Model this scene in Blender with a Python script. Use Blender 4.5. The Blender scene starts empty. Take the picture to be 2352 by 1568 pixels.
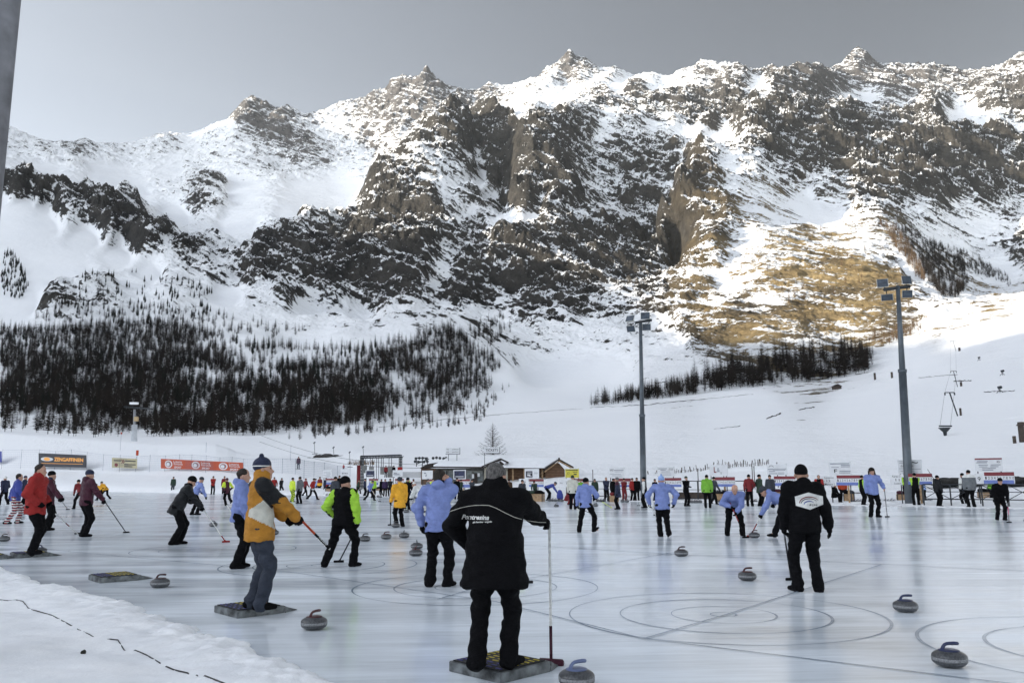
import bpy, bmesh, math, random
import numpy as np
from mathutils import Vector, Matrix

# ------------------------------------------------------------------ camera, sky, sun, exposure
SC = bpy.context.scene
W_, H_ = 2352.0, 1568.0            # the units photograph positions are measured in
F_, CAMZ, HOR, ROLL = 1900.0, 1.6316, 1095.0, -0.006
PITCH = math.atan((HOR - H_/2)/F_)
cam_d = bpy.data.cameras.new('camera'); cam = bpy.data.objects.new('camera', cam_d)
SC.collection.objects.link(cam); SC.camera = cam
cam.location = (0, 0, CAMZ)
cam.matrix_world = Matrix.Translation((0, 0, CAMZ)) @ Matrix.Rotation(math.pi/2 + PITCH, 4, 'X') @ Matrix.Rotation(ROLL, 4, 'Z')
cam_d.sensor_width = 36.0; cam_d.lens = 36.0*F_/W_
cam_d.clip_start = 0.1; cam_d.clip_end = 40000

SUN_EL, SUN_AZ = math.radians(12.0), math.radians(-96.0)     # azimuth measured from the view direction, to the right
SUN_DIR = Vector((math.sin(SUN_AZ)*math.cos(SUN_EL), math.cos(SUN_AZ)*math.cos(SUN_EL), math.sin(SUN_EL)))
world = bpy.data.worlds.new('World'); SC.world = world; world.use_nodes = True
wn, wl = world.node_tree.nodes, world.node_tree.links
wn.clear()
sky = wn.new('ShaderNodeTexSky'); sky.sky_type = 'NISHITA'; sky.sun_disc = False
sky.sun_elevation = SUN_EL; sky.sun_rotation = SUN_AZ; sky.altitude = 1800
sky.air_density = 1.0; sky.dust_density = 1.6; sky.ozone_density = 1.0
hs = wn.new('ShaderNodeHueSaturation'); hs.inputs['Saturation'].default_value = 0.35
gm = wn.new('ShaderNodeGamma'); gm.inputs['Gamma'].default_value = 1.0
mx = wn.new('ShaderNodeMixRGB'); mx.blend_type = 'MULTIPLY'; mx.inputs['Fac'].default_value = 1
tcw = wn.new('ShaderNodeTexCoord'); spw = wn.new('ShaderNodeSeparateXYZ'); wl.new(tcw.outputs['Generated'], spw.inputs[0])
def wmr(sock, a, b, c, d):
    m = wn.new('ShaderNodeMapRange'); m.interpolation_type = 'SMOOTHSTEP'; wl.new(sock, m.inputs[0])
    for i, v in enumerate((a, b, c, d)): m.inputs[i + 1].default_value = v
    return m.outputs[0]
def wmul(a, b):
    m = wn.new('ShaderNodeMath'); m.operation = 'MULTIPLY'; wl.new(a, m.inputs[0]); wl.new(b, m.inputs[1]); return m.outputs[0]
# extra gain behind the camera, added to light shaded snow; dimmer ahead and right
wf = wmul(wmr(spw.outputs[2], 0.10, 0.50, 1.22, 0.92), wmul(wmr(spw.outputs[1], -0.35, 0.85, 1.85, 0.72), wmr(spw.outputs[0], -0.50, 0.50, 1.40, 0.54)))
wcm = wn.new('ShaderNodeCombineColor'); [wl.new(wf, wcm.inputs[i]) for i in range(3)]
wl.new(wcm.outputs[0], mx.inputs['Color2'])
bg = wn.new('ShaderNodeBackground'); bg.inputs['Strength'].default_value = 0.12
wo = wn.new('ShaderNodeOutputWorld')
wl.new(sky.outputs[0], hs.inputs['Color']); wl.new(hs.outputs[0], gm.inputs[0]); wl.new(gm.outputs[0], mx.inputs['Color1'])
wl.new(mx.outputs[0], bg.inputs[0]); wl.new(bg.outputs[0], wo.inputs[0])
sun_d = bpy.data.lights.new('sun', 'SUN'); sun_d.energy = 5.0; sun_d.angle = math.radians(0.5); sun_d.color = (1.0, 0.90, 0.74)
sun = bpy.data.objects.new('sun', sun_d); SC.collection.objects.link(sun)
sun.rotation_euler = SUN_DIR.to_track_quat('Z', 'Y').to_euler()
SC.view_settings.view_transform = 'Standard'; SC.view_settings.look = 'None'
SC.view_settings.exposure = 1.20; SC.view_settings.gamma = 1.0
SC.cycles.max_bounces = 6; SC.cycles.transparent_max_bounces = 16; SC.cycles.volume_bounces = 0
SC.cycles.use_denoising = True

# ------------------------------------------------------------------ pixel <-> place
_cp, _sp = math.cos(PITCH), math.sin(PITCH)
def ray(x, y):
    """direction with unit forward (Y) part for a photograph position"""
    u0, v0 = x - W_/2, y - H_/2
    u = u0*math.cos(ROLL) + v0*math.sin(ROLL); v = -u0*math.sin(ROLL) + v0*math.cos(ROLL)
    Y = F_*_cp + v*_sp; Z = F_*_sp - v*_cp
    return (u/Y, Z/Y)
def G(x, y, z=0.0):
    a, b = ray(x, y); t = (z - CAMZ)/b
    return Vector((a*t, t, z))
def P(x, y, Y):
    a, b = ray(x, y)
    return Vector((a*Y, Y, CAMZ + b*Y))
def pxm(Y):                      # photograph units per metre at forward distance Y
    return F_/Y

# ------------------------------------------------------------------ noise (numpy)
def _hash(ix, iy, seed):
    h = (ix.astype(np.int64)*374761393 + iy.astype(np.int64)*668265263 + seed*1442695041) & 0x7fffffff
    h = ((h ^ (h >> 13))*1274126177) & 0x7fffffff
    return (h ^ (h >> 16)) & 0x7fffffff
def perlin(x, y, seed=0):
    xi, yi = np.floor(x), np.floor(y); xf, yf = x - xi, y - yi
    u = xf*xf*xf*(xf*(xf*6 - 15) + 10); v = yf*yf*yf*(yf*(yf*6 - 15) + 10)
    def g(dx, dy):
        a = (_hash(xi + dx, yi + dy, seed) % 4096)*(2*math.pi/4096)
        return np.cos(a)*(xf - dx) + np.sin(a)*(yf - dy)
    a, b, c, d = g(0, 0), g(1, 0), g(0, 1), g(1, 1)
    return (a + u*(b - a) + v*((c + u*(d - c)) - (a + u*(b - a))))*1.5
def fbm(x, y, wl, octv, seed=0, gain=0.5, ridged=False):
    s = 0.0; amp = 1.0; tot = 0.0
    for o in range(octv):
        n = perlin(x/wl + 17.3*o, y/wl - 9.1*o, seed + o)
        if ridged: n = 1 - 2.2*np.abs(n)
        s = s + amp*n; tot += amp; amp *= gain; wl *= 0.5
    return s/tot
def sstep(a, b, x):
    t = np.clip((x - a)/(b - a), 0, 1); return t*t*(3 - 2*t)

# ------------------------------------------------------------------ materials
def rgb(*c): return (*c, 1.0)
def srgb(r, g, b):
    f = lambda v: (v/255/12.92) if v/255 <= 0.04045 else ((v/255 + 0.055)/1.055)**2.4
    return (f(r), f(g), f(b), 1.0)
class NT:
    """small node-tree builder"""
    def __init__(s, name):
        s.m = bpy.data.materials.new(name); s.m.use_nodes = True
        s.n, s.l = s.m.node_tree.nodes, s.m.node_tree.links; s.n.clear()
        s.out = s.n.new('ShaderNodeOutputMaterial'); s.b = s.n.new('ShaderNodeBsdfPrincipled')
        s.l.new(s.b.outputs[0], s.out.inputs[0])
    def node(s, t, **kw):
        n = s.n.new(t)
        for k, v in kw.items(): setattr(n, k, v)
        return n
    def link(s, a, b): s.l.new(a, b)
    def val(s, sock, v):
        if hasattr(v, 'links') or hasattr(v, 'is_linked'): s.l.new(v, sock)
        else: sock.default_value = v
    def math(s, op, a, b=0.0, c=None, clamp=False):
        n = s.node('ShaderNodeMath', operation=op); n.use_clamp = clamp
        s.val(n.inputs[0], a); s.val(n.inputs[1], b)
        if c is not None: s.val(n.inputs[2], c)
        return n.outputs[0]
    def mix(s, fac, a, b, mode='MIX'):
        n = s.node('ShaderNodeMixRGB', blend_type=mode)
        s.val(n.inputs[0], fac); s.val(n.inputs[1], a); s.val(n.inputs[2], b); return n.outputs[0]
    def ramp(s, fac, lo, hi, a=(0, 0, 0, 1), b=(1, 1, 1, 1)):
        n = s.node('ShaderNodeValToRGB'); e = n.color_ramp.elements
        e[0].position, e[1].position = lo, hi; e[0].color, e[1].color = a, b
        s.val(n.inputs[0], fac); return n.outputs[0]
    def coords(s, kind='Object', scale=(1, 1, 1), rot=(0, 0, 0), loc=(0, 0, 0)):
        t = s.node('ShaderNodeTexCoord'); m0 = s.node('ShaderNodeMapping'); m = s.node('ShaderNodeMapping')
        m0.inputs['Rotation'].default_value = rot; m.inputs['Scale'].default_value = scale; m.inputs['Location'].default_value = loc
        s.l.new(t.outputs[kind], m0.inputs[0]); s.l.new(m0.outputs[0], m.inputs[0]); return m.outputs[0]
    def noise(s, vec, scale, detail=4.0, rough=0.55, dist=0.0):
        n = s.node('ShaderNodeTexNoise'); s.l.new(vec, n.inputs['Vector'])
        n.inputs['Scale'].default_value = scale; n.inputs['Detail'].default_value = detail
        n.inputs['Roughness'].default_value = rough; n.inputs['Distortion'].default_value = dist
        return n.outputs[0]
    def bump(s, h, strength, dist):
        n = s.node('ShaderNodeBump'); n.inputs['Strength'].default_value = strength; n.inputs['Distance'].default_value = dist
        s.l.new(h, n.inputs['Height']); s.l.new(n.outputs[0], s.b.inputs['Normal']); return n
    def set(s, **kw):
        for k, v in kw.items(): s.val(s.b.inputs[k.replace('_', ' ')], v)
        return s
_mats = {}
def mat(name, col, rough=0.7, var=0.12, scale=6.0, metal=0.0, bump=0.0, bscale=None, coat=0.0, spec=0.5, kind='Object'):
    """plain procedural material: a base colour with soft mottling and some bump"""
    if name in _mats: return _mats[name]
    t = NT(name); co = t.coords(kind)
    n = t.noise(co, scale, 5)
    dark = tuple(c*(1 - var*1.6) for c in col[:3]) + (1,); lite = tuple(min(1, c*(1 + var)) for c in col[:3]) + (1,)
    t.set(Base_Color=t.ramp(n, 0.32, 0.68, dark, lite), Roughness=rough, Metallic=metal)
    t.b.inputs['Specular IOR Level'].default_value = spec
    if coat: t.b.inputs['Coat Weight'].default_value = coat
    if bump: t.bump(t.noise(co, bscale or scale*3, 4), 0.7, bump)
    _mats[name] = t.m; return t.m

# ------------------------------------------------------------------ object helpers
COL = SC.collection
def tag(o, label=None, cat=None, group=None, kind=None):
    if label: o['label'] = label
    if cat: o['category'] = cat
    if group: o['group'] = group
    if kind: o['kind'] = kind
    return o
def empty(name, loc=(0, 0, 0), rz=0.0):
    o = bpy.data.objects.new(name, None); COL.objects.link(o); o.location = loc; o.rotation_euler = (0, 0, rz)
    o.empty_display_size = 0.2
    return o
def mesh_np(name, V, F, mats, parent=None, smooth=True, midx=None):
    me = bpy.data.meshes.new(name)
    V = np.asarray(V, np.float32); nv = len(V)
    me.vertices.add(nv); me.vertices.foreach_set('co', V.ravel())
    if isinstance(F, np.ndarray):
        n, k = F.shape; me.loops.add(n*k); me.loops.foreach_set('vertex_index', F.ravel().astype(np.int32))
        me.polygons.add(n); me.polygons.foreach_set('loop_start', np.arange(0, n*k, k, dtype=np.int32))
        me.polygons.foreach_set('loop_total', np.full(n, k, np.int32))
    else:
        tot = [len(f) for f in F]; st = np.cumsum([0] + tot[:-1]); n = len(F)
        me.loops.add(sum(tot)); me.loops.foreach_set('vertex_index', np.array([i for f in F for i in f], np.int32))
        me.polygons.add(n); me.polygons.foreach_set('loop_start', np.array(st, np.int32)); me.polygons.foreach_set('loop_total', np.array(tot, np.int32))
    if midx is not None: me.polygons.foreach_set('material_index', np.asarray(midx, np.int32))
    me.polygons.foreach_set('use_smooth', np.full(n, smooth, bool))
    me.update(calc_edges=True); me.validate()
    for m in (mats if isinstance(mats, (list, tuple)) else [mats]): me.materials.append(m)
    o = bpy.data.objects.new(name, me); COL.objects.link(o)
    if parent: o.parent = parent
    return o
class MB:
    """collects boxes, tubes and the like; build() links them as ONE mesh object"""
    def __init__(s): s.V = []; s.F = []; s.M = []; s.cur = 0; s.sm = []
    def add(s, V, F, smooth=False):
        o = len(s.V); s.V += [tuple(v) for v in V]; s.F += [tuple(i + o for i in f) for f in F]
        s.M += [s.cur]*len(F); s.sm += [smooth]*len(F); return s
    def box(s, c, d, rz=0.0, M=None, taper=1.0, bev=0.0):
        hx, hy, hz = d[0]/2, d[1]/2, d[2]/2; m = M or Matrix.Rotation(rz, 3, 'Z'); c = Vector(c)
        if bev > 0:
            return s.rbox(c, d, m, bev)
        V = []
        for z in (-hz, hz):
            k = taper if z > 0 else 1
            for x, y in ((-hx, -hy), (hx, -hy), (hx, hy), (-hx, hy)): V.append(c + m @ Vector((x*k, y*k, z)))
        return s.add(V, [(0, 3, 2, 1), (4, 5, 6, 7), (0, 1, 5, 4), (1, 2, 6, 5), (2, 3, 7, 6), (3, 0, 4, 7)])
    def rbox(s, c, d, m, b):
        bm = bmesh.new(); bmesh.ops.create_cube(bm, size=1)
        bmesh.ops.scale(bm, vec=d, verts=bm.verts)
        bmesh.ops.bevel(bm, geom=bm.edges[:], offset=b, segments=2, affect='EDGES')
        V = [c + m @ v.co for v in bm.verts]; F = [[v.index for v in f.verts] for f in bm.faces]
        bm.free(); return s.add(V, F)
    def tube(s, pts, r, n=8, cap=True):
        pts = [Vector(p) for p in pts]; k = len(pts)
        rs = list(r) if isinstance(r, (list, tuple)) else [r]*k
        V, F = [], []; up = None
        for i, p in enumerate(pts):
            t = (pts[min(i + 1, k - 1)] - pts[max(i - 1, 0)]).normalized()
            if up is None: up = Vector((0, 0, 1)) if abs(t.z) < 0.9 else Vector((1, 0, 0))
            a = t.cross(up)
            a = a.normalized() if a.length > 1e-6 else t.orthogonal().normalized()
            b = a.cross(t).normalized(); up = b
            for j in range(n):
                q = 2*math.pi*j/n; V.append(p + (a*math.cos(q) + b*math.sin(q))*rs[i])
        for i in range(k - 1):
            for j in range(n):
                j2 = (j + 1) % n; F.append((i*n + j, i*n + j2, (i + 1)*n + j2, (i + 1)*n + j))
        s.add(V, F, True)
        if cap:
            o = len(s.V) - len(V)
            s.F += [tuple(o + j for j in range(n)), tuple(o + (k - 1)*n + j for j in reversed(range(n)))]
            s.M += [s.cur]*2; s.sm += [False]*2
        return s
    def lathe(s, prof, c=(0, 0, 0), n=32, M=None, smooth=True):
        m = M or Matrix.Identity(3); c = Vector(c); V, F = [], []
        for (r, z) in prof:
            for j in range(n):
                q = 2*math.pi*j/n; V.append(c + m @ Vector((r*math.cos(q), r*math.sin(q), z)))
        for i in range(len(prof) - 1):
            for j in range(n):
                j2 = (j + 1) % n; F.append((i*n + j, i*n + j2, (i + 1)*n + j2, (i + 1)*n + j))
        F.append(tuple(reversed(range(n)))); F.append(tuple((len(prof) - 1)*n + j for j in range(n)))
        return s.add(V, F, smooth)
    def prism(s, poly, a, b):
        """polygon [(u,v)] mapped by a(u,v)->front point; b = extrusion vector"""
        n = len(poly); Fr = [Vector(a(u, v)) for u, v in poly]; b = Vector(b)
        V = Fr + [p + b for p in Fr]
        F = [tuple(range(n)), tuple(reversed(range(n, 2*n)))] + [(i, (i + 1) % n + 0, (i + 1) % n + n, i + n) for i in range(n)]
        F = [F[0], F[1]] + [(f[1], f[0], f[3], f[2]) for f in F[2:]]
        return s.add(V, F)
    def quad(s, a, b, c, d): return s.add([a, b, c, d], [(0, 1, 2, 3)])
    def build(s, name, mats, parent=None):
        o = mesh_np(name, np.array(s.V), s.F, mats, parent, False, s.M)
        o.data.polygons.foreach_set('use_smooth', np.array(s.sm, bool)); return o
def copy_tree(o, parent=None):
    c = o.copy(); COL.objects.link(c); c.parent = parent
    if parent is not None: c.matrix_parent_inverse = o.matrix_parent_inverse.copy()
    for ch in list(o.children): copy_tree(ch, c)
    return c

# ================================================================== TERRAIN
# control points: photograph x, y and forward distance in metres; the mountain is interpolated through them in the world
CP = []
def cl(*t):
    for q in t: CP.append(q)
def cline(pts, Y0, Y1=None):
    n = len(pts)
    for i, (x, y) in enumerate(pts): CP.append((x, y, Y0 if Y1 is None else Y0 + (Y1 - Y0)*i/(n - 1)))
# skylines
cline([(-500, 200), (-250, 240), (-60, 262), (12, 289), (35, 306), (60, 329), (103, 352), (127, 357)], 4000, 4600)
cline([(138, 357), (187, 336), (233, 341), (290, 334), (333, 329), (373, 315), (420, 312), (493, 286), (523, 277), (560, 246), (585, 234), (600, 247), (633, 256),
       (667, 264), (700, 272), (727, 267), (750, 256), (784, 244)], 4500, 4700)
cline([(841, 240), (861, 220), (884, 220), (897, 202), (931, 185), (949, 195), (966, 188), (976, 168), (984, 166), (997, 184), (1017, 202), (1037, 209),
       (1051, 214), (1091, 220), (1124, 205), (1154, 207), (1184, 200), (1221, 189), (1241, 189), (1257, 170), (1281, 159), (1297, 140), (1311, 124),
       (1324, 142), (1347, 147), (1364, 160), (1394, 170), (1411, 164), (1434, 172), (1457, 180)], 4600, 4000)
cline([(1500, 175), (1568, 170), (1591, 164), (1615, 152), (1631, 154), (1665, 154), (1685, 160), (1711, 172)], 3800, 3500)
cline([(1748, 175), (1801, 172), (1828, 170), (1855, 179), (1878, 180), (1898, 192)], 3400)
cline([(1915, 182), (1945, 153), (1965, 128), (1978, 129), (1998, 150), (2045, 165), (2095, 170), (2135, 172), (2195, 179), (2268, 172), (2318, 155), (2352, 142),
       (2420, 120), (2600, 140), (2900, 120)], 4100, 3400)
for x0, y0, Y in ((100, 500, 5200), (600, 420, 5300), (1000, 380, 5300), (1311, 300, 4700), (1640, 330, 4500), (1970, 330, 4700), (2350, 300, 4200), (1800, 330, 4300), (2900, 300, 4300), (-400, 400, 5000)):
    CP.append((x0, y0, Y))
# left: snow slopes, rock band, glacier
cl((-400, 990, 250), (0, 1004, 250), (0, 1002, 400), (0, 985, 470), (0, 945, 540), (0, 890, 640), (0, 835, 750), (0, 790, 850), (0, 755, 950), (0, 700, 1050), (0, 600, 1250),
   (0, 500, 1500), (0, 452, 1620), (0, 402, 1720), (0, 388, 2100), (0, 365, 2900), (0, 345, 3600), (-400, 800, 850), (-400, 600, 1250), (-400, 330, 2000), (-400, 300, 3500),
   (100, 470, 1640), (100, 432, 1740), (100, 405, 2300), (180, 505, 1620), (200, 480, 1720), (200, 440, 2300), (230, 472, 1730), (280, 552, 1560), (280, 522, 1680),
   (370, 585, 1480), (370, 565, 1560), (440, 625, 1400), (470, 610, 1500), (300, 700, 1080), (300, 640, 1250), (180, 640, 1200), (120, 700, 1060),
   (200, 745, 960), (350, 738, 960), (450, 742, 960), (300, 480, 2400), (300, 410, 3300), (300, 360, 4000), (450, 560, 1900), (450, 500, 2500), (450, 400, 3500), (450, 340, 4200),
   (560, 640, 1350), (560, 600, 1550), (600, 545, 1900), (600, 450, 2700), (600, 385, 3500), (590, 310, 4200), (640, 390, 3600), (700, 420, 3200), (760, 350, 3900), (800, 480, 2700),
   (700, 560, 1900), (690, 500, 2300), (850, 425, 3050), (850, 330, 3900), (950, 290, 3850), (900, 262, 4100), (1000, 240, 4050), (1060, 265, 3800), (620, 700, 1120), (560, 690, 1150))
# forest moraine on the left
cl((0, 840, 745), (150, 770, 860), (150, 940, 540), (150, 1000, 300), (300, 1010, 300), (300, 985, 460), (300, 900, 600), (300, 840, 720), (300, 790, 840), (450, 1016, 260),
   (450, 985, 440), (450, 900, 600), (450, 820, 740), (450, 775, 860), (600, 1012, 300), (600, 985, 420), (600, 900, 590), (600, 830, 710), (600, 780, 850), (620, 772, 930),
   (620, 735, 1040), (700, 792, 860), (800, 788, 860), (700, 960, 470), (700, 880, 610), (800, 940, 500), (800, 860, 640), (900, 945, 510), (900, 855, 680), (900, 772, 880),
   (980, 752, 920), (1030, 745, 940), (1065, 768, 920), (1100, 795, 890), (1140, 822, 850), (1175, 845, 820), (1150, 885, 740), (1110, 915, 660), (1050, 930, 590), (1000, 880, 680), (1000, 810, 800),
   (1080, 850, 780), (900, 735, 1080), (1000, 742, 1080), (800, 740, 1060), (700, 745, 1060), (1090, 770, 1060), (750, 977, 440))
# ski slope between the rink and the foot of the mountain
cl((600, 1050, 180), (680, 1004, 330), (670, 990, 400), (700, 1055, 150), (800, 1058, 140), (800, 1020, 240), (850, 977, 430), (1000, 1060, 130), (1000, 1020, 220), (1000, 955, 520),
   (1200, 1060, 120), (1200, 1020, 200), (1200, 975, 330), (1200, 925, 600), (1300, 918, 640), (1400, 1060, 110), (1400, 1000, 220), (1400, 950, 400), (1355, 934, 560),
   (1500, 917, 600), (1700, 893, 620), (1700, 1060, 100), (1700, 980, 220), (1700, 930, 400), (1900, 872, 640), (1990, 850, 650), (2000, 1060, 90), (2000, 960, 220), (2000, 895, 420),
   (2100, 797, 700), (2200, 745, 740), (2352, 700, 760), (2500, 650, 800), (2200, 1050, 85), (2200, 920, 220), (2200, 830, 420), (2352, 1040, 82), (2352, 900, 200), (2352, 790, 400),
   (2600, 1000, 90), (2600, 760, 400), (2900, 700, 500), (3000, 500, 1500), (2140, 735, 800), (2352, 680, 900))
# valley head and talus
cl((1200, 880, 850), (1300, 830, 980), (1200, 850, 960), (1250, 790, 1100), (1400, 880, 800), (1400, 820, 950), (1500, 860, 780), (1500, 800, 950), (1100, 765, 1150), (1000, 735, 1200),
   (1200, 760, 1180), (1350, 745, 1200), (1450, 740, 1180), (850, 740, 1200), (740, 735, 1150))
# left buttress, its gullies and faces
cl((740, 650, 1480), (700, 690, 1250), (790, 600, 1620), (830, 535, 1800), (868, 465, 2000), (885, 435, 2080), (920, 392, 2220), (950, 355, 2320), (1000, 312, 2480), (1035, 284, 2600), (1075, 300, 2620),
   (800, 700, 1280), (850, 640, 1420), (900, 660, 1320), (930, 560, 1600), (980, 600, 1480), (960, 500, 1820), (1010, 480, 1880), (1030, 400, 2150), (1060, 340, 2400), (1000, 690, 1300),
   (1060, 560, 1750), (1100, 500, 1980), (1165, 502, 2080), (1140, 440, 2280), (1100, 380, 2480), (1090, 320, 2700), (1060, 640, 1480), (1090, 560, 1850),
   (800, 560, 2000), (770, 620, 1700), (900, 470, 1960), (830, 600, 1560))
# middle buttress
cl((1150, 288, 2620), (1190, 284, 2480), (1195, 340, 2330), (1180, 400, 2180), (1190, 450, 2060), (1170, 492, 1980), (1120, 300, 2680), (1130, 340, 2560), (1150, 400, 2440), (1165, 450, 2300),
   (1240, 292, 2420), (1290, 310, 2440), (1235, 360, 2230), (1260, 430, 2050), (1290, 468, 1950), (1350, 360, 2500), (1400, 420, 2350), (1450, 480, 2180), (1500, 560, 1950), (1540, 590, 1850),
   (1370, 500, 2020), (1440, 560, 1850), (1480, 620, 1700), (1250, 500, 1850), (1160, 545, 1730), (1080, 610, 1600), (1100, 650, 1480), (1150, 620, 1540), (1180, 690, 1400), (1250, 540, 1700),
   (1280, 620, 1540), (1230, 700, 1380), (1300, 680, 1420), (1400, 640, 1540), (1400, 700, 1380), (1490, 690, 1400), (1040, 680, 1380), (1560, 630, 1700), (1300, 560, 1700))
# high basin behind
cl((1200, 272, 3000), (1300, 262, 2900), (1250, 235, 3500), (1350, 235, 3400), (1420, 255, 3100), (1480, 210, 3500), (1300, 195, 3900), (1360, 200, 3700), (1500, 300, 2900), (1400, 310, 2700),
   (1560, 250, 3100), (1640, 220, 3300), (1600, 300, 2850), (1680, 310, 2750), (1550, 340, 2700), (1600, 350, 2500), (1500, 400, 2500), (1580, 410, 2300), (1150, 235, 4000), (1100, 260, 3900), (1530, 200, 3600),
   (1440, 190, 3800))
# right buttress with the broad sunny flank
cl((1522, 490, 1780), (1545, 462, 1830), (1570, 438, 1880), (1600, 402, 2020), (1640, 373, 2180), (1700, 342, 2380), (1740, 302, 2600), (1800, 262, 2850), (1840, 245, 3000),
   (1560, 500, 1720), (1610, 470, 1780), (1600, 520, 1650), (1635, 545, 1560), (1610, 590, 1460), (1575, 640, 1350), (1540, 690, 1250), (1500, 750, 1120),
   (1500, 610, 1780), (1700, 440, 1820), (1650, 500, 1660), (1700, 560, 1430), (1660, 620, 1280), (1640, 700, 1090), (1620, 770, 950), (1590, 815, 850),
   (1800, 460, 1930), (1800, 540, 1500), (1800, 620, 1200), (1800, 700, 1020), (1800, 780, 860), (1900, 480, 1950), (1900, 560, 1450), (1900, 650, 1130), (1930, 730, 950), (1950, 795, 820),
   (2000, 530, 1480), (2000, 620, 1180), (2010, 700, 990), (2010, 780, 800), (2070, 620, 1250), (2110, 690, 1000), (2100, 740, 880), (1700, 810, 820), (1850, 840, 740))
# right bowl and high rock
cl((2030, 512, 1580), (2085, 560, 1400), (2120, 620, 1220), (2145, 690, 1030), (2165, 590, 1700), (2190, 650, 1500), (2225, 690, 1330), (2250, 600, 1900), (2330, 640, 1700), (2300, 560, 2000), (2200, 500, 2150), (2080, 480, 2050),
   (1950, 440, 2220), (1850, 400, 2330), (1780, 340, 2450), (1850, 300, 2750), (1900, 350, 2520), (1950, 270, 2950), (2000, 330, 2750), (2050, 400, 2400), (2150, 440, 2250), (2352, 500, 2250),
   (2250, 380, 2600), (2110, 300, 2800), (2142, 272, 2760), (2180, 320, 2700), (2140, 350, 2600), (2230, 430, 2350), (2050, 256, 3350), (2200, 250, 3300), (2330, 235, 3150), (1980, 220, 3600), (2100, 235, 3500),
   (1900, 230, 3300), (1950, 200, 3700), (2250, 290, 3000), (2352, 300, 2850), (2300, 330, 2700), (2400, 420, 2400), (2600, 400, 2400), (2600, 600, 1700))

def rbf_fit(pts, val, eps):
    d = np.sqrt(((pts[:, None] - pts[None])**2).sum(-1) + eps*eps)
    n = len(pts); A = np.zeros((n + 3, n + 3)); A[:n, :n] = d + 0*np.eye(n)
    Q = np.c_[np.ones(n), pts/1000.0]; A[:n, n:] = Q; A[n:, :n] = Q.T
    return np.linalg.solve(A + np.diag([1e-6]*n + [0]*3), np.r_[val, 0, 0, 0])
def rbf_eval(pts, w, eps, X):
    out = np.empty(len(X), np.float64); n = len(pts)
    p32 = pts.astype(np.float32)
    for s in range(0, len(X), 20000):
        q = X[s:s + 20000].astype(np.float32)
        d = np.sqrt((q[:, None, 0] - p32[None, :, 0])**2 + (q[:, None, 1] - p32[None, :, 1])**2 + np.float32(eps*eps))
        out[s:s + 20000] = d.astype(np.float64)@w[:n] + w[n] + (X[s:s + 20000]/1000.0)@w[n + 1:]
    return out
KV = 520.0; EPS = 7.0
_c = np.array(CP, float)
_ab = np.array([ray(x, y) for x, y, _ in CP])
_pts = np.c_[_ab[:, 0]*F_, np.log(_c[:, 2])*KV]
_w = rbf_fit(_pts, _ab[:, 1]*1000, EPS)

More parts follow.
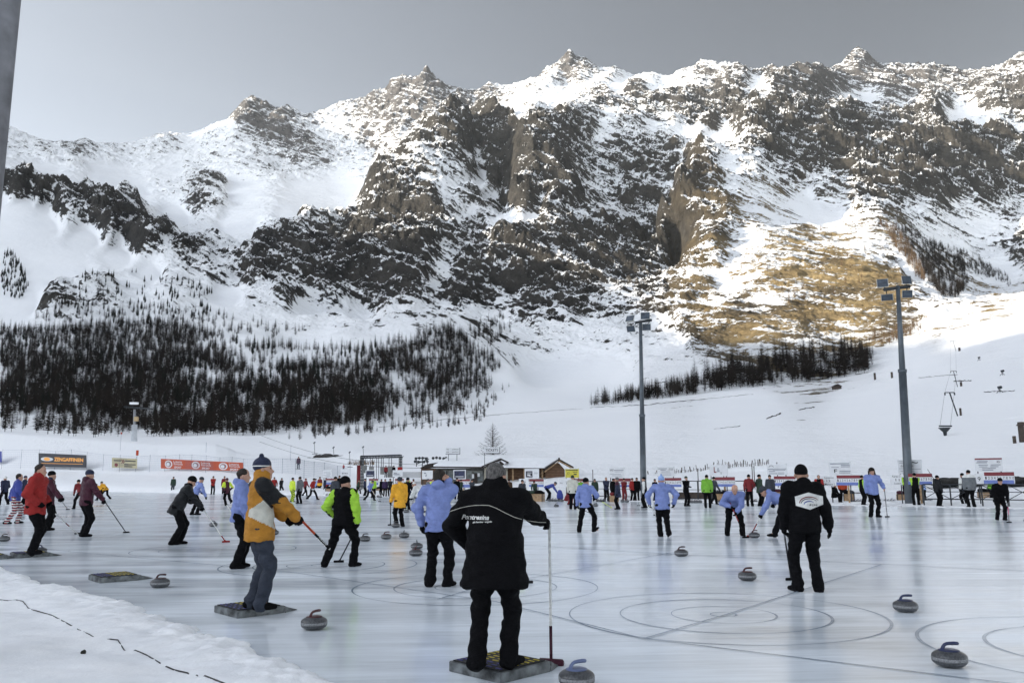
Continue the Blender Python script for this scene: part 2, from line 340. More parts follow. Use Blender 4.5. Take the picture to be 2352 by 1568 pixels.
# how rocky and how grassy the ground is (a property of the ground, laid down over the same map)
RK = [  # x, y, rock 0..1, grass 0..1
 (0,300,.4,0),(60,330,.45,0),(110,356,.5,0),(180,345,.6,0),(240,350,.5,0),(300,345,.4,0),(380,330,.5,0),(450,320,.3,0),(520,290,.3,0),(560,270,.85,0),(600,265,.9,0),(640,285,.85,0),(700,300,.55,0),
 (650,330,.75,0),(690,340,.85,0),(560,330,.45,0),(600,300,.85,0),(500,350,.35,0),(620,370,.5,0),(700,380,.5,0),(740,300,.4,0),(100,390,.03,0),(250,400,.03,0),(400,390,.15,0),(400,420,.35,0),(430,400,.45,0),(470,440,.6,0),(465,470,.5,0),
 (550,440,.12,0),(700,440,.15,0),(800,430,.1,0),(300,450,.03,0),(400,500,.05,0),(550,520,.05,0),(680,500,.08,0),(780,470,.2,0),
 (0,437,.9,0),(50,443,.85,0),(100,455,.85,0),(150,475,.85,0),(190,490,.75,0),(0,415,.1,0),(60,418,.1,0),(120,430,.1,0),(180,455,.1,0),(0,462,.15,0),(100,480,.1,0),(240,470,.3,0),(260,500,.9,0),(330,535,.3,0),(420,560,.3,0),(60,470,.1,0),(235,495,1,0),(270,525,.95,0),(320,560,1,0),(370,575,.95,0),(400,590,.55,0),(430,610,.8,0),(460,625,.6,0),(50,480,.1,0),(0,500,.05,0),(100,520,.04,0),(200,550,.05,0),(280,590,.05,0),(150,620,.05,0),(60,600,.05,0),(350,630,.1,0),
 (50,700,.06,0),(200,700,.5,0),(130,715,.62,0),(230,690,.5,0),(300,660,.3,0),(400,640,.45,0),(450,660,.45,0),(500,640,.5,0),(520,600,.5,0),(560,560,.3,0),(620,560,.3,0),(520,680,.1,0),(620,590,.8,0),(600,640,.75,0),(650,560,.65,0),(700,540,.6,0),(740,560,.75,0),(600,700,.4,0),(650,680,.6,0),(700,650,.75,0),(760,620,.9,0),
 (760,680,.8,0),(700,720,.25,0),(600,740,.3,0),(500,730,.3,0),(800,640,1,0),(830,590,1,0),(850,660,1,0),(900,690,.9,0),(830,740,.25,0),(900,740,.55,0),
 (860,240,.7,0),(930,210,.7,0),(980,200,.85,0),(1040,230,.75,0),(900,280,.6,0),(960,270,.65,0),(1000,300,.6,0),(850,320,.55,0),(900,350,.5,0),(830,380,.35,0),(780,300,.4,0),(1120,225,.65,0),(1150,240,.5,0),(1200,210,.45,0),(1260,190,.5,0),(1311,150,.7,0),(1340,170,.6,0),(1400,180,.5,0),(1250,240,.4,0),(1180,260,.25,0),(1300,210,.4,0),
 (890,460,.8,0),(900,520,.75,0),(930,420,.5,0),(960,380,.45,0),(1000,340,.5,0),(1035,300,.85,0),(1070,330,.75,0),(1000,420,.45,0),(1030,460,.35,0),(970,480,.75,0),(950,540,.9,0),(980,560,.9,0),(1000,520,.6,0),(1050,520,.45,0),(1080,470,.5,0),(1100,420,.25,0),(1090,360,.3,0),(1130,460,.12,0),(1060,570,.6,0),(1020,620,.35,0),(1000,660,.3,0),(930,620,1,0),(960,650,.85,0),(1040,600,.6,0),
 (1130,350,1,0),(1140,420,1,0),(1165,470,1,0),(1120,310,.9,0),(1180,320,1,0),(1170,400,1,0),(1200,300,.8,0),(1230,320,.9,0),(1240,370,.8,0),(1190,440,.9,0),(1210,480,.85,0),(1260,440,.7,0),(1290,470,.8,0),(1270,300,.7,0),(1330,310,.6,0),(1300,350,.6,0),(1350,390,.5,0),(1400,440,.5,0),(1330,430,.4,0),(1380,480,.35,0),(1440,520,.5,0),(1450,450,.7,0),(1500,500,.6,0),
 (1180,520,.3,0),(1120,560,.55,0),(1150,550,.35,0),(1230,510,.15,0),(1270,520,.7,0),(1180,600,1,0),(1100,640,.95,0),(1070,690,.9,0),(1130,680,.7,0),(1200,660,1,0),(1250,620,1,0),(1300,640,1,0),(1230,700,1,0),(1350,600,.9,0),(1400,580,.85,0),(1420,660,.8,0),(1400,540,.6,0),(1480,640,.7,0),(1530,620,.7,0),(1560,580,.6,0),(1340,540,.6,0),(1350,500,.4,0),(1500,560,.8,0),
 (1300,730,.62,0),(1180,730,.52,0),(1400,730,.55,0),(1500,700,.6,0),(1100,740,.45,0),(1350,780,.42,0),(1250,760,.5,0),(1450,780,.48,0),(1200,800,.42,0),(1150,760,.45,0),(1500,840,.45,0),(1560,850,.5,0),(1000,720,.45,0),(900,745,.4,0),(820,760,.4,0),(700,760,.4,0),(1300,860,.08,0),(1400,850,.05,0),(1250,900,.08,0),(1500,820,.3,0),(1550,800,.35,0),(1200,900,.1,0),
 (1450,215,.75,0),(1380,230,.7,0),(1320,260,.5,0),(1280,250,.3,0),(1420,200,.15,0),(1500,205,.3,0),(1570,180,.5,0),(1560,205,.15,0),(1510,250,.75,0),(1560,240,.65,0),(1600,180,.6,0),(1650,170,.55,0),(1700,190,.75,0),(1600,250,.8,0),(1650,250,.9,0),(1700,260,.85,0),(1640,290,.8,0),(1450,290,.5,0),(1400,280,.4,0),(1500,300,.35,0),(1580,320,.32,0),(1650,315,.05,0),(1540,370,.7,0),(1480,370,.6,0),(1600,370,.42,0),(1560,410,.5,0),(1430,340,.5,0),(1390,330,.4,0),(1450,400,.6,0),
 (1740,200,.3,0),(1780,190,.85,0),(1840,190,.9,0),(1880,210,.9,0),(1760,230,.3,0),(1800,240,.3,0),(1830,240,.9,0),(1950,160,.8,0),(1980,170,.9,0),(2020,190,.7,0),(1960,200,.7,0),(2060,210,.75,0),(2140,210,.85,0),(2220,210,.8,0),(2000,230,.3,0),(1960,230,.3,0),(2100,250,.6,0),(2200,256,.2,0),(2080,262,.1,0),(2320,180,.6,0),(2352,170,.8,0),(2300,230,.8,0),(2352,250,.9,0),(2280,300,.05,0),(2200,290,.05,0),(2352,310,.15,0),
 (1850,290,.95,0),(1800,300,.9,0),(1900,270,.9,0),(1950,300,.9,0),(1900,340,.9,0),(1800,360,.75,0),(1760,330,.85,0),(2000,340,.9,0),(1950,390,.85,0),(2050,400,.9,0),(2100,440,.85,0),(2000,440,.75,0),(1870,400,.65,0),(1800,410,.45,0),(1720,370,.55,0),(1750,400,.52,0),(2020,290,.7,0),(2050,270,.6,0),
 (2100,310,.8,0),(2140,290,.8,0),(2180,340,1,0),(2230,380,.9,0),(2150,360,1,0),(2200,430,.95,0),(2270,440,.8,0),(2300,350,.7,0),(2352,350,.6,0),(2330,430,.6,0),(2352,480,.45,0),(2100,480,.45,0),(2200,490,.35,0),(2000,480,.48,0),(1900,450,.48,0),(2150,540,.3,0),(2300,560,.4,0),(2250,520,.3,0),(2352,590,.6,0),(2300,620,.2,0),
 (1610,400,.8,.1),(1560,445,.3,0),(1620,440,.9,.1),(1640,480,.64,.25),(1600,500,.64,.2),(1570,540,.60,.1),(1550,600,.62,.1),(1660,520,.64,.35),(1570,470,.8,.1),(1680,400,.4,.1),(1680,450,.45,.3),(1740,450,.38,.5),(1720,490,.35,.8),(1800,500,.3,.8),(1850,480,.1,.5),(1900,500,.2,.6),(1640,560,.62,.4),(1620,610,.62,.5),(1700,560,.3,.9),(1700,620,.4,1),(1780,580,.5,1),(1860,560,.5,1),(1850,620,.72,1),(1800,660,.55,1),(1950,560,.45,1),(1930,620,.85,1),
 (1980,600,.6,1),(2000,560,.4,1),(2000,660,.8,1),(1950,700,.9,1),(1900,740,.95,1),(1850,720,.9,1),(1780,740,.92,1),(1720,700,.75,1),(1700,760,.95,1),(1640,700,.55,1),(1620,760,.9,.7),(1680,660,.2,1),(1760,690,.4,1),(2050,650,.75,1),(2050,700,.8,1),(2080,740,.8,1),(2000,760,.9,1),(1600,680,.6,.5),(1570,700,.6,.3),(2100,640,.3,.3),(2140,700,.45,.3),(2180,680,.4,.2),(1620,810,1,.4),(1750,820,.9,.4),(1850,820,.8,.4),
 (2200,740,.45,1),(2280,700,.5,1),(2352,690,.4,.9),(2150,765,.4,.9),(2200,780,.02,0),(2352,760,.0,0),(2100,830,.0,0),(2250,900,.02,0),(2000,950,.0,0),(1700,940,.0,0),(1400,980,.0,0),(1000,1000,.0,0),(1700,1050,0,0),(2200,1000,0,0),(700,1040,0,0),(300,1050,0,0),(0,1040,0,0),(500,1050,0,0),
 (100,780,.3,0),(300,800,.3,0),(300,900,.2,0),(500,850,.2,0),(700,800,.15,0),(700,900,.2,0),(900,800,.3,0),(900,900,.25,0),(1000,860,.2,0),(1100,850,.15,0),(1030,770,.4,0),(600,960,.3,0),(300,970,.3,0),(100,960,.25,0),(900,960,.25,0),(1100,900,.15,0)]
_rk = np.array(RK, float)

ca = np.concatenate([np.linspace(-1.35, -0.66, 90, endpoint=False), np.linspace(-0.66, 0.66, 1180), np.linspace(0.66, 1.35, 91)[1:]])
cv = np.concatenate([np.exp(np.linspace(math.log(38), math.log(420), 260, endpoint=False)), np.exp(np.linspace(math.log(420), math.log(900), 150, endpoint=False)),
                     np.exp(np.linspace(math.log(900), math.log(3000), 560, endpoint=False)), np.exp(np.linspace(math.log(3000), math.log(5400), 200))])
A_, Y_ = np.meshgrid(ca, cv)                      # rows: distance, columns: bearing
X_ = A_*Y_
_q = np.c_[A_.ravel()*F_, np.log(Y_.ravel())*KV]
B_ = rbf_eval(_pts, _w, EPS, _q).reshape(A_.shape)/1000
# rough position each ground point takes in the map of ground cover
_vx = A_*F_*1.0
py = HOR - F_*(B_ - 0.0)*1.0
def px_of(X, Y, Z):
    dpt = Y*_cp + (Z - CAMZ)*_sp; up = -Y*_sp + (Z - CAMZ)*_cp
    u = F_*X/dpt; v = -F_*up/dpt
    return W_/2 + u*math.cos(ROLL) - v*math.sin(ROLL), H_/2 + v*math.cos(ROLL) + u*math.sin(ROLL)
Z_ = CAMZ + B_*Y_
ux, uy = px_of(X_, Y_, Z_)
def cover(ux, uy):
    o1 = np.zeros(ux.size); o2 = np.zeros(ux.size); qx, qy = ux.ravel(), uy.ravel()
    for s in range(0, ux.size, 60000):
        dx = (qx[s:s + 60000, None] - _rk[None, :, 0])*0.8; dy = (qy[s:s + 60000, None] - _rk[None, :, 1])*1.15
        w = 1/(dx*dx + dy*dy + 60.0)**1.9
        ws = w.sum(1); o1[s:s + 60000] = (w@_rk[:, 2])/ws; o2[s:s + 60000] = (w@_rk[:, 3])/ws
    return o1.reshape(ux.shape), o2.reshape(ux.shape)
wob = 14*fbm(X_, Y_, 420, 3, 91)*np.clip(Y_/1500, 0.1, 1.5)
rock, grass = cover(ux + wob, uy + wob*0.6)
# relief: ridges and gullies on rocky ground, soft swells on snow
wx, wy = 60*fbm(X_, Y_, 300, 3, 55), 60*fbm(X_, Y_, 300, 3, 66)
big = fbm(X_ + wx, Y_ + wy, 560, 8, 5, 0.55, True)
mid = fbm((X_ + wx*0.6)*0.9 + Y_*0.45, (Y_ + wy*0.6)*0.8, 150, 7, 40, 0.66, True)
sw = fbm(X_, Y_, 260, 4, 70)
far = sstep(560, 1000, Y_)
rg = sstep(0.12, 0.75, rock)
Z_ = Z_ + far*(rg*(1 - .65*grass)*(big*0.026*(1 - .80*sstep(2600, 3800, Y_)) + mid*0.034*(1 - .66*sstep(2600, 3800, Y_)))*np.minimum(Y_, 2600) + (0.15 + rg)*fbm(X_, Y_, 40, 5, 33, 0.7)*0.005*np.minimum(Y_, 2600) + sw*0.002*Y_)
stt = Z_ + 0.62*X_ + 18*fbm(X_, Y_, 130, 3, 99)
Z_ = Z_ + far*rg*(1 - .8*grass)*(9*perlin(stt/55, (X_*.7 - Z_*.4)/330, 61) + 5*perlin(stt/24, (X_*.7 - Z_*.4)/150, 62))*np.clip(Y_/2000, .4, 1.3)
Z_ = Z_ + sstep(3000, 3900, Y_)*(.3 + rg)*fbm(X_, Y_*.6, 130, 5, 123, .62, True)*26
top = sstep(3900, 4500, Y_)
Z_ = Z_ + sstep(250, 500, Y_)*(1 - far)*fbm(X_, Y_, 60, 4, 12)*1.5*sstep(0.05, 0.25, rock)
SD = np.array([0.682, 0.731])                     # long direction of the curling sheets
sdist = X_*SD[0] + Y_*SD[1]
# ------------ the rink stays flat; a cleared snow bank rises along its far side and on the left
ICE_FAR = 45.6
lf = P(0, 1000, 100)
bankL = sstep(-14.0, -26.0, X_)*sstep(150, 60, X_*0 + Y_*0 + 100)
edge = sdist - ICE_FAR - 0.7*perlin(X_/3.0, Y_/3.0, 3)
ramp_ = sstep(-0.4, 30.0, edge)
# bank profile on the left (rises to about six metres, then drops behind)
def L2(x):   # crest line of the left bank: photograph y as a function of x
    return np.interp(x, [-400, 0, 150, 300, 367, 461, 499, 527, 546, 578, 620, 660, 760, 850], [950, 984, 996, 1008, 1013, 1013, 1015, 1024, 1033, 1041, 1047, 1050, 1072, 1092])
e_ = sdist - ICE_FAR
cr_u = A_*F_ + W_/2
zc = CAMZ + (HOR + 8*(1 - cr_u/W_*1.2) - L2(cr_u) - 4)/F_*(Y_)
prof = np.interp(e_, [-100, -0.3, 0, 1.2, 3.5, 9, 16, 26, 40, 60], [0, 0, 0.0, 0.10, 0.17, 0.30, 0.62, 0.93, 1.0, 0.85])
leftmask = sstep(870, 740, cr_u)
bankz = zc*prof*leftmask
near = sstep(36.0, 75.0, e_)
flat = np.where(e_ > 0, 0.02 + 0.012*e_, -0.25)
mix_ = sstep(2.0, 26.0 + 0*e_, e_)
Zr = Z_*mix_ + flat*(1 - mix_)
Zl = np.where(e_ < 30, np.maximum(bankz, flat), 0)
hl = sstep(30, 75, e_)
Zleft = bankz*(1 - hl) + Z_*hl
Zt = Zr*(1 - leftmask) + Zleft*leftmask
Z_ = np.where(e_ < 0.0, -0.25, np.where(e_ < 90, np.maximum(Zt, 0.015), Z_))
Z_ = Z_ + np.where((e_ > 0.6) & (e_ < 200), 0.10*fbm(X_, Y_, 3.0, 3, 8), 0)*sstep(0.6, 3, e_)
nr, nc = Z_.shape
idx = np.arange(nr*nc).reshape(nr, nc)
quads = np.stack([idx[:-1, :-1], idx[:-1, 1:], idx[1:, 1:], idx[1:, :-1]], -1).reshape(-1, 4)

def terrain_material():
    t = NT('mountain_ground')
    geo = t.node('ShaderNodeNewGeometry'); co = t.coords('Object')
    ar = t.node('ShaderNodeAttribute', attribute_name='rock'); ag = t.node('ShaderNodeAttribute', attribute_name='grass')
    av = t.node('ShaderNodeAttribute', attribute_name='dist')
    sep = t.node('ShaderNodeSeparateXYZ'); t.link(geo.outputs['Normal'], sep.inputs[0])
    steep = t.math('SUBTRACT', 1.0, sep.outputs[2])
    tilt = t.coords('Object', (0.45, 1, 1.3), (0, math.radians(-38), 0))
    strata = t.coords('Object', (0.22, 0.7, 2.0), (0, math.radians(-33), 0))
    n1 = t.noise(tilt, 0.009, 9, 0.7, 0.4)
    n2 = t.noise(strata, 0.028, 7, 0.74, 0.3)
    n3 = t.noise(co, 0.11, 6, 0.75)
    s = t.math('MULTIPLY_ADD', t.math('SUBTRACT', n1, 0.5), 2.6, 0.0)
    s = t.math('MULTIPLY_ADD', t.math('SUBTRACT', n2, 0.5), 5.4, s)
    s = t.math('MULTIPLY_ADD', t.math('SUBTRACT', n3, 0.5), 3.7, s)
    s = t.math('ADD', s, t.math('MULTIPLY_ADD', ar.outputs['Fac'], 1.75, -1.12))
    s = t.math('ADD', s, t.math('MULTIPLY_ADD', steep, 2.3, -0.62))
    rockm = t.ramp(s, 0.0, 0.22)
    rn = t.noise(co, 0.02, 7, 0.7)
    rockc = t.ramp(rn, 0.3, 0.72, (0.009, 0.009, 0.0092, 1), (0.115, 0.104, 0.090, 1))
    haze_rockc = t.ramp(rn, 0.3, 0.7, (0.055, 0.055, 0.058, 1), (0.22, 0.20, 0.19, 1))  # aerial haze put into the colour: rock turns paler with distance
    rockc = t.mix(av.outputs['Fac'], rockc, haze_rockc)
    gn = t.noise(tilt, 0.03, 6, 0.65)
    grc = t.ramp(gn, 0.28, 0.7, (0.17, 0.12, 0.055, 1), (0.56, 0.42, 0.22, 1))
    gmask = t.math('MULTIPLY', ag.outputs['Fac'], t.ramp(t.noise(co, 0.012, 5, 0.6), 0.3, 0.55))
    dark = t.mix(gmask, rockc, grc)
    snow = t.ramp(t.noise(co, 0.006, 5, 0.6), 0.3, 0.75, (0.80, 0.81, 0.83, 1), (0.87, 0.875, 0.885, 1))
    # low growth and stones poking through the snow, in short dark streaks
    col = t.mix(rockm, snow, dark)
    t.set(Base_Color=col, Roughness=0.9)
    t.b.inputs['Specular IOR Level'].default_value = 0.15
    hb = t.math('MULTIPLY_ADD', n3, 1.0, t.math('MULTIPLY', rockm, 0.25))
    hb = t.math('ADD', hb, t.math('MULTIPLY', n2, 1.6))
    bs = t.math('MULTIPLY_ADD', rockm, 22.0, t.math('MULTIPLY', ar.outputs['Fac'], 6.0))
    b = t.node('ShaderNodeBump'); b.inputs['Strength'].default_value = 0.9
    t.link(hb, b.inputs['Height']); t.link(bs, b.inputs['Distance']); t.link(b.outputs[0], t.b.inputs['Normal'])
    return t.m
M_TERR = terrain_material()
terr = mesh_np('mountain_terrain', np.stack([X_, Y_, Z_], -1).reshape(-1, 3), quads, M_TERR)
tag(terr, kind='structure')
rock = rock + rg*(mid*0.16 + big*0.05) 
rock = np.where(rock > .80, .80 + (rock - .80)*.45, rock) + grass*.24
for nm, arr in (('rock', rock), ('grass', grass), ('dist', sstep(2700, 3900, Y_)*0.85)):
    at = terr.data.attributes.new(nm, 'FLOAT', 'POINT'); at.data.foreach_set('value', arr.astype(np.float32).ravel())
def ground_z(x, y):
    """terrain height under a world point (bilinear in the bearing/distance grid)"""
    a = x/y; i = np.searchsorted(cv, y) - 1; j = np.searchsorted(ca, a) - 1
    i = min(max(i, 0), nr - 2); j = min(max(j, 0), nc - 2)
    fy = (y - cv[i])/(cv[i + 1] - cv[i]); fx = (a - ca[j])/(ca[j + 1] - ca[j])
    z = Z_
    return float((z[i, j]*(1 - fx) + z[i, j + 1]*fx)*(1 - fy) + (z[i + 1, j]*(1 - fx) + z[i + 1, j + 1]*fx)*fy)
def hit(x, y, ymin=60.0):
    """first terrain point seen through a photograph position"""
    a, b = ray(x, y); j = int(np.clip(np.searchsorted(ca, a) - 1, 0, nc - 2)); fx = (a - ca[j])/(ca[j + 1] - ca[j])
    zz = Z_[:, j]*(1 - fx) + Z_[:, j + 1]*fx; zr = CAMZ + b*cv
    k = np.nonzero((zz >= zr) & (cv > ymin))[0]
    if not len(k): return None
    i = max(k[0], 1); d0, d1 = zz[i - 1] - zr[i - 1], zz[i] - zr[i]; f = d0/(d0 - d1) if d0 != d1 else 0
    Yh = cv[i - 1] + (cv[i] - cv[i - 1])*min(max(f, 0), 1)
    return Vector((a*Yh, Yh, ground_z(a*Yh, Yh)))

# ------------ the mountain on the left and behind, outside the picture, whose shadow lies over the rink and the valley floor
sh, se = np.array([math.sin(SUN_AZ), math.cos(SUN_AZ)]), np.array([-math.cos(SUN_AZ), math.sin(SUN_AZ)])
TS = math.tan(SUN_EL); S0 = 3200.0
SHADE = [(2340, 757, 400), (2270, 758, 500), (2200, 762, 600), (2140, 766, 650), (2080, 775, 720), (2000, 795, 800), (1850, 775, 870), (1700, 775, 900), (1590, 775, 950), (1480, 640, 1500), (1250, 620, 1600), (1180, 640, 1560), (1050, 590, 1650), (950, 570, 1700), (860, 540, 1900),
         (800, 430, 2950), (850, 330, 3700), (720, 285, 4300), (587, 262, 4600), (300, 300, 4500)]
cu = []
for x, y, Y in SHADE:
    p = (hit(x, y, 150) if y > 700 else None) or P(x, y, Y); pp = np.array([p.x, p.y]); cu.append((pp@se, p.z + TS*(S0 - pp@sh)))
cu = sorted(cu)
cu = [(cu[0][0] - 1500, cu[0][1] + 150)] + cu + [(300, cu[-1][1] + 60), (1500, cu[-1][1] + 120), (4500, 1300)]
cuu, cuh = np.array([c[0] for c in cu]), np.array([c[1] for c in cu])
uu = np.linspace(-5250, 3500, 420); kk = np.concatenate([np.linspace(0, 1, 60), np.linspace(1, 2, 50)[1:]])
U_, K_ = np.meshgrid(uu, kk)
Sf = np.interp(-U_, [0, 1500, 3000, 5000], [320, 1500, 2300, 2600])
S_ = np.where(K_ < 1, Sf + (S0 - Sf)*K_, S0 + (K_ - 1)*2600)
crest = np.interp(U_, cuu, cuh)*sstep(-5250, -4900, U_)
pr = np.where(K_ < 1, np.clip(K_, 0, 1)**1.7, np.clip(2 - K_, 0, 1)**1.3)
mxx, myy = S_*sh[0] + U_*se[0], S_*sh[1] + U_*se[1]
hz = crest*pr + fbm(mxx, myy, 300, 7, 21, 0.5, True)*26*sstep(0.02, 0.4, pr) - 20
i2 = np.arange(hz.size).reshape(hz.shape)
vm = mesh_np('valley_mountain', np.stack([mxx, myy, hz], -1).reshape(-1, 3), np.stack([i2[:-1, :-1], i2[:-1, 1:], i2[1:, 1:], i2[1:, :-1]], -1).reshape(-1, 4), M_TERR)
tag(vm, kind='structure')
for nm, v in (('rock', 0.45), ('grass', 0.0), ('dist', 0.0)):
    at = vm.data.attributes.new(nm, 'FLOAT', 'POINT'); at.data.foreach_set('value', np.full(hz.size, v, np.float32))

# ================================================================== RINK
def ice_material(name='rink_ice', base=(0.685, 0.735, 0.785), dark=1.0):
    t = NT(name)
    co = t.coords('Object', (0.6, 1, 1))
    st = t.coords('Object', (0.12, 1.0, 1), (0, 0, math.radians(3)))
    big = t.noise(co, 0.35, 5, 0.55, 0.6)
    streak = t.noise(st, 1.3, 6, 0.62, 0.2)
    fine = t.noise(t.coords('Object', (0.25, 3.0, 1), (0, 0, math.radians(-4))), 3.0, 6, 0.7)
    a = tuple(c*0.84 for c in base) + (1,); b = tuple(min(1, c*1.2) for c in base) + (1,)
    mixf = t.math('MULTIPLY_ADD', t.math('SUBTRACT', streak, 0.5), 0.9, big)
    mixf = t.math('MULTIPLY_ADD', t.math('SUBTRACT', fine, 0.5), 0.5, mixf)
    col = t.ramp(mixf, 0.30, 0.66, a, b)
    # thin pale scratches left by stones and shoes
    vo = t.node('ShaderNodeTexVoronoi', feature='DISTANCE_TO_EDGE'); t.link(t.coords('Object', (0.28, 1, 1), (0, 0, math.radians(33))), vo.inputs['Vector']); vo.inputs['Scale'].default_value = 0.9
    sc = t.ramp(vo.outputs['Distance'], 0.0, 0.006, (1, 1, 1, 1), (0, 0, 0, 1))
    sc = t.math('MULTIPLY', sc, t.ramp(fine, 0.5, 0.62))
    col = t.mix(t.math('MULTIPLY', sc, 0.6), col, (0.72, 0.77, 0.80, 1))
    t.set(Base_Color=col)
    rgh = t.node('ShaderNodeMapRange'); t.link(mixf, rgh.inputs[0])
    for i, v in enumerate((0.3, 0.7, 0.12, 0.24)): rgh.inputs[i + 1].default_value = v
    t.link(rgh.outputs[0], t.b.inputs['Roughness'])
    t.b.inputs['IOR'].default_value = 1.45; t.b.inputs['Specular IOR Level'].default_value = 0.5
    h = t.math('MULTIPLY_ADD', fine, 0.5, streak)
    t.bump(h, 0.10, 0.02)
    return t.m
M_ICE = ice_material()
far_ = 46.2
def sd(x, y): return x*SD[0] + y*SD[1]
# ice sheet: a big quad whose far side follows the end of the sheets
bvec = np.array([-SD[1], SD[0]])
def rp(s, b): return (s*SD[0] + b*bvec[0], s*SD[1] + b*bvec[1], 0.0)
g = MB(); ns, nb = 40, 60
ss_ = np.linspace(-16, far_, ns); bb_ = np.linspace(-75, 130, nb)
V = [rp(s, b) for s in ss_ for b in bb_]
F = [(i*nb + j, i*nb + j + 1, (i + 1)*nb + j + 1, (i + 1)*nb + j) for i in range(ns - 1) for j in range(nb - 1)]
F = [tuple(reversed(f)) for f in F]
ice = mesh_np('rink_ice', V, np.array(F), M_ICE); tag(ice, kind='structure')
# ground beneath and behind the camera
bs = mesh_np('ground', [(-7000, -6500, -2.5), (7000, -6500, -2.5), (7000, 60, -2.5), (-7000, 60, -2.5)], np.array([[0, 1, 2, 3]]), mat('packed_snow', (0.8, 0.81, 0.83), 0.9, 0.04, 0.5))
tag(bs, kind='structure')

# painted rings and lines frozen into the ice, laid as thin sheets
def line_material():
    t = NT('ice_line_blue')
    n = t.noise(t.coords('Object'), 1.7, 5, 0.6)
    col = t.ramp(n, 0.35, 0.65, (0.20, 0.25, 0.32, 1), (0.42, 0.48, 0.55, 1))
    t.set(Base_Color=col, Roughness=0.2); return t.m
M_LINE = line_material()
mk = MB()
def ringm(c, r, w=0.030, n=128, z=0.004):
    V, F = [], []
    for i in range(n):
        q = 2*math.pi*i/n; ww = w*(0.75 + 0.35*math.sin(q*3 + c[0]))
        for rr in (r - ww/2, r + ww/2): V.append((c[0] + rr*math.cos(q), c[1] + rr*math.sin(q), z))
    for i in range(n):
        j = (i + 1) % n; F.append((2*i, 2*i + 1, 2*j + 1, 2*j))
    mk.add(V, F)
def linem(p, q, w=0.028, z=0.008):
    p, q = Vector((p[0], p[1], z)), Vector((q[0], q[1], z)); d = (q - p).normalized(); n = Vector((-d.y, d.x, 0))*w/2
    mk.add([p - n, q - n, q + n, p + n], [(0, 1, 2, 3)])
HS = [(2.50, 10.26), (-0.57, 12.9), (-3.68, 16.2), (5.82, 8.15), (-6.95, 19.8)]
for c in HS:
    for r in (1.829, 1.219, 0.61, 0.152): ringm(c, r, 0.034 if r > 1 else 0.026)
a = G(-60, 1246); b = G(660, 1313); linem(a, b, 0.026)
c = G(1140, 1382); d = G(1480, 1467); e = G(2352, 1574); linem(b, c); linem(c, d); linem(d, e)
h0, h1, h2 = G(1130, 1247), G(1592, 1275), G(2352, 1311); linem(h0, h1, 0.05, 0.0075); linem(h1, h2, 0.05, 0.0075); linem(G(700, 1226), h0, 0.05, 0.0075)
linem(G(1480, 1467), G(1668, 1412), z=0.012); linem(G(1668, 1412), G(2024, 1297), z=0.012)
p2, q2 = G(1005, 1377), G(1395, 1300); linem(p2, G(1100, 1349), z=0.012); linem(G(1100, 1349), G(1560, 1266), z=0.012)
linem(G(620, 1312), G(1180, 1231), 0.03, 0.012); linem(G(2420, 1420), G(2352, 1440), z=0.012)
for y, x0, x1 in ((1216, 560, 2352), (1196, 700, 2352)):
    linem(G(x0, y - 9), G(x1, y + 12), 0.05, 0.0072)
mko = mk.build('ice_line_markings', M_LINE); tag(mko, kind='structure')

# snow bank beside the rink, at the photographer's feet
EDGE = [(-160, 1262), (-60, 1290), (0, 1305), (32, 1320), (82, 1337), (112, 1349), (150, 1350), (205, 1367), (235, 1378), (255, 1378), (270, 1388), (300, 1394), (360, 1420), (385, 1423), (412, 1440), (462, 1455), (472, 1467),
        (500, 1468), (517, 1478), (550, 1485), (588, 1503), (604, 1514), (644, 1515), (679, 1534), (704, 1548), (744, 1559), (774, 1568)]
ep = [G(*q) for q in EDGE]; d_ = (ep[-1] - ep[4]).normalized()
ep = [ep[0] - d_*30] + ep + [ep[-1] + d_*k for k in (2, 5, 12, 25)]
ep = np.array([(p.x, p.y) for p in ep]); sl = np.r_[0, np.cumsum(np.hypot(*np.diff(ep, axis=0).T))]
s0, s1 = sl[1], sl[-5]
sm = np.concatenate([np.linspace(0, s0, 30, endpoint=False), np.linspace(s0, s1, 900, endpoint=False), np.linspace(s1, sl[-1], 60)])
ex, ey = np.interp(sm, sl, ep[:, 0]), np.interp(sm, sl, ep[:, 1])
jit = 0.08*perlin(sm*1.7, sm*0 + 1.5, 4) + 0.085*perlin(sm*4.7, sm*0 + 4.5, 6) + 0.050*perlin(sm*13, sm*0 + 7.5, 5) + .022*perlin(sm*31, sm*0 + 2.5, 7)
nrm = np.array([d_.y, -d_.x])
if nrm@np.array([-3, -6]) < 0: nrm = -nrm
tt = np.concatenate([np.linspace(0, 0.5, 16, endpoint=False)**1.0, np.linspace(0.5, 9, 130, endpoint=False), np.linspace(9, 60, 20)])
Sg, Tg = np.meshgrid(np.arange(len(sm)), tt, indexing='ij')
bx, by = ex[Sg] + nrm[0]*(Tg + jit[Sg]), ey[Sg] + nrm[1]*(Tg + jit[Sg])
bz = 0.085*(1 - np.exp(-Tg/0.10)) + 0.05*sstep(0.3, 4, Tg) - 0.02*(Tg == 0)
amp = sstep(0.0, 0.5, Tg)
bz = bz + amp*(0.035*fbm(bx, by, 1.6, 5, 50, 0.55) + 0.016*fbm(bx, by, 0.35, 4, 51, 0.6)) + 0.055*sstep(0, 0.1, Tg)*sstep(1.3, 0.1, Tg)*fbm(bx, by, 0.26, 4, 52, .6) + 0.03*sstep(.2, .6, Tg)*fbm(bx, by, 0.6, 4, 58, .6)
tr = np.exp(-((Tg - 1.15 - 0.15*np.sin(sm[Sg]*0.9))/0.35)**2); bz = bz - 0.03*tr
ib = np.arange(bx.size).reshape(bx.shape)
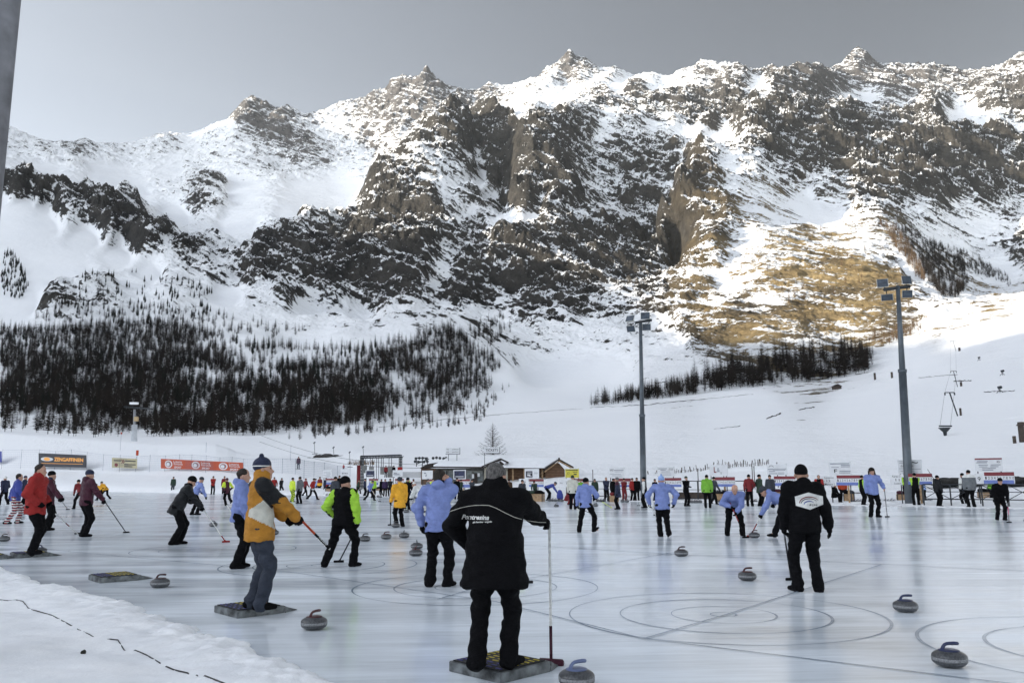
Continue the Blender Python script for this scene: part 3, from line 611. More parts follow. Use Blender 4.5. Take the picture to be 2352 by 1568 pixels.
t = NT('near_snow'); n = t.noise(t.coords('Object'), 2.0, 6, 0.6); t.set(Base_Color=t.ramp(n, 0.3, 0.7, (0.80, 0.815, 0.84, 1), (0.90, 0.905, 0.915, 1)), Roughness=0.85)
t.b.inputs['Specular IOR Level'].default_value = 0.25; t.b.inputs['Subsurface Weight'].default_value = 0.0
t.bump(t.noise(t.coords('Object'), 28, 6, 0.7), 0.6, 0.012)
M_SNOW = t.m
sb = mesh_np('snow_bank', np.stack([bx, by, bz], -1).reshape(-1, 3), np.stack([ib[:-1, :-1], ib[1:, :-1], ib[1:, 1:], ib[:-1, 1:]], -1).reshape(-1, 4), M_SNOW)
if sb.data.polygons[5000].normal.z < 0: sb.data.flip_normals()
tag(sb, kind='structure')
def bank_z(x, y):
    k = np.argmin((bx - x)**2 + (by - y)**2); return float(bz.flat[k])
# black cable half sunk in the snow
CAB = [(-40, 1366, 1), (0, 1377, 1), (20, 1379, 1), (37, 1382, 1), (52, 1387, 1), (65, 1394, 1), (74, 1397, 0), (82, 1400, 1), (118, 1415, 1), (155, 1432, 1), (180, 1444, 1), (205, 1457, 1), (228, 1465, -1), (252, 1469, 1), (262, 1472, 1), (270, 1478, 1),
       (285, 1489, 1), (297, 1492, -1), (310, 1494, 1), (322, 1498, 1), (335, 1505, 1), (367, 1524, 1), (375, 1527, -1), (382, 1530, 1), (400, 1537, 1), (431, 1548, 1), (441, 1551, -1), (452, 1553, 1), (461, 1556, -1), (470, 1558, 1), (505, 1568, 1), (580, 1600, 1)]
cp_ = []
for x, y, up in CAB:
    p = G(x, y, 0.13); z = bank_z(p.x, p.y); p = G(x, y, z); cp_.append((p.x, p.y, bank_z(p.x, p.y) + (0.004 if up == 1 else (-0.002 if up == 0 else -0.03))))
cb = MB(); cb.tube(cp_, 0.006, 6)
tag(cb.build('power_cable', mat('black_rubber', (0.012, 0.01, 0.012), 0.6)), 'thin dark cable half buried in the snow bank in the lower left', 'cable')
p = G(190, 1482, 0.14); z = bank_z(p.x, p.y); cb = MB()
for k, (dx, dy, r) in enumerate(((0, 0, .016), (.012, .01, .02), (.006, .022, .012))): cb.lathe([(0.001, -r), (r*.8, -r*.5), (r, 0.2*r), (r*.6, r), (0.001, r*1.3)], (p.x + dx, p.y + dy, z + .01), 7)
tag(cb.build('dirt_clod', mat('dark_earth', (0.02, 0.018, 0.012), 0.9, 0.3, 40)), 'small dark clod lying on the snow below the cable', 'clod')

# ================================================================== FOREST
M_LARCH = mat('larch_twigs', (0.024, 0.019, 0.0155), 0.95, 0.5, 0.07, spec=0.1)
M_PINE = mat('dark_conifer', (0.014, 0.016, 0.012), 0.95, 0.3, 0.2, spec=0.1)
M_BARK = mat('larch_bark', (0.055, 0.042, 0.033), 0.95, 0.3, 3, spec=0.1)
def tree_arrays(rng, h, nb, dens=1.0, wide=0.17, droop=0.25, blade=0.05):
    """bare larch: thin trunk and many slender branches, as triangles"""
    V, F = [], []
    def tri(a, b, c): k = len(V); V.extend([a, b, c]); F.append((k, k + 1, k + 2))
    r0 = 0.010*h
    for q in range(3):
        a0, a1 = q*2.094, (q + 1)*2.094
        tri((r0*math.cos(a0), r0*math.sin(a0), -0.03*h), (r0*math.cos(a1), r0*math.sin(a1), -0.03*h), (0, 0, h))
    for i in range(nb):
        f = (i + rng.random())/nb; z = h*(0.12 + 0.86*f)
        L = h*wide*(1.05 - f)**0.75*(0.55 + 0.6*rng.random())
        if f < 0.12: L *= 0.55
        a = i*2.399 + rng.random()*0.8; ca, sa = math.cos(a), math.sin(a)
        up = L*(0.35*f + 0.1 - droop*(1 - f)) ; w = blade*h*(0.35 + 0.5*rng.random())*(1.1 - f)
        e = (ca*L, sa*L, z + up); m = (ca*L*0.55, sa*L*0.55, z + up*0.4)
        tri((0, 0, z - w*0.5), (0, 0, z + w*0.6), e)
        tri((m[0] - sa*w*0.9, m[1] + ca*w*0.9, m[2] + w*0.5), (m[0] + sa*w*0.9, m[1] - ca*w*0.9, m[2] + w*0.3), (ca*L*1.02, sa*L*1.02, z + up - w*0.7))
    return np.array(V, np.float32), np.array(F, np.int32)
rng = random.Random(11)
VAR = [tree_arrays(rng, 1.0, 56, wide=0.19 + 0.04*(k % 3), droop=0.15 + 0.15*(k % 2), blade=0.048) for k in range(6)]
VARN = [tree_arrays(rng, 1.0, 110, wide=0.18 + 0.04*(k % 3), droop=0.15 + 0.1*(k % 2), blade=0.028) for k in range(5)]
VARP = [tree_arrays(rng, 1.0, 70, wide=0.13, droop=0.35, blade=0.085) for k in range(2)]
def inpoly(x, y, pl):
    c = False; n = len(pl)
    for i in range(n):
        x1, y1 = pl[i]; x2, y2 = pl[i - 1]
        if (y1 > y) != (y2 > y) and x < (x2 - x1)*(y - y1)/(y2 - y1) + x1: c = not c
    return c
FOR = [(0, 752), (60, 760), (150, 757), (240, 745), (330, 742), (420, 748), (500, 772), (560, 785), (640, 795), (700, 803), (800, 803), (900, 788), (980, 762), (1030, 752), (1065, 775), (1105, 800), (1160, 842), (1125, 860), (1135, 900), (1060, 950), (950, 968), (850, 975), (690, 990), (600, 1000), (0, 1006)]
pts = []
def scatter(n, poly, dens, hmin, hmax, kind):
    xs, ys = [p[0] for p in poly], [p[1] for p in poly]; k = 0; tries = 0
    while k < n and tries < n*12:
        tries += 1
        x, y = rng.uniform(min(xs), max(xs)), rng.uniform(min(ys), max(ys))
        if not inpoly(x, y, poly) or rng.random() > dens(x, y): continue
        p = hit(x, y, 250)
        if p is None: continue
        hh = rng.uniform(hmin, hmax); pts.append((p, hh, kind)); k += 1
def clump(x, y, s=45, lo=0.25):
    v = float(fbm(np.array([x]), np.array([y*1.6]), s, 3, 77)[0]); return lo + (1 - lo)*float(sstep(-0.18, 0.12, v))
def dfor(x, y):
    v = float(fbm(np.array([x*.55]), np.array([y*1.7]), 60, 4, 77, .6)[0]); d = 0.12 + 0.88*float(sstep(-0.22, 0.02, v + (.12 if x < 420 and y < 930 else 0)))
    if abs(y - (757 + max(0, (x - 420))*.10)) < 16 and x < 800: d = 1
    if y > 950: d *= 0.75
    if x > 850 and y > 900: d *= 0.55
    if 520 < x < 860 and 806 < y < 842: d *= 0.25
    if x < 200 and y > 955: d *= 0.4
    if x > 1060: d *= 0.7
    return d
scatter(6300, FOR, dfor, 8, 15, 0)
scatter(220, [(0, 780), (900, 800), (900, 960), (0, 980)], lambda x, y: clump(x, y, 90, 0.1), 11, 17, 1)
scatter(110, [(0, 640), (10, 575), (35, 590), (60, 640), (70, 670), (40, 690), (10, 680)], lambda x, y: 1, 9, 15, 1)
scatter(150, [(180, 640), (230, 610), (480, 660), (520, 720), (420, 745), (200, 745), (100, 735)], lambda x, y: clump(x, y, 40, 0.05), 9, 14, 1)
scatter(160, [(80, 740), (90, 700), (300, 700), (560, 730), (700, 760), (640, 790), (500, 770)], lambda x, y: clump(x, y, 40, 0.1), 9, 15, 0)
scatter(150, [(880, 985), (1100, 930), (1180, 880), (1100, 975), (700, 1012), (640, 1012), (700, 990)], lambda x, y: clump(x, y, 40, 0.05), 3, 8, 0)
scatter(60, [(1060, 770), (1150, 720), (1180, 770), (1120, 800)], lambda x, y: clump(x, y, 40, 0.05), 9, 15, 0)
scatter(250, [(1355, 933), (1380, 926), (1500, 898), (1600, 882), (1600, 905), (1500, 919), (1400, 930)], lambda x, y: clump(x, y, 22, .2), 6, 14, 0)
scatter(430, [(1590, 884), (1700, 850), (1800, 826), (1980, 806), (2010, 838), (1990, 856), (1900, 873), (1700, 893), (1590, 905)], lambda x, y: clump(x, y, 26, 0.12), 8, 24, 0)
scatter(120, [(1450, 905), (1700, 850), (1900, 815), (2000, 800), (2020, 815), (1700, 870), (1450, 915)], lambda x, y: 1, 5, 13, 0)
scatter(70, [(1980, 790), (2010, 770), (2100, 745), (2120, 760), (2030, 795)], lambda x, y: 0.8, 6, 14, 2)
scatter(170, [(2020, 512), (2050, 520), (2085, 560), (2110, 600), (2130, 650), (2105, 640), (2080, 600), (2050, 560)], lambda x, y: 1, 13, 19, 2)
scatter(520, [(2055, 520), (2100, 535), (2160, 565), (2215, 605), (2225, 650), (2200, 690), (2160, 680), (2130, 645), (2110, 590)], lambda x, y: clump(x, y, 50, 0.35), 13, 19, 0)
scatter(200, [(2150, 555), (2240, 590), (2330, 645), (2320, 660), (2220, 622), (2160, 575)], lambda x, y: clump(x, y, 50, 0.4), 12, 17, 0)
scatter(40, [(1690, 460), (1990, 520), (2020, 640), (1900, 700), (1700, 690)], lambda x, y: 1, 10, 14, 2)
pts.sort(key=lambda t: -t[1]/t[0].y)
M_LARCH2 = mat('sun_tinted_larch_and_scrub', (0.13, 0.088, 0.055), 0.95, 0.3, 0.15, spec=0.1)  # lighter copy of the larch twigs, sunlight put into the colour; scrub shares it
IND = 270
proto = {}
def tree_mesh(kind, k):
    key = (kind, k)
    if key not in proto:
        V, F = (VARP[k % 2] if kind == 1 else VARN[k % 5])
        me = bpy.data.meshes.new('larch_tree'); me.from_pydata(V.tolist(), [], F.tolist()); me.materials.append((M_LARCH, M_PINE, M_LARCH2)[kind]); me.update(); proto[key] = me
    return proto[key]
nfor = 0
for i, (p, hh, kind) in enumerate(pts[:IND]):
    o = bpy.data.objects.new('larch_tree' if kind != 1 else 'pine_tree', tree_mesh(kind, rng.randrange(5))); COL.objects.link(o)
    o.location = (p.x, p.y, p.z - 0.2); o.scale = (hh*rng.uniform(.9, 1.25),)*2 + (hh,); o.rotation_euler = (0, 0, rng.uniform(0, 6.28))
    if p.x < 0.06*p.y: tag(o, 'bare brown tree standing in the dark forest on the left below the mountain' , 'tree', 'bare trees of the left forest')
    else: tag(o, 'bare brown tree in the forest strip at the foot of the sunny grass slope', 'tree', 'bare trees of the right forest strip')
def merge(sel, name, m, kind):
    Vs, Fs, off = [], [], 0
    for p, hh, kd in sel:
        V, F = (VARP[rng.randrange(2)] if kd == 1 else VAR[rng.randrange(6)])
        a = rng.uniform(0, 6.28); c, s = math.cos(a), math.sin(a); w = hh*rng.uniform(.95, 1.3)
        Q = np.empty_like(V); Q[:, 0] = (V[:, 0]*c - V[:, 1]*s)*w + p.x; Q[:, 1] = (V[:, 0]*s + V[:, 1]*c)*w + p.y; Q[:, 2] = V[:, 2]*hh + p.z - 0.2
        Vs.append(Q); Fs.append(F + off); off += len(V)
    o = mesh_np(name, np.concatenate(Vs), np.concatenate(Fs), m, None, False); tag(o, kind='stuff'); return o
rest = pts[IND:]
merge([t for t in rest if t[2] == 0], 'larch_forest', M_LARCH, 0)
merge([t for t in rest if t[2] == 1], 'pine_forest', M_PINE, 1)
merge([t for t in rest if t[2] == 2], 'sun_tinted_larch_forest', M_LARCH2, 2)

# the single bare larch behind the ticket hut
def lone_tree(x, ytop, ybase, width_px, Y):
    base = P(x, ybase, Y); h = (ybase - ytop)/pxm(Y); W = width_px/2/pxm(Y); r = random.Random(5)
    t = empty('larch_tree', base); tag(t, 'single bare larch with upswept twigs rising behind the ticket sign', 'tree')
    mt = MB(); mt.tube([(0, 0, -1.5), (0.02, 0, h*.3), (0, 0.02, h*.7), (0, 0, h)], [0.16, 0.13, 0.07, 0.01], 7); mt.build('trunk', M_BARK, t)
    mc = MB()
    for i in range(120):
        f = (i + r.random())/120; z = h*(0.06 + 0.9*f); L = W*(1.0 - f)**0.8*(0.75 + 0.45*r.random()) + 0.08
        a = i*2.4; c, s = math.cos(a), math.sin(a); pts_ = []
        for k in range(5):
            q = k/4; pts_.append((c*L*q, s*L*q, z + L*(-0.18*math.sin(q*3.14)*(1 - f) + 0.22*q*q)))
        mc.tube(pts_, [0.028*(1 - f*.6)*(1 - .8*q/4) + 0.006 for q in range(5)], 3, False)
        for k in range(1, 5):
            for sgn in (-1, 1):
                for _ in range(2):
                    q = (k - r.random()*.9)/4; b = Vector((c*L*q, s*L*q, z + L*(-0.18*math.sin(q*3.14)*(1 - f) + 0.22*q*q)))
                    d = Vector((c*.5 - s*sgn*r.uniform(.3, .9), s*.5 + c*sgn*r.uniform(.3, .9), r.uniform(-.25, .45)))*L*0.30*r.uniform(.4, 1)
                    mc.tube([b, b + d], [0.011, 0.004], 3, False)
    mc.build('crown', M_LARCH, t)
lone_tree(1132, 970, 1064, 82, 150)

# ================================================================== PEOPLE: one smooth surface per layer, taken from blended limb volumes
def sdf_cap(Q, a, b, ra, rb, sq=None):
    a = np.array(a, float); b = np.array(b, float)
    if sq is not None:                      # flattened along a direction by a factor
        n, f = np.array(sq[0], float), sq[1]
        def T(v, o): return v + ((v - o)@n)[..., None]*n*(1/f - 1) if v.ndim > 1 else v + ((v - o)@n)*n*(1/f - 1)
        o = a; Q = T(Q, o); b = T(b, o)
    d = b - a; L = max(d@d, 1e-9)
    t = np.clip(((Q - a)@d)/L, 0, 1)
    D = np.sqrt(((Q - a - t[:, None]*d)**2).sum(1)) - (ra + (rb - ra)*t)
    return D
def sdf_ell(Q, c, r, R=None):
    q = Q - np.array(c, float)
    if R is not None: q = q@np.array(R)      # columns of R are the ellipsoid's axes
    r = np.array(r, float)
    k0 = np.sqrt(((q/r)**2).sum(1)); k1 = np.sqrt(((q/(r*r))**2).sum(1)) + 1e-9
    return k0*(k0 - 1)/k1
def smin(a, b, k):
    if k <= 0: return np.minimum(a, b)
    h = np.clip(0.5 + 0.5*(b - a)/k, 0, 1); return b + (a - b)*h - k*h*(1 - h)
def eval_prims(Q, prims):
    D = None
    for p in prims:
        kind, k = p[0], p[1]
        if kind == 'cap': d = sdf_cap(Q, *p[2:])
        elif kind == 'ell': d = sdf_ell(Q, *p[2:])
        elif kind == 'cut':                  # cut away everything on one side of a plane: point, normal
            d = (Q - np.array(p[2], float))@np.array(p[3], float); D = np.maximum(D, d); continue
        elif kind == 'sub':
            d = sdf_ell(Q, *p[2:]); D = -smin(-D, d, k); continue
        D = d if D is None else smin(D, d, k)
    return D
def bounds(prims, pad):
    lo = np.full(3, 1e9); hi = -lo
    for p in prims:
        if p[0] == 'cap':
            for c, r in ((p[2], p[4]), (p[3], p[5])): lo = np.minimum(lo, np.array(c) - r); hi = np.maximum(hi, np.array(c) + r)
        elif p[0] == 'ell':
            r = max(p[3]); lo = np.minimum(lo, np.array(p[2]) - r); hi = np.maximum(hi, np.array(p[2]) + r)
    return lo - pad, hi + pad
def surface(prims, h, wrinkle=0.0, wfreq=9.0, seed=0):
    lo, hi = bounds(prims, 2*h + 0.01)
    n = np.ceil((hi - lo)/h).astype(int) + 1
    ax = [lo[i] + h*np.arange(n[i]) for i in range(3)]
    GX, GY, GZ = np.meshgrid(*ax, indexing='ij'); Q = np.stack([GX.ravel(), GY.ravel(), GZ.ravel()], 1)
    D = eval_prims(Q, prims)
    if wrinkle:
        m = np.abs(D) < 0.06; q = Q[m]
        w = perlin(q[:, 0]*wfreq + q[:, 2]*wfreq*0.9 + seed, q[:, 1]*wfreq - q[:, 2]*wfreq*0.5, seed) + 0.8*perlin(q[:, 2]*wfreq*1.5 + 3, (q[:, 0] - q[:, 1])*wfreq*0.7, seed + 3)
        D[m] += wrinkle*w
    D = D.reshape(n)
    S = D < 0
    # naive surface nets
    cnt = np.zeros(tuple(n - 1), np.int32); acc = np.zeros(tuple(n - 1) + (3,))
    sl = [slice(None, -1), slice(1, None)]
    for axis in range(3):
        o = [a for a in range(3) if a != axis]
        for i in (0, 1):
            for j in (0, 1):
                s0 = [None]*3; s1 = [None]*3
                s0[axis], s1[axis] = sl[0], sl[1]
                s0[o[0]] = s1[o[0]] = sl[i]; s0[o[1]] = s1[o[1]] = sl[j]
                d0, d1 = D[tuple(s0)], D[tuple(s1)]; c = (d0 < 0) != (d1 < 0)
                with np.errstate(divide='ignore', invalid='ignore'): t = np.where(c, d0/(d0 - d1), 0)
                cnt += c; acc[..., axis] += t*c; acc[..., o[0]] += i*c; acc[..., o[1]] += j*c
    act = cnt > 0; idx = -np.ones(cnt.shape, np.int64); ii = np.argwhere(act); idx[act] = np.arange(len(ii))
    V = lo + h*(ii + acc[act]/cnt[act][:, None])
    Fs = []
    for axis in range(3):
        o1, o2 = (axis + 1) % 3, (axis + 2) % 3
        s0 = [slice(1, -1)]*3; s1 = [slice(1, -1)]*3; s0[axis] = slice(0, -1); s1[axis] = slice(1, None)
        a_, b_ = S[tuple(s0)], S[tuple(s1)]
        e = np.argwhere(a_ != b_)
        if not len(e): continue
        pos = e.copy(); pos[:, o1] += 1; pos[:, o2] += 1
        flip = a_[tuple(e.T)]
        def cell(d1, d2):
            q = pos.copy(); q[:, o1] -= d1; q[:, o2] -= d2; return idx[tuple(q.T)]
        c00, c10, c11, c01 = cell(0, 0), cell(1, 0), cell(1, 1), cell(0, 1)
        Fq = np.stack([c00, c10, c11, c01], 1); Fq[~flip] = Fq[~flip][:, ::-1]; Fs.append(Fq)
    F = np.concatenate(Fs); F = F[(F >= 0).all(1)]
    return V, F

def ik(a, b, l1, l2, pole):
    a, b = np.array(a, float), np.array(b, float); d = b - a; L = np.linalg.norm(d)
    if L > (l1 + l2)*0.995: b = a + d/L*(l1 + l2)*0.995; d = b - a; L = np.linalg.norm(d)
    x = (l1*l1 - l2*l2 + L*L)/(2*L); y = math.sqrt(max(l1*l1 - x*x, 0)); u = d/L
    p = np.array(pole, float); p = p - (p@u)*u; p /= max(np.linalg.norm(p), 1e-6)
    return a + u*x + p*y, b
def unit(v): v = np.array(v, float); return v/np.linalg.norm(v)
def norm_frame(fwd, up):
    f = unit(fwd); u = np.array(up, float); u = unit(u - (u@f)*f); r = np.cross(f, u); return r, f, u

def hairmat(nm):
    key = 'strands_' + nm
    if key in _mats: return _mats[key]
    c = PAL[nm]; t = NT(key); n = t.noise(t.coords('Object', (1, 1, .35)), 70, 5, .7)
    t.set(Base_Color=t.ramp(n, .35, .65, tuple(v*.35 for v in c) + (1,), tuple(min(1, v*2.0) for v in c) + (1,)), Roughness=.6); t.b.inputs['Specular IOR Level'].default_value = .25; t.bump(n, .9, .02)
    _mats[key] = t.m; return t.m
POSES = dict(
    stand=dict(pel=(0, 0, .93), lean=2, feet=((-.11, .02, 0), (.12, -.03, 0)), toes=(-8, 10), hands=((-.25, .04, .84), (.25, .06, .84))),
    pockets=dict(pel=(0, 0, .93), lean=2, feet=((-.11, 0, 0), (.12, .03, 0)), toes=(-8, 10), hands=((-.20, .15, 1.0), (.20, .15, 1.0))),
    folded=dict(pel=(0, 0, .93), lean=3, feet=((-.12, 0, 0), (.12, .02, 0)), toes=(-10, 10), hands=((.06, .24, 1.17), (-.05, .25, 1.14))),
    walk=dict(pel=(0, 0, .90), lean=5, feet=((-.08, .30, 0), (.08, -.34, .06)), toes=(0, 0), hands=((-.26, -.16, .88), (.26, .26, .92))),
    walk2=dict(pel=(0, 0, .90), lean=5, feet=((-.08, -.34, .06), (.08, .30, 0)), toes=(0, 0), hands=((-.26, .26, .92), (.26, -.16, .88))),
    stride=dict(pel=(0, 0, .86), lean=10, feet=((-.10, .42, 0), (.10, -.42, .05)), toes=(0, 0), hands=((-.26, -.05, .9), (.28, .25, .95))),
    lean=dict(pel=(0, -.06, .90), lean=27, feet=((-.11, .03, 0), (.12, -.12, 0)), toes=(-5, 8), hands=((-.12, .52, .98), (.14, .46, .90))),
    sweep=dict(pel=(0, -.20, .86), lean=62, feet=((-.20, .10, 0), (.20, -.22, 0)), toes=(-8, 12), hands=((-.10, .40, .72), (.12, .62, .52))),
    bend=dict(pel=(0, -.18, .88), lean=70, feet=((-.13, .05, 0), (.14, -.12, 0)), toes=(-5, 8), hands=((-.12, .50, .70), (.14, .55, .60))),
    squat=dict(pel=(0, -.10, .36), lean=28, feet=((-.15, .22, 0), (.16, .12, 0)), toes=(-12, 14), hands=((-.16, .45, .50), (.16, .42, .48))),
    sit=dict(pel=(0, 0, .46), lean=10, feet=((-.13, .42, 0), (.14, .46, 0)), toes=(-8, 10), hands=((-.16, .36, .56), (.16, .34, .56))),
    broom=dict(pel=(0, 0, .93), lean=3, feet=((-.11, .03, 0), (.12, -.03, 0)), toes=(-8, 10), hands=((-.24, .05, .86), (.30, .28, 1.02))),
)
TINT = {}
def cloth(name, col, rough=0.8, sheen=0.0):
    key = 'cloth_' + name
    if key in _mats: return _mats[key]
    t = NT(key); co = t.coords('Object')
    n = t.noise(co, 9, 5, 0.6); fine = t.noise(co, 160, 2, 0.5)
    a = tuple(c*0.78 for c in col[:3]) + (1,); b = tuple(min(1, c*1.12) for c in col[:3]) + (1,)
    t.set(Base_Color=t.ramp(n, 0.3, 0.7, a, b), Roughness=rough); t.b.inputs['Specular IOR Level'].default_value = 0.08 if max(col[:3]) < .05 else .2
    t.bump(t.math('MULTIPLY_ADD', fine, 0.15, t.noise(t.coords('Object', (1, 1, 2.2)), 11, 5, 0.65)), 0.9, 0.04)
    _mats[key] = t.m; return t.m
PAL = dict(black=(.0045, .0045, .0055), charcoal=(.018, .019, .021), grey=(.14, .15, .16), slate=(.045, .05, .062), denim=(.035, .042, .06), white=(.72, .72, .70), cream=(.55, .54, .48), blue=(.20, .255, .52), sky=(.30, .42, .72),
           royal=(.05, .07, .30), navy=(.022, .028, .06), red=(.30, .026, .024), dred=(.17, .018, .022), maroon=(.055, .012, .025), ochre=(.44, .20, .03), yellow=(.80, .40, .04), lime=(.36, .64, .06), green=(.18, .42, .05), acid=(.62, .78, .06),
           dgreen=(.03, .05, .035), brown=(.06, .035, .02), orange=(.45, .06, .02), purple=(.05, .03, .08), pink=(.5, .05, .15), hair=(.02, .015, .012), ghair=(.085, .08, .078), skin=(.42, .24, .17))
def C(name, rough=0.8): return cloth(name, PAL[name] + (1,), rough)
M_SKIN = mat('skin', (.42, .24, .17), 0.6, 0.12, 12)

def person(loc, face, h, pose='stand', jac='blue', tro='black', hat=None, hair='hair', gl='black', shoe='black', label='', group=None, res=None, coat=0.0, head=(0, 0), paint=None, tpaint=None, over=None,
           scarf=None, hood=False, bulk=1.0, tb=None, flare=0.0, wr=None, fingers=False, tilt=0, collar=0.0, pom=False, brim=False, hatpaint=None):
    """loc world point under the pelvis; face degrees clockwise from the view direction; h standing height"""
    ps = dict(POSES[pose]); ps.update(over or {})
    Y = loc[1]; res = res or (0.0125 if Y < 14 else 0.017 if Y < 22 else 0.024 if Y < 40 else 0.030 if Y < 60 else 0.036)
    k = h/1.78; wr = (0.018 if Y < 40 else 0.009) if wr is None else wr
    bulk *= 1.0; tb = (tb or 1.0)*bulk; coat += .045
    pel = np.array(ps['pel'], float); th = math.radians(ps['lean']); tl = math.radians(ps.get('side', 0))
    up = unit((math.sin(tl), math.sin(th)*math.cos(tl), math.cos(th)*math.cos(tl)))
    tw = math.radians(ps.get('twist', 0))
    r0 = np.array((math.cos(tw), -math.sin(tw), 0)); rt = unit(r0 - (r0@up)*up); fw = np.cross(up, rt)
    chest = pel + up*0.36; neck = pel + up*0.555; sh_c = pel + up*0.49
    hy, hp = math.radians(head[0]), math.radians(head[1])
    hup = unit(0.55*up + 0.45*np.array((0, 0, 1)) + 0.0*fw) if ps['lean'] < 50 else unit(up*0.8 + np.array((0, 0, .5)))
    hf = fw*math.cos(hy) + rt*math.sin(hy); hf = unit(hf - (hf@hup)*hup); hup2 = unit(hup*math.cos(hp) + hf*math.sin(hp)); hf = unit(hf*math.cos(hp) - hup*math.sin(hp)); hr = np.cross(hf, hup2)
    hc = neck + hup*0.115 + hf*0.015
    RH = np.stack([hr, hf, hup2], 1)
    def H(x, y, z): return hc + hr*x + hf*y + hup2*z
    body = [('ell', 0, H(0, 0, .035), (.078, .098, .105), RH), ('ell', .03, H(0, .035, -.04), (.060, .070, .078), RH), ('cap', .02, H(0, .095, .005), H(0, .118, -.022), .010, .015),
            ('ell', .015, H(0, .088, -.055), (.028, .016, .010), RH), ('ell', .02, H(0, .08, -.092), (.030, .026, .022), RH), ('cap', .03, H(0, -.02, -.05), neck - up*.03, .055, .062)]
    for s in (-1, 1): body += [('ell', .008, H(s*.086, -.004, -.004), (.015, .022, .034), RH), ('ell', .01, H(s*.03, .082, .036), (.024, .014, .010), RH)]
    for s in (-1, 1): body.append(('sub', .012, H(s*.031, .100, .016), (.016, .012, .010), RH))
    body += [('cap', .06, pel + up*.05, chest, .12, .135, (fw, .7)), ('cap', .05, sh_c - rt*.13, sh_c + rt*.13, .062, .062), ('ell', .05, pel, (.15, .115, .12))]
    sides = (-1, 1); hipc = [pel + np.array((s*.088*math.cos(tw), -s*.088*math.sin(tw), -.03)) for s in sides]
    tr, jk = [], []; shs = []; gvs = []
    tr.append(('ell', 0, pel + np.array((0, -.01, .02)), (.155*bulk, .122*bulk, .14)))
    legs = []
    for i, s in enumerate(sides):
        ft = np.array(ps['feet'][i], float); toe = math.radians(ps['toes'][i]); td = np.array((math.sin(toe), math.cos(toe), 0))
        ank = ft + np.array((0, 0, .085)); pole = unit(np.array((s*.08, 1, 0)) + td*.5)
        kn, ank = ik(hipc[i], ank, .44, .42, pole); legs.append((hipc[i], kn, ank))
        body += [('cap', .03, hipc[i], kn, .082, .052), ('cap', .02, kn, ank, .052, .036), ('cap', .02, ank, ank + td*.12 - np.array((0, 0, .05)), .036, .028)]
        tr += [('cap', .035, hipc[i] + np.array((0, -.012, 0)), kn, .107*bulk, .080), ('cap', .03, kn, ank - np.array((0, 0, .030)), .078, .078)]
        pitch = ps.get('heel', (0, 0))[i]; dz = math.sin(math.radians(pitch))
        tt_ = unit(td*math.cos(math.radians(pitch)) - np.array((0, 0, dz)))
        a0 = ank - np.array((0, 0, .045)); base = -.006
        sh = []; shs.append(sh)
        sh += [('cap', 0 if i == 0 else .0, a0 - tt_*.055, a0 + tt_*.10, .043, .040), ('cap', .02, a0 + tt_*.07, a0 + tt_*.165 - np.array((0, 0, .006)), .042, .032), ('cap', .02, ank + np.array((0, 0, .02)), a0, .047, .046)]
    arms = []
    for i, s in enumerate(sides):
        S_ = sh_c + rt*s*.185*min(bulk, 1.12)*(1 + (tb/bulk - 1)*.6) + up*.0; hd = np.array(ps['hands'][i], float)
        pole = np.array(ps['epole'][i], float) if 'epole' in ps else unit(rt*s*.6 - fw*.7 - np.array((0, 0, .5)))
        el, wrst = ik(S_, hd, .295, .265, pole); arms.append((S_, el, wrst))
        body += [('cap', .04, S_, el, .052, .040), ('cap', .02, el, wrst, .040, .028)]
        jk_a = [('cap', .05, S_, el, .080*bulk, .068*bulk), ('cap', .03, el, wrst - unit(wrst - el)*.02, .068*bulk, .060*max(1, bulk*.95))]
        jk += jk_a
        hdir = np.array(ps['hdir'][i], float) if 'hdir' in ps else unit((wrst - el) + np.array((0, 0, -.12))); hdir = unit(hdir)
        bare = (gl is None) or (isinstance(gl, tuple) and gl[i] is None)
        gv = []; gvs.append(gv if not bare else None); tgt = body if bare else gv; g = .006 if not bare else 0
        side = unit(np.cross(hdir, rt*s)); side = side if np.linalg.norm(side) > 0 else fw
        pn = unit(np.cross(hdir, side))*s      # palm normal
        palm = wrst + hdir*.055
        tgt.append(('cap', .015, wrst - hdir*.015, palm, .028 + g, .033 + g)); tgt.append(('cap', .012, palm - side*.022, palm + side*.026, .022 + g, .020 + g))
        curl = ps.get('curl', (.55, .55))[i]
        inw = unit(-rt*s + 0.01*up); inw = unit(inw - (inw@hdir)*hdir)
        if Y < 34:
            for f_, (off, ln) in enumerate(((.034, .062), (.012, .074), (-.011, .070), (-.032, .055))):
                b0 = palm + hdir*.022 + side*off; d1 = unit(hdir*math.cos(curl) + inw*math.sin(curl)); m0 = b0 + d1*ln*.55; d2 = unit(hdir*math.cos(curl*2.4) + inw*math.sin(curl*2.4)); e0 = m0 + d2*ln*.55
                tgt += [('cap', .006, b0, m0, .0105 + g*.7, .0098 + g*.7), ('cap', .004, m0, e0, .0098 + g*.7, .0085 + g*.7)]
            t0 = wrst + hdir*.03 + side*.030; t1 = t0 + unit(side*.7 + hdir*.7 + inw*.3)*.036; t2 = t1 + unit(side*.1 + hdir*.8 + inw*.5)*.032
            tgt += [('cap', .008, t0, t1, .014 + g, .012 + g), ('cap', .004, t1, t2, .012 + g, .0095 + g)]
        else:
            tgt.append(('cap', .012, palm, palm + unit(hdir + inw*.6)*.06, .032 + g, .026 + g)); tgt.append(('cap', .008, palm - hdir*.03 + side*.03, palm + side*.05 + hdir*.01, .014, .012))
    hd_ = unit(up*min(1, ps['lean']/45) + np.array((0, 0, 1))*max(0.25, 1 - ps['lean']/45)) if ps['lean'] > 12 else np.array((0, 0, 1.0))
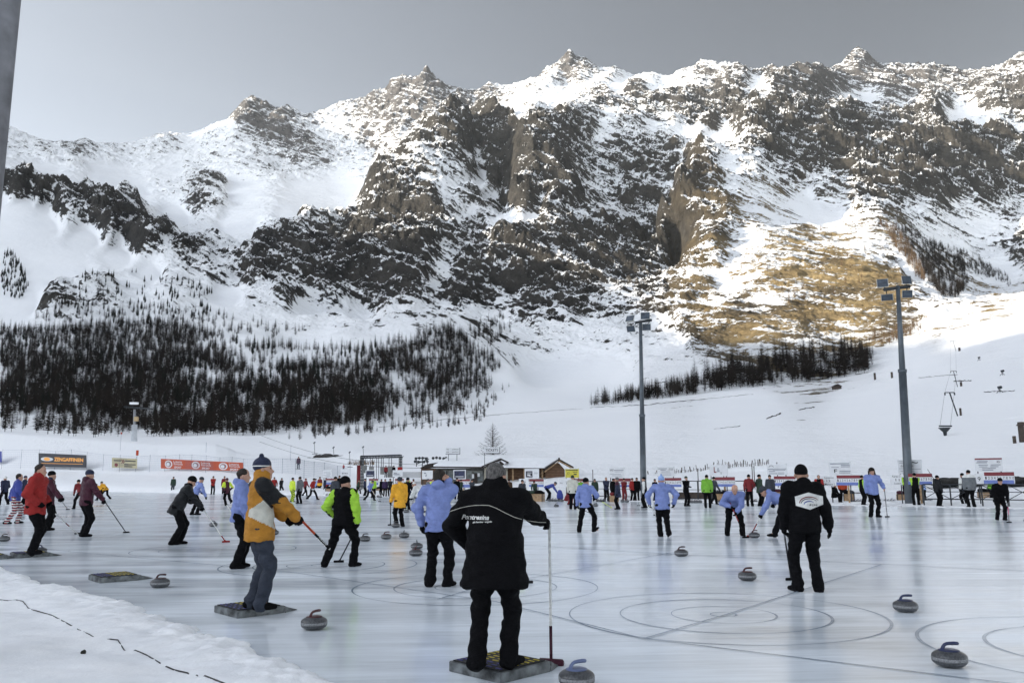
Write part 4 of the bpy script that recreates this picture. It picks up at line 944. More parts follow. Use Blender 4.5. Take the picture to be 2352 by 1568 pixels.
    hem = pel - fw*.0 - hd_*(0.03 + coat)
    w0 = .170*tb
    jk = [('cap', 0, chest + up*.03, pel + up*.12, w0*1.03, w0*.99, (fw, .74)), ('cap', .06, pel + up*.12, hem, w0*.99, w0*(1.06 + coat*.7 + flare), (fw, .80 + min(coat, .12)*.3)),
          ('cap', .05, sh_c - rt*.135*tb/bulk - up*.01, sh_c + rt*.135*tb/bulk - up*.01, .088*bulk, .088*bulk), ('cap', .05, sh_c, neck + up*.02, .10, .066)] + jk
    jk.insert(2, ('cut', 0, hem - hd_*.045, -hd_))
    if hood: jk.append(('ell', .03, neck - fw*.085 + up*.01, (.115, .075, .075), np.stack([rt, fw, up], 1)))
    if collar: jk += [('cap', .03, neck - up*.02 - rt*.02, neck + up*collar - rt*.02, .088 + collar*.35, .086 + collar*.30), ('cap', .03, neck - up*.02 + rt*.02, neck + up*collar + rt*.02, .088 + collar*.35, .086 + collar*.30)]
    rz = math.radians(-face); M3 = np.array([[math.cos(rz), -math.sin(rz), 0], [math.sin(rz), math.cos(rz), 0], [0, 0, 1]])
    root = None; Lc = Vector(loc)
    def make(name, prims, m, parent, r, w=0.0, pnt=None, lab=None):
        V, F = surface(prims, r, w, seed=int(abs(loc[0])*7 + h*100) % 97)
        ms = m if isinstance(m, list) else [m]; mi = None
        if pnt is not None:
            c = V[F].mean(1); mi = pnt(c, dict(rt=rt, fw=fw, up=up, pel=pel, chest=chest, neck=neck, arms=arms, legs=legs, sh=sh_c, hc=hc, hf=hf, hr=hr, hup=hup2))
        W3 = (V*k)@M3.T
        o = mesh_np(name, W3 if parent is not None else W3, F, ms, None, True, mi)
        if parent is None: o.location = Lc
        else: o.parent = parent
        if lab: o['label'] = lab
        return o
    def facep(V, fr):
        q = (V - hc)@RH; r = np.zeros(len(V), np.int32)
        if hair and not hat: r[((q[:, 1] < .0) & (q[:, 2] > -.04)) ] = 0
        r[(np.abs(np.abs(q[:, 0]) - .031) < .012) & (np.abs(q[:, 2] - .016) < .006) & (q[:, 1] > .06)] = 1
        r[(np.abs(q[:, 0]) < .022) & (np.abs(q[:, 2] + .056) < .005) & (q[:, 1] > .06)] = 2
        return r
    hres = min(res, .0125 if Y < 30 else .02)
    root = make('person', body, [M_SKIN, C('hair'), mat('lips', (.25, .08, .07), .6)], None, min(res, .014 if Y < 22 else .022), 0, facep)
    tag(root, label, 'person', group)
    make('trousers', tr, [C(c) for c in tro] if isinstance(tro, tuple) else C(tro), root, res, wr, tpaint)
    make('jacket', jk, [C(c) for c in jac] if isinstance(jac, tuple) else C(jac), root, res, wr, paint)
    shm = C(shoe, 0.6)
    for sh in shs: make('shoe', sh, shm, root, min(res, .02), 0)
    for gv in gvs:
        if gv: make('glove', gv, C(gl if isinstance(gl, str) else (gl[0] or gl[1])), root, min(res, .010 if Y < 16 else .014 if Y < 34 else .022), 0)
    if scarf: make('scarf', [('cap', 0, neck - up*.02 - fw*.02, neck + up*.05, .092, .080), ('ell', .02, neck - fw*.04, (.10, .09, .05), np.stack([rt, fw, up], 1))], C(scarf), root, min(res, .018), .006)
    if hat:
        hp_ = [('ell', 0, H(0, -.012, .062), (.092, .112, .098), RH), ('cut', 0, H(0, 0, .030), -(hup2 + hf*.18)), ('cap', .01, H(0, .02, .045), H(0, -.045, .038), .094, .094, (hf, 1.0))]
        hp_ = [('ell', 0, H(0, -.012, .060), (.092, .113, .102), RH), ('cut', 0, H(0, 0, .022), unit(-(hup2 - hf*.22)))]
        if brim: hp_.append(('ell', .01, H(0, .0 if brim == 2 else .10, .045), (.15 if brim == 2 else .07, .15 if brim == 2 else .065, .012), RH))
        if pom: hp_.append(('ell', .01, H(0, -.02, .175), (.030, .030, .030)))
        if hat == 'fur':
            hp_ = [('ell', 0, H(0, -.01, .070), (.105, .125, .105), RH), ('cut', 0, H(0, 0, .02), unit(-(hup2 - hf*.25)))] + [('cap', .02, H(s*.10, -.02, .03), H(s*.118, 0, -.09), .035, .030) for s in (-1, 1)]
        hatc = {'fur': 'hair'}.get(hat, hat)
        make('hat', hp_, [C(c) for c in hatc] if isinstance(hatc, tuple) else C(hatc), root, min(res, .016 if Y < 30 else .022), .003, hatpaint)
    elif hair:
        hh_ = [('ell', 0, H(0, -.018, .050), (.086, .103, .099), RH), ('ell', .02, H(0, -.062, .0), (.062, .048, .068), RH), ('cut', 0, H(0, .052, .02), unit(hf*.95 - hup2*.55))]
        make('hair', hh_, hairmat(hair), root, min(res, .010 if Y < 22 else .02), .012 if Y < 22 else .004)
    def world(v): q = M3@(np.array(v, float)*k); return Vector((q[0], q[1], q[2])) + Lc
    return root, world, arms

from mathutils.bvhtree import BVHTree
def wtree(o):
    M = o.location if o.parent is None else o.parent.location
    return BVHTree.FromPolygons([Vector(v.co) + M for v in o.data.vertices], [tuple(p.vertices) for p in o.data.polygons])
def cast(tree, x, y, off=0.004):
    a, b = ray(x, y); d = Vector((a, 1, b)).normalized(); o = Vector((0, 0, CAMZ))
    h = tree.ray_cast(o, d)
    return None if h[0] is None else h[0] - d*off
def text_mesh(s, size=1.0, shear=0.0, bold=0.0, align='CENTER', res=3):
    cu = bpy.data.curves.new('t', 'FONT'); cu.body = s; cu.size = size; cu.shear = shear; cu.offset = bold; cu.align_x = align; cu.resolution_u = res
    o = bpy.data.objects.new('t', cu); COL.objects.link(o); bpy.context.view_layer.update()
    me = bpy.data.meshes.new_from_object(o.evaluated_get(bpy.context.evaluated_depsgraph_get()))
    V = [tuple(v.co) for v in me.vertices]; F = [tuple(p.vertices) for p in me.polygons]
    bpy.data.objects.remove(o); bpy.data.curves.remove(cu); bpy.data.meshes.remove(me)
    return V, F
def on_cloth(mb, tree, V, F, f):
    Q = [cast(tree, *f(v[0], v[1])) for v in V]; ok = [all(Q[i] is not None for i in q) for q in F]
    Q = [q or Vector((0, 0, 0)) for q in Q]; mb.add(Q, [q for q, k in zip(F, ok) if k])
def grid_poly(poly, n=10):
    bm = bmesh.new(); vs = [bm.verts.new((x, y, 0)) for x, y in poly]; bm.faces.new(vs)
    xs, ys = [p[0] for p in poly], [p[1] for p in poly]
    for k in range(1, n):
        for ax, lo, hi in ((0, min(xs), max(xs)), (1, min(ys), max(ys))):
            co = [0, 0, 0]; no = [0, 0, 0]; co[ax] = lo + (hi - lo)*k/n; no[ax] = 1
            bmesh.ops.bisect_plane(bm, geom=bm.verts[:] + bm.edges[:] + bm.faces[:], plane_co=co, plane_no=no)
    bm.verts.index_update(); r = [tuple(v.co) for v in bm.verts], [tuple(v.index for v in f.verts) for f in bm.faces]; bm.free(); return r
def broom(a, b, shaft='white', headc='black', label='', head='brush', r=0.0135, band=None, hd=None, group='curling brooms held by the players', yaw=None):
    """curling broom from hand end a to ice end b"""
    a, b = Vector(a), Vector(b); t = empty('curling_broom', b); tag(t, label, 'broom', None)
    d = (a - b); L = d.length; u = d.normalized()
    def mb(): return MB()
    sh = mb(); sh.tube([u*0.07, u*L], r, 8); sh.build('shaft', C(shaft, .35), t)
    if band:
        for c, f0, f1 in band: m = mb(); m.tube([u*(L*f0), u*(L*f1)], r*1.12, 8); m.build('grip', C(c, .4), t)
    h = mb(); hx = Vector(hd) if hd else Vector((0.09, 0.02, 0))
    hx = hx.normalized()*(0.10 if head != 'hair' else 0.115); q_ = 1.0 if head != 'hair' else 1.5; hy = Vector((-hx.y, hx.x, 0)).normalized()*0.038
    zc = 0.022
    h.tube([-hx + Vector((0, 0, zc)), -hx*.9 + Vector((0, 0, zc)), hx*.9 + Vector((0, 0, zc)), hx + Vector((0, 0, zc))], [.012*q_, .022*q_, .022*q_, .012*q_], 8)
    h.tube([-hx*.96 + Vector((0, 0, .012)), hx*.96 + Vector((0, 0, .012))], .017*q_, 6)
    h.tube([Vector((0, 0, .03)), u*0.09], .015, 6)
    h.build('brush_head', C(headc, .8), t)
    return t

# ------------------------------------------------------------------ who stands where
def who(x, yf, yt, face, pose, jac, tro, hat, label, kh=1.0, hmin=1.45, hmax=1.95, z=0.0, H=None, **kw):
    """x, feet y and head-top y in the photograph"""
    p = G(x, yf, z); h = H or min(max((yf - yt)/pxm(p.y)*kh, hmin), hmax)
    r, w, a = person((p.x, p.y, p.z), face, h, pose, jac, tro, hat, label=label, **kw)
    return r, w, a, p, h
def tolocal(w, loc, face, h):
    rz = math.radians(face); q = (Vector(w) - Vector(loc))/(h/1.78)
    return (q.x*math.cos(rz) - q.y*math.sin(rz), q.x*math.sin(rz) + q.y*math.cos(rz), q.z)
def hold(res, i, px, label, ext=0.12, Z=0.0, down=0.0, **kw):
    """broom through hand i down to a photograph point on the ice"""
    r, w, arms = res[:3]; S_, el, wr = arms[i]; hd = w(wr + unit(wr - el)*.07)
    b = G(*px) if isinstance(px, tuple) and len(px) == 2 else Vector(px)
    b = Vector((b.x, b.y, b.z)); u = (hd - b).normalized()
    return broom(hd + u*ext, b + u*down, label=label, **kw)
def child(res, nm):
    return [c for c in res[0].children if c.name.split('.')[0] == nm][0]
def arm_d(c, fr, i):
    S_, el, wr = fr['arms'][i]
    def d(a, b):
        t = np.clip(((c - a)@(b - a))/((b - a)@(b - a)), 0, 1); return np.linalg.norm(c - a - t[:, None]*(b - a), axis=1)
    return d(S_, el), d(el, wr)
def sleeves(c, fr):
    r = np.zeros(len(c), np.int32); out = np.abs((c - fr['chest'])@fr['rt'])
    for i in (0, 1):
        a, b = arm_d(c, fr, i); r[((a < .098) & (out > .15)) | (b < .080)] = 1
    return r
def stripes(n, f): return lambda c, fr: ((np.floor(c[:, 2]*f + 2*np.sin(c[:, 0]*30)*.25) % n).astype(np.int32))
def blobs(c, fr): return (perlin(c[:, 0]*9 + c[:, 1]*7, c[:, 2]*8, 3) > .12).astype(np.int32)
def halfz(f): return lambda c, fr: (((c - fr['pel'])@fr['up']) < f).astype(np.int32)
def shoulders(c, fr): return ((((c - fr['pel'])@fr['up']) > .40)).astype(np.int32)
def sidepanel(c, fr):
    r = np.zeros(len(c), np.int32); s = np.abs((c - fr['pel'])@fr['rt']); h = (c - fr['pel'])@fr['up']
    r[(s > .11) & (h > .22)] = 1; return r

# man in the long black coat, nearest the camera, standing on a foot plate
loc = G(1136, 1532, 0.105); hA, fA = 1.69, 6
bA = G(1266, 1526); handA = P(1262, 1199, bA.y)
L_ = tolocal(handA, loc, fA, hA)
WA = person((loc.x, loc.y, loc.z), fA, hA, 'stand', 'black', 'black', None, hair='ghair', coat=.14, bulk=1.22, tb=1.16, flare=.05, collar=.055, res=.0125, wr=.018, gl=('black', 'black'), head=(28, 14),
            label='man in a long black coat with white lettering, hand resting on a red-headed broom',
            over=dict(feet=((-.15, -.07, 0), (.115, .05, 0)), toes=(-4, 38), lean=7, side=0, hands=((-.25, .24, 1.0), (L_[0] - .05, L_[1] - .02, L_[2] + .0)), epole=((-1, -.25, .05), (.2, -.35, -1)), hdir=((.7, .6, -.2), (.85, .1, -.5)), curl=(.5, 1.05)))
broom(Vector((bA.x, bA.y, 1.225)), bA, 'white', 'maroon', 'long white broom with dark red bristles standing upright under the black-coated man\'s glove', band=[('maroon', .07, .27)], r=.0125, head='hair', hd=(.13, -.045, 0))
tA = wtree(child(WA, 'jacket'))
m = MB(); pp = [(1007, 1214), (1011, 1198), (1022, 1186), (1036, 1173), (1057, 1166), (1075, 1162), (1090, 1160), (1107, 1159.5), (1123, 1160), (1139, 1166), (1160, 1177), (1181, 1187), (1202, 1193), (1224, 1197), (1240, 1199), (1254, 1199)]
dense = [tuple(np.array(pp[i])*(1 - f) + np.array(pp[i + 1])*f) for i in range(len(pp) - 1) for f in (0, .25, .5, .75)] + [pp[-1]]
run = [c for c in (cast(tA, *q, 0.002) for q in dense) if c is not None]
m.tube(run, .0026, 5)
pipe = m.build('piping', C('cream', .5)); pipe.parent = WA[0]; pipe.matrix_parent_inverse = Matrix.Translation(-WA[0].location)
for s_, sz, shr, cx_, cy_, sl_ in (('Pontresina', 14.5, .35, 1091, 1192, -.03), ('piz bernina • engadin', 5.2, 0, 1108, 1199.5, .03)):
    m = MB(); V, F = text_mesh(s_, sz, shr, .45 if sz > 9 else .16); on_cloth(m, tA, V, F, lambda u, v: (cx_ + u, cy_ - v - u*sl_))
    tx = m.build('back_lettering', C('white', .5)); tx.parent = WA[0]; tx.matrix_parent_inverse = Matrix.Translation(-WA[0].location)
# man in black with the white badge
WB = who(1858, 1358, 1075, 2, 'stand', 'black', 'black', 'black', 'man all in black with a white hexagon badge on his back', z=0, bulk=1.2, wr=.013, collar=.0, head=(10, 4), hood=True,
         over=dict(feet=((-.14, .02, 0), (.13, -.03, 0)), toes=(-28, 10), hands=((-.27, .12, .80), (.345, .02, .86)), epole=((-1, -.3, 0), (1, -.3, 0)), curl=(.8, .25)))
hold(WB, 0, (1818, 1332), 'dark upright broom held low by the man with the badge', shaft='charcoal', headc='black', ext=.06, band=[('grey', .86, .93)])
tB = wtree(child(WB, 'jacket'))
def badge(tree, cx, cy, s, parent):
    hx = [(-39, -13), (-3, -24), (36, -14), (37, 8), (2, 22), (-36, 11)]
    for nm, col, poly in (('badge', 'white', hx),):
        m = MB(); V, F = grid_poly([(x*s, y*s) for x, y in hx], 10); on_cloth(m, tree, V, F, lambda u, v: (cx + u, cy + v)); o = m.build('badge', C(col, .5)); o.parent = parent; o.matrix_parent_inverse = Matrix.Translation(-parent.location)
    for col, R0, w, a0, a1, ox, oy in (('dred', 26, 3.2, 175, 335, 0, 4), ('navy', 22, 2.4, 180, 330, 0, 6), ('royal', 14, 3, 178, 325, 0, 8)):
        m = MB(); V, F = [], []; n = 26
        for i in range(n + 1):
            q = math.radians(a0 + (a1 - a0)*i/n)
            for r_ in (R0 - w*math.sin(math.pi*i/n)/2 - .5, R0 + w*math.sin(math.pi*i/n)/2 + .5): V.append((r_*math.cos(q)*s + ox*s, (r_*.62*math.sin(q) + oy)*s, 0))
        F = [(2*i, 2*i + 1, 2*i + 3, 2*i + 2) for i in range(n)]
        Q = [cast(tree, cx + v[0], cy + v[1], .008) for v in V]
        if all(q is not None for q in Q): m.add(Q, F); o = m.build('emblem_arc', C(col, .5)); o.parent = parent; o.matrix_parent_inverse = Matrix.Translation(-parent.location)
    m = MB(); V, F = text_mesh('CURLING', 8.5*s, 0, .15); on_cloth(m, tree, V, F, lambda u, v: (cx + 8*s + u, cy + 12*s - v)); o = m.build('badge_lettering', C('charcoal', .5)); o.parent = parent; o.matrix_parent_inverse = Matrix.Translation(-parent.location)
badge(tB, 1859, 1151, .86, WB[0])
# man in the ochre and grey jacket on a foot plate
def ochrep(c, fr):
    r = np.zeros(len(c), np.int32); s = (c - fr['pel'])@fr['rt']; f = (c - fr['pel'])@fr['fw']; h = (c - fr['pel'])@fr['up']
    a, b = arm_d(c, fr, 1); r[(a < .12) & (s > .10) & (b > .10)] = 1
    a2, b2 = arm_d(c, fr, 0); r[(a2 < .12) & (s < -.12) & (b2 > .10)] = 1
    r[(s > .06) & (h > .05 - f*.5) & (h < .33 + f*.9) & (f > -.16) & (r == 0) & (a > .10) & (b > .12)] = 2
    return r
locY = G(586, 1397, 0.10)
WY = person((locY.x, locY.y, .10), 62, 1.80, 'broom', ('ochre', 'charcoal', 'cream'), 'denim', ('navy', 'white'), gl='black', bulk=1.10, tb=1.04, coat=.04, wr=.018, collar=.03, head=(14, -2), pom=True, paint=ochrep, shoe='black',
            hatpaint=lambda c, fr: (np.abs(((c - fr['hc'])@fr['hup']) - .05) < .008).astype(np.int32),
            label='tall man in an ochre jacket with grey sleeves and a striped bobble hat',
            over=dict(pel=(0, .01, .945), lean=0, hands=((-.08, .34, 1.04), (.14, .42, 1.06)), feet=((-.11, -.03, 0), (.13, .03, 0)), toes=(0, 14)))
def shaft_to(res, i, pts_px, Yb, **kw): pass
S_, el, wr = WY[2][1]; hY = WY[1](wr + unit(wr - el)*.06); bY = P(757, 1260, locY.y + .5); uY = (hY - bY).normalized()
m = MB(); tY = empty('curling_broom', bY); tag(tY, 'long orange and black broom slanting down from the ochre-jacketed man\'s hands', 'broom')
d = (hY + uY*.12) - bY; m.tube([(0, 0, 0), d], .014, 8); m.build('shaft', C('white', .35), tY)
m = MB(); m.tube([d*.40, d*.86], .0155, 8); m.build('grip', C('orange', .4), tY); m = MB(); m.tube([d*.02, d*.44], .0160, 8); m.build('sleeve', C('black', .4), tY)
V, F = text_mesh('ASHAM', .052, 0, .002); m = MB(); ux = -d.normalized(); vy = Vector((0, -1, 0)); vu = ux.cross(vy).normalized()*-1
vu = Vector((-ux.z, 0, ux.x)).normalized()
m.add([d*.22 + ux*v[0] + vu*(v[1] - .016) + Vector((0, -.0175, 0)) for v in V], F); m.build('lettering', C('white', .4), tY)
# man in light blue behind him
r = who(545, 1304, 1080, 78, 'stand', ('blue', 'navy'), 'black', None, 'grey-haired man in light blue fleece just left of the ochre jacket, facing right', hair='hair', hood=True, head=(0, 0), bulk=1.05, over=dict(hands=((-.2, .2, .95), (.24, .16, .88))))
hold(r, 1, (600, 1272), 'acid yellow broom hanging from the hand of the fleece-wearing man beside the ochre jacket', shaft='acid', headc='black', ext=.05)
# black padded vest with lime sleeves
r = who(783, 1301, 1094, 18, 'stride', ('black', 'lime'), 'black', 'black', 'woman in a black padded vest over lime green sleeves striding over the rings', paint=sleeves, bulk=1.14, collar=.0, head=(25, 0),
        over=dict(feet=((-.26, -.16, .02), (.20, .10, 0)), heel=(18, 0), toes=(-45, 30), lean=3, side=0, hands=((-.24, .10, .95), (.30, .06, .84)), pel=(.02, 0, .89)))
hold(r, 1, (778, 1291), 'dark broom trailing from the hand of the woman in the padded vest', shaft='charcoal', headc='black', ext=.05)
# light blue hoodie, phone at the ear
r = who(1006, 1347, 1083, 12, 'stand', 'blue', 'black', None, 'man in a periwinkle hooded jacket holding a phone to his ear, seen from behind', hair='hair', scarf='black', hood=True, bulk=1.12, gl=('black', None), head=(14, 0),
        over=dict(hands=((-.27, .03, .90), (.115, .07, 1.56)), epole=((-1, -.4, 0), (.15, .7, -.8)), hdir=((0, .1, -1), (-.1, .05, 1)), feet=((-.13, .0, 0), (.13, .05, 0)), toes=(-15, 25), curl=(.5, .8)))
ph = MB(); S_, el, wr = r[2][1]; q = r[1](wr + np.array((-.02, .03, .09))); ph.box(q, (.012, .07, .14), bev=.004); tag(ph.build('mobile_phone', C('charcoal', .3)), 'dark mobile phone pressed to the ear of the man in the hooded jacket', 'phone')
# red jacket on the left foot plate
WR = who(72, 1272, 1069, 84, 'pockets', 'red', 'black', None, 'dark-haired man in a red jacket standing on the foot plate at the far left', hair='hair', z=.09, bulk=1.18, coat=.05, collar=.03, gl='black', over=dict(feet=((-.10, -.04, 0), (.11, .06, 0))))
r = who(106, 1218, 1071, 70, 'stand', 'maroon', 'black', 'black', 'person in a maroon and navy coat half hidden behind the red jacket', scarf='navy', over=dict(hands=((-.2, .3, .95), (.26, .34, .92))), coat=.06)
hold(r, 1, (156, 1170), 'thin dark broom reaching forward from behind the red jacket', shaft='charcoal', headc='black', ext=.05)
r = who(192, 1232, 1075, 38, 'stand', 'maroon', 'black', 'navy', 'person in a maroon quilted jacket and navy hat holding a broom out to the right', hood=True, bulk=1.1, head=(15, 8), over=dict(hands=((-.26, .05, .86), (.30, .30, .96))))
hold(r, 1, (290, 1223), 'dark broom reaching down right from the maroon quilted jacket', shaft='charcoal', headc='black', ext=.04, hd=(.06, .07, 0))
broom(P(130, 1163, 20.0), G(178, 1226), 'white', 'red', 'white broom with a red band crossing the ice between the two left groups', band=[('dred', .5, .68)], ext=0) if False else broom(G(128, 1180, .93), G(179, 1226), 'white', 'black', 'white broom with a dark red band leaning down in front of the maroon quilted jacket', band=[('dred', .50, .66)])
# left background
r = who(30, 1202, 1079, 60, 'walk', 'royal', ('red', 'white', 'navy'), None, 'man in a blue jacket and stars-and-stripes trousers at the far left', tpaint=stripes(3, 34), bulk=1.1, over=dict(feet=((-.12, .12, 0), (.12, -.22, .0))))
who(8, 1160, 1086, -60, 'walk', 'navy', 'black', 'white', 'person in dark clothes and white cap walking out of the picture on the far left')
who(52, 1158, 1088, 80, 'stand', 'navy', 'black', 'navy', 'navy figure just left of the red jacket, mostly hidden')
r = who(180, 1168, 1083, -60, 'sweep', 'dred', 'black', 'black', 'dark red player reaching left, partly behind the maroon quilted jacket', H=1.75, over=dict(lean=25, pel=(0, -.1, .9)))
r = who(240, 1147, 1097, -75, 'walk', 'yellow', 'black', 'dgreen', 'sweeper in a yellow jacket bending forward near the snow bank', H=1.78, over=dict(lean=48, pel=(0, -.1, .86), hands=((-.1, .5, .75), (.1, .6, .6)), feet=((-.08, .2, 0), (.08, -.5, .06))))
r2 = who(229, 1148, 1104, -85, 'sweep', 'yellow', 'black', 'black', 'second sweeper in yellow, head lowest, in front of the bending yellow jacket', H=1.72)
hold(r2, 1, (212, 1146), 'short broom under the two yellow sweepers', shaft='acid', headc='black')
# grey jacket leaning forward
r = who(408, 1250, 1087, 72, 'lean', 'charcoal', 'black', 'black', 'man in a charcoal jacket and pointed black hat leaning forward over a white broom', coat=.07, bulk=1.14, head=(0, 14), scarf='black', over=dict(hands=((-.1, .42, 1.0), (.12, .50, .90))))
hold(r, 1, (519, 1245), 'white broom with a flat red head slanting away from the charcoal jacket', shaft='white', headc='red', ext=.04, band=[('red', .05, .2)], hd=(.12, .05, 0))
# light blue with round white badge
r = who(447, 1182, 1092, 40, 'lean', ('blue', 'white'), 'black', 'slate', 'player in light blue with a white ring on the back, leaning out to the right', coat=.03, over=dict(lean=20, side=12, feet=((-.18, -.05, 0), (.10, .05, 0)), hands=((-.2, .35, 1.0), (.44, .25, .78))), head=(0, 8),
        paint=lambda c, fr: ((np.abs(np.hypot((c - fr['chest'])@fr['rt'] + .03, (c - fr['chest'])@fr['up'] - .06) - .065) < .014) & (((c - fr['chest'])@fr['fw']) < -.04)).astype(np.int32))
who(397, 1131, 1090, 180, 'stand', 'dgreen', 'slate', 'black', 'dark green jacket standing in front of the snow bank, left of the orange banner man')
who(488, 1135, 1093, 150, 'folded', 'red', 'black', 'black', 'person in a red jacket and black cap standing alone before the snow bank')
who(514, 1134, 1090, 160, 'stand', 'dred', 'black', 'black', 'dark red figure just behind the runner with the yellow panel')
who(520, 1161, 1095, -40, 'stride', ('maroon', 'acid'), 'black', 'maroon', 'striding person in maroon with an acid yellow side panel, one leg kicked back', paint=sidepanel, over=dict(feet=((.0, .05, 0), (.05, -.62, .22)), heel=(0, 30)))
broom(G(520, 1176, .0) + Vector((0, 0, .35)), G(542, 1191), 'white', 'white', 'pale broom lying low on the ice left of the grey-haired man')
who(629, 1135, 1095, 170, 'walk', 'red', 'black', 'black', 'person in red and black just right of the ochre jacket')
# centre left background
r = who(670, 1152, 1097, 35, 'stand', 'acid', ('acid', 'dgreen'), 'black', 'person in an acid yellow top and patterned trousers', tpaint=lambda c, fr: ((np.floor(c[:, 2]*16) + np.floor(c[:, 0]*14)) % 2).astype(np.int32))
r = who(688, 1156, 1095, -60, 'broom', 'grey', 'black', 'hair', 'person in a light grey hooded sweater with black trousers', hood=True, hmin=1.6)
hold(r, 0, (678, 1152), 'pale broom between the acid yellow top and the grey sweater', shaft='white', headc='charcoal')
who(700, 1139, 1098, 40, 'walk', 'dred', 'black', 'dred', 'dark red jacket directly right of the grey sweater')
who(717, 1147, 1096, 110, 'stride', ('red', 'white'), 'black', 'black', 'person in a red jacket with a white hem walking right', paint=halfz(.02))
who(724, 1134, 1099, 20, 'stand', 'sky', 'navy', 'navy', 'sky blue jacket behind the red walker with the white hem')
who(734, 1134, 1095, 200, 'stand', ('dred', 'yellow'), 'black', 'brown', 'dark red jacket with a yellow lower half', paint=halfz(.18))
who(758, 1134, 1100, -70, 'bend', 'red', 'black', 'black', 'bending person in a red jacket by the pile of stones', H=1.7, over=dict(lean=40))
who(768, 1167, 1095, 25, 'stand', 'slate', 'black', 'hair', 'person in a long slate coat standing left of the padded vest', coat=.12, hair='hair')
who(779, 1135, 1092, 200, 'stand', 'black', 'black', 'black', 'black figure behind the slate coat')
r = who(822, 1136, 1101, 80, 'walk', 'dgreen', 'black', 'brown', 'dark green and brown figure right of the padded vest')
hold(r, 1, (812, 1140), 'white broom held by the dark green figure near the red pillar', shaft='white', headc='dred')
r = who(837, 1139, 1099, 100, 'stand', 'navy', 'black', 'black', 'navy jacket standing left of the walking sweeper in blue')
r = who(848, 1149, 1100, 110, 'stride', 'blue', 'black', 'slate', 'walking sweeper in light blue under the gantry', over=dict(lean=25))
hold(r, 1, (872, 1151), 'white broom pushed by the walking sweeper under the gantry', shaft='white', headc='black')
who(857, 1143, 1098, 150, 'stand', 'lime', 'black', 'slate', 'lime green top behind the walking sweeper')
who(876, 1138, 1100, -60, 'stand', 'black', 'black', 'black', 'black figure left of the purple jacket')
r = who(884, 1140, 1100, 160, 'stand', 'purple', 'black', 'black', 'dark purple jacket under the gantry')
# ochre coat and companions
r = who(917, 1209, 1097, -35, 'stand', 'yellow', 'black', 'slate', 'person in a long bright yellow coat and blue cap beside a stone', coat=.14, bulk=1.12, hood=True, brim=1, over=dict(hands=((-.28, .15, .86), (.25, .05, .86)), feet=((-.08, .06, 0), (.12, -.02, 0))))
hold(r, 0, (897, 1206), 'dark broom resting on the stone by the yellow coat', shaft='charcoal', headc='black', ext=.08)
r = who(934, 1170, 1096, 30, 'walk', 'black', 'black', 'black', 'black figure half hidden behind the yellow coat')
hold(r, 1, (946, 1172), 'short dark broom behind the yellow coat', shaft='charcoal', headc='black')
who(936, 1144, 1096, 120, 'walk', 'lime', 'navy', 'royal', 'lime green top with a blue helmet right of the yellow coat')
r = who(966, 1176, 1102, -75, 'bend', 'white', ('white', 'black'), ('white', 'black'), 'bending player in a white jacket and black and white patterned trousers', tpaint=blobs, hatpaint=blobs, H=1.72, over=dict(lean=46, pel=(0, -.1, .86)), coat=.02)
who(982, 1150, 1100, 60, 'stand', 'grey', 'black', 'slate', 'grey sweater standing left of the man on the phone')
who(994, 1148, 1099, 150, 'stand', 'acid', 'black', 'hair', 'acid yellow top close to the left shoulder of the man on the phone')
who(1049, 1146, 1098, 150, 'stand', 'black', 'black', 'black', 'black jacket seen between the phone man and the long black coat')
who(1058, 1144, 1101, 40, 'folded', 'dgreen', 'black', 'black', 'dark green jacket next to the picture board with the blue image')
who(1169, 1147, 1101, 10, 'stand', 'brown', 'black', 'black', 'dark brown jacket by the ticket hut wall', bulk=1.2)
who(1199, 1162, 1101, 150, 'walk', 'slate', 'black', 'black', 'dark figure walking in front of the log cabin door')
r = who(1261, 1149, 1112, 92, 'bend', 'royal', 'black', 'slate', 'person in royal blue bent double sweeping the ice by the log cabin', H=1.78)
hold(r, 1, (1281, 1150), 'thin broom under the bent royal blue jacket', shaft='charcoal', headc='black')
who(1304, 1158, 1120, 120, 'squat', 'dred', 'dred', 'brown', 'child-sized figure in dark red crouching on the ice', H=1.55)
who(1316, 1169, 1092, 8, 'stand', 'cream', 'black', 'dgreen', 'person in an off-white jacket and dark green hat seen from behind', bulk=1.08)
who(1334, 1150, 1101, 170, 'stand', 'green', 'black', 'dgreen', 'green jacket peeping between the off-white and light blue jackets')
r = who(1347, 1222, 1097, 12, 'walk', 'blue', 'black', 'black', 'person in light blue striding away with legs apart and one hand raised', hood=True, bulk=1.06, head=(40, 0),
        over=dict(feet=((-.24, .02, 0), (.26, -.06, .04)), heel=(0, -28), toes=(-10, 62), hands=((-.27, .02, .85), (.30, .24, 1.10))))
hold(r, 0, (1360, 1180), 'thin broom behind the legs of the striding light blue jacket', shaft='charcoal', headc='black', down=.1)
who(1367, 1150, 1100, 190, 'stand', 'dgreen', 'black', 'black', 'dark green coat right of the raised light blue arm', coat=.05)
r = who(1393, 1151, 1096, 175, 'folded', 'navy', 'black', None, 'bare-headed man in navy facing the camera by the rail', hair='hair')
r = who(1420, 1169, 1097, -80, 'stand', ('navy', 'maroon'), 'black', 'grey', 'person in a long navy and maroon coat with a red hem', coat=.16, bulk=1.1, paint=shoulders)
broom(G(1404, 1165, .9), G(1384, 1152), 'acid', 'black', 'yellow broom crossing in front of the long navy and maroon coat')
who(1434, 1150, 1099, 165, 'folded', 'dred', 'dred', 'black', 'dark red figure facing the camera left of the red jacket with a broom')
r = who(1453, 1150, 1098, 150, 'stand', 'red', 'black', 'black', 'red jacket with a white broom close to the first floodlight mast')
hold(r, 1, (1446, 1150), 'short white broom of the red jacket near the first mast', shaft='white', headc='charcoal')
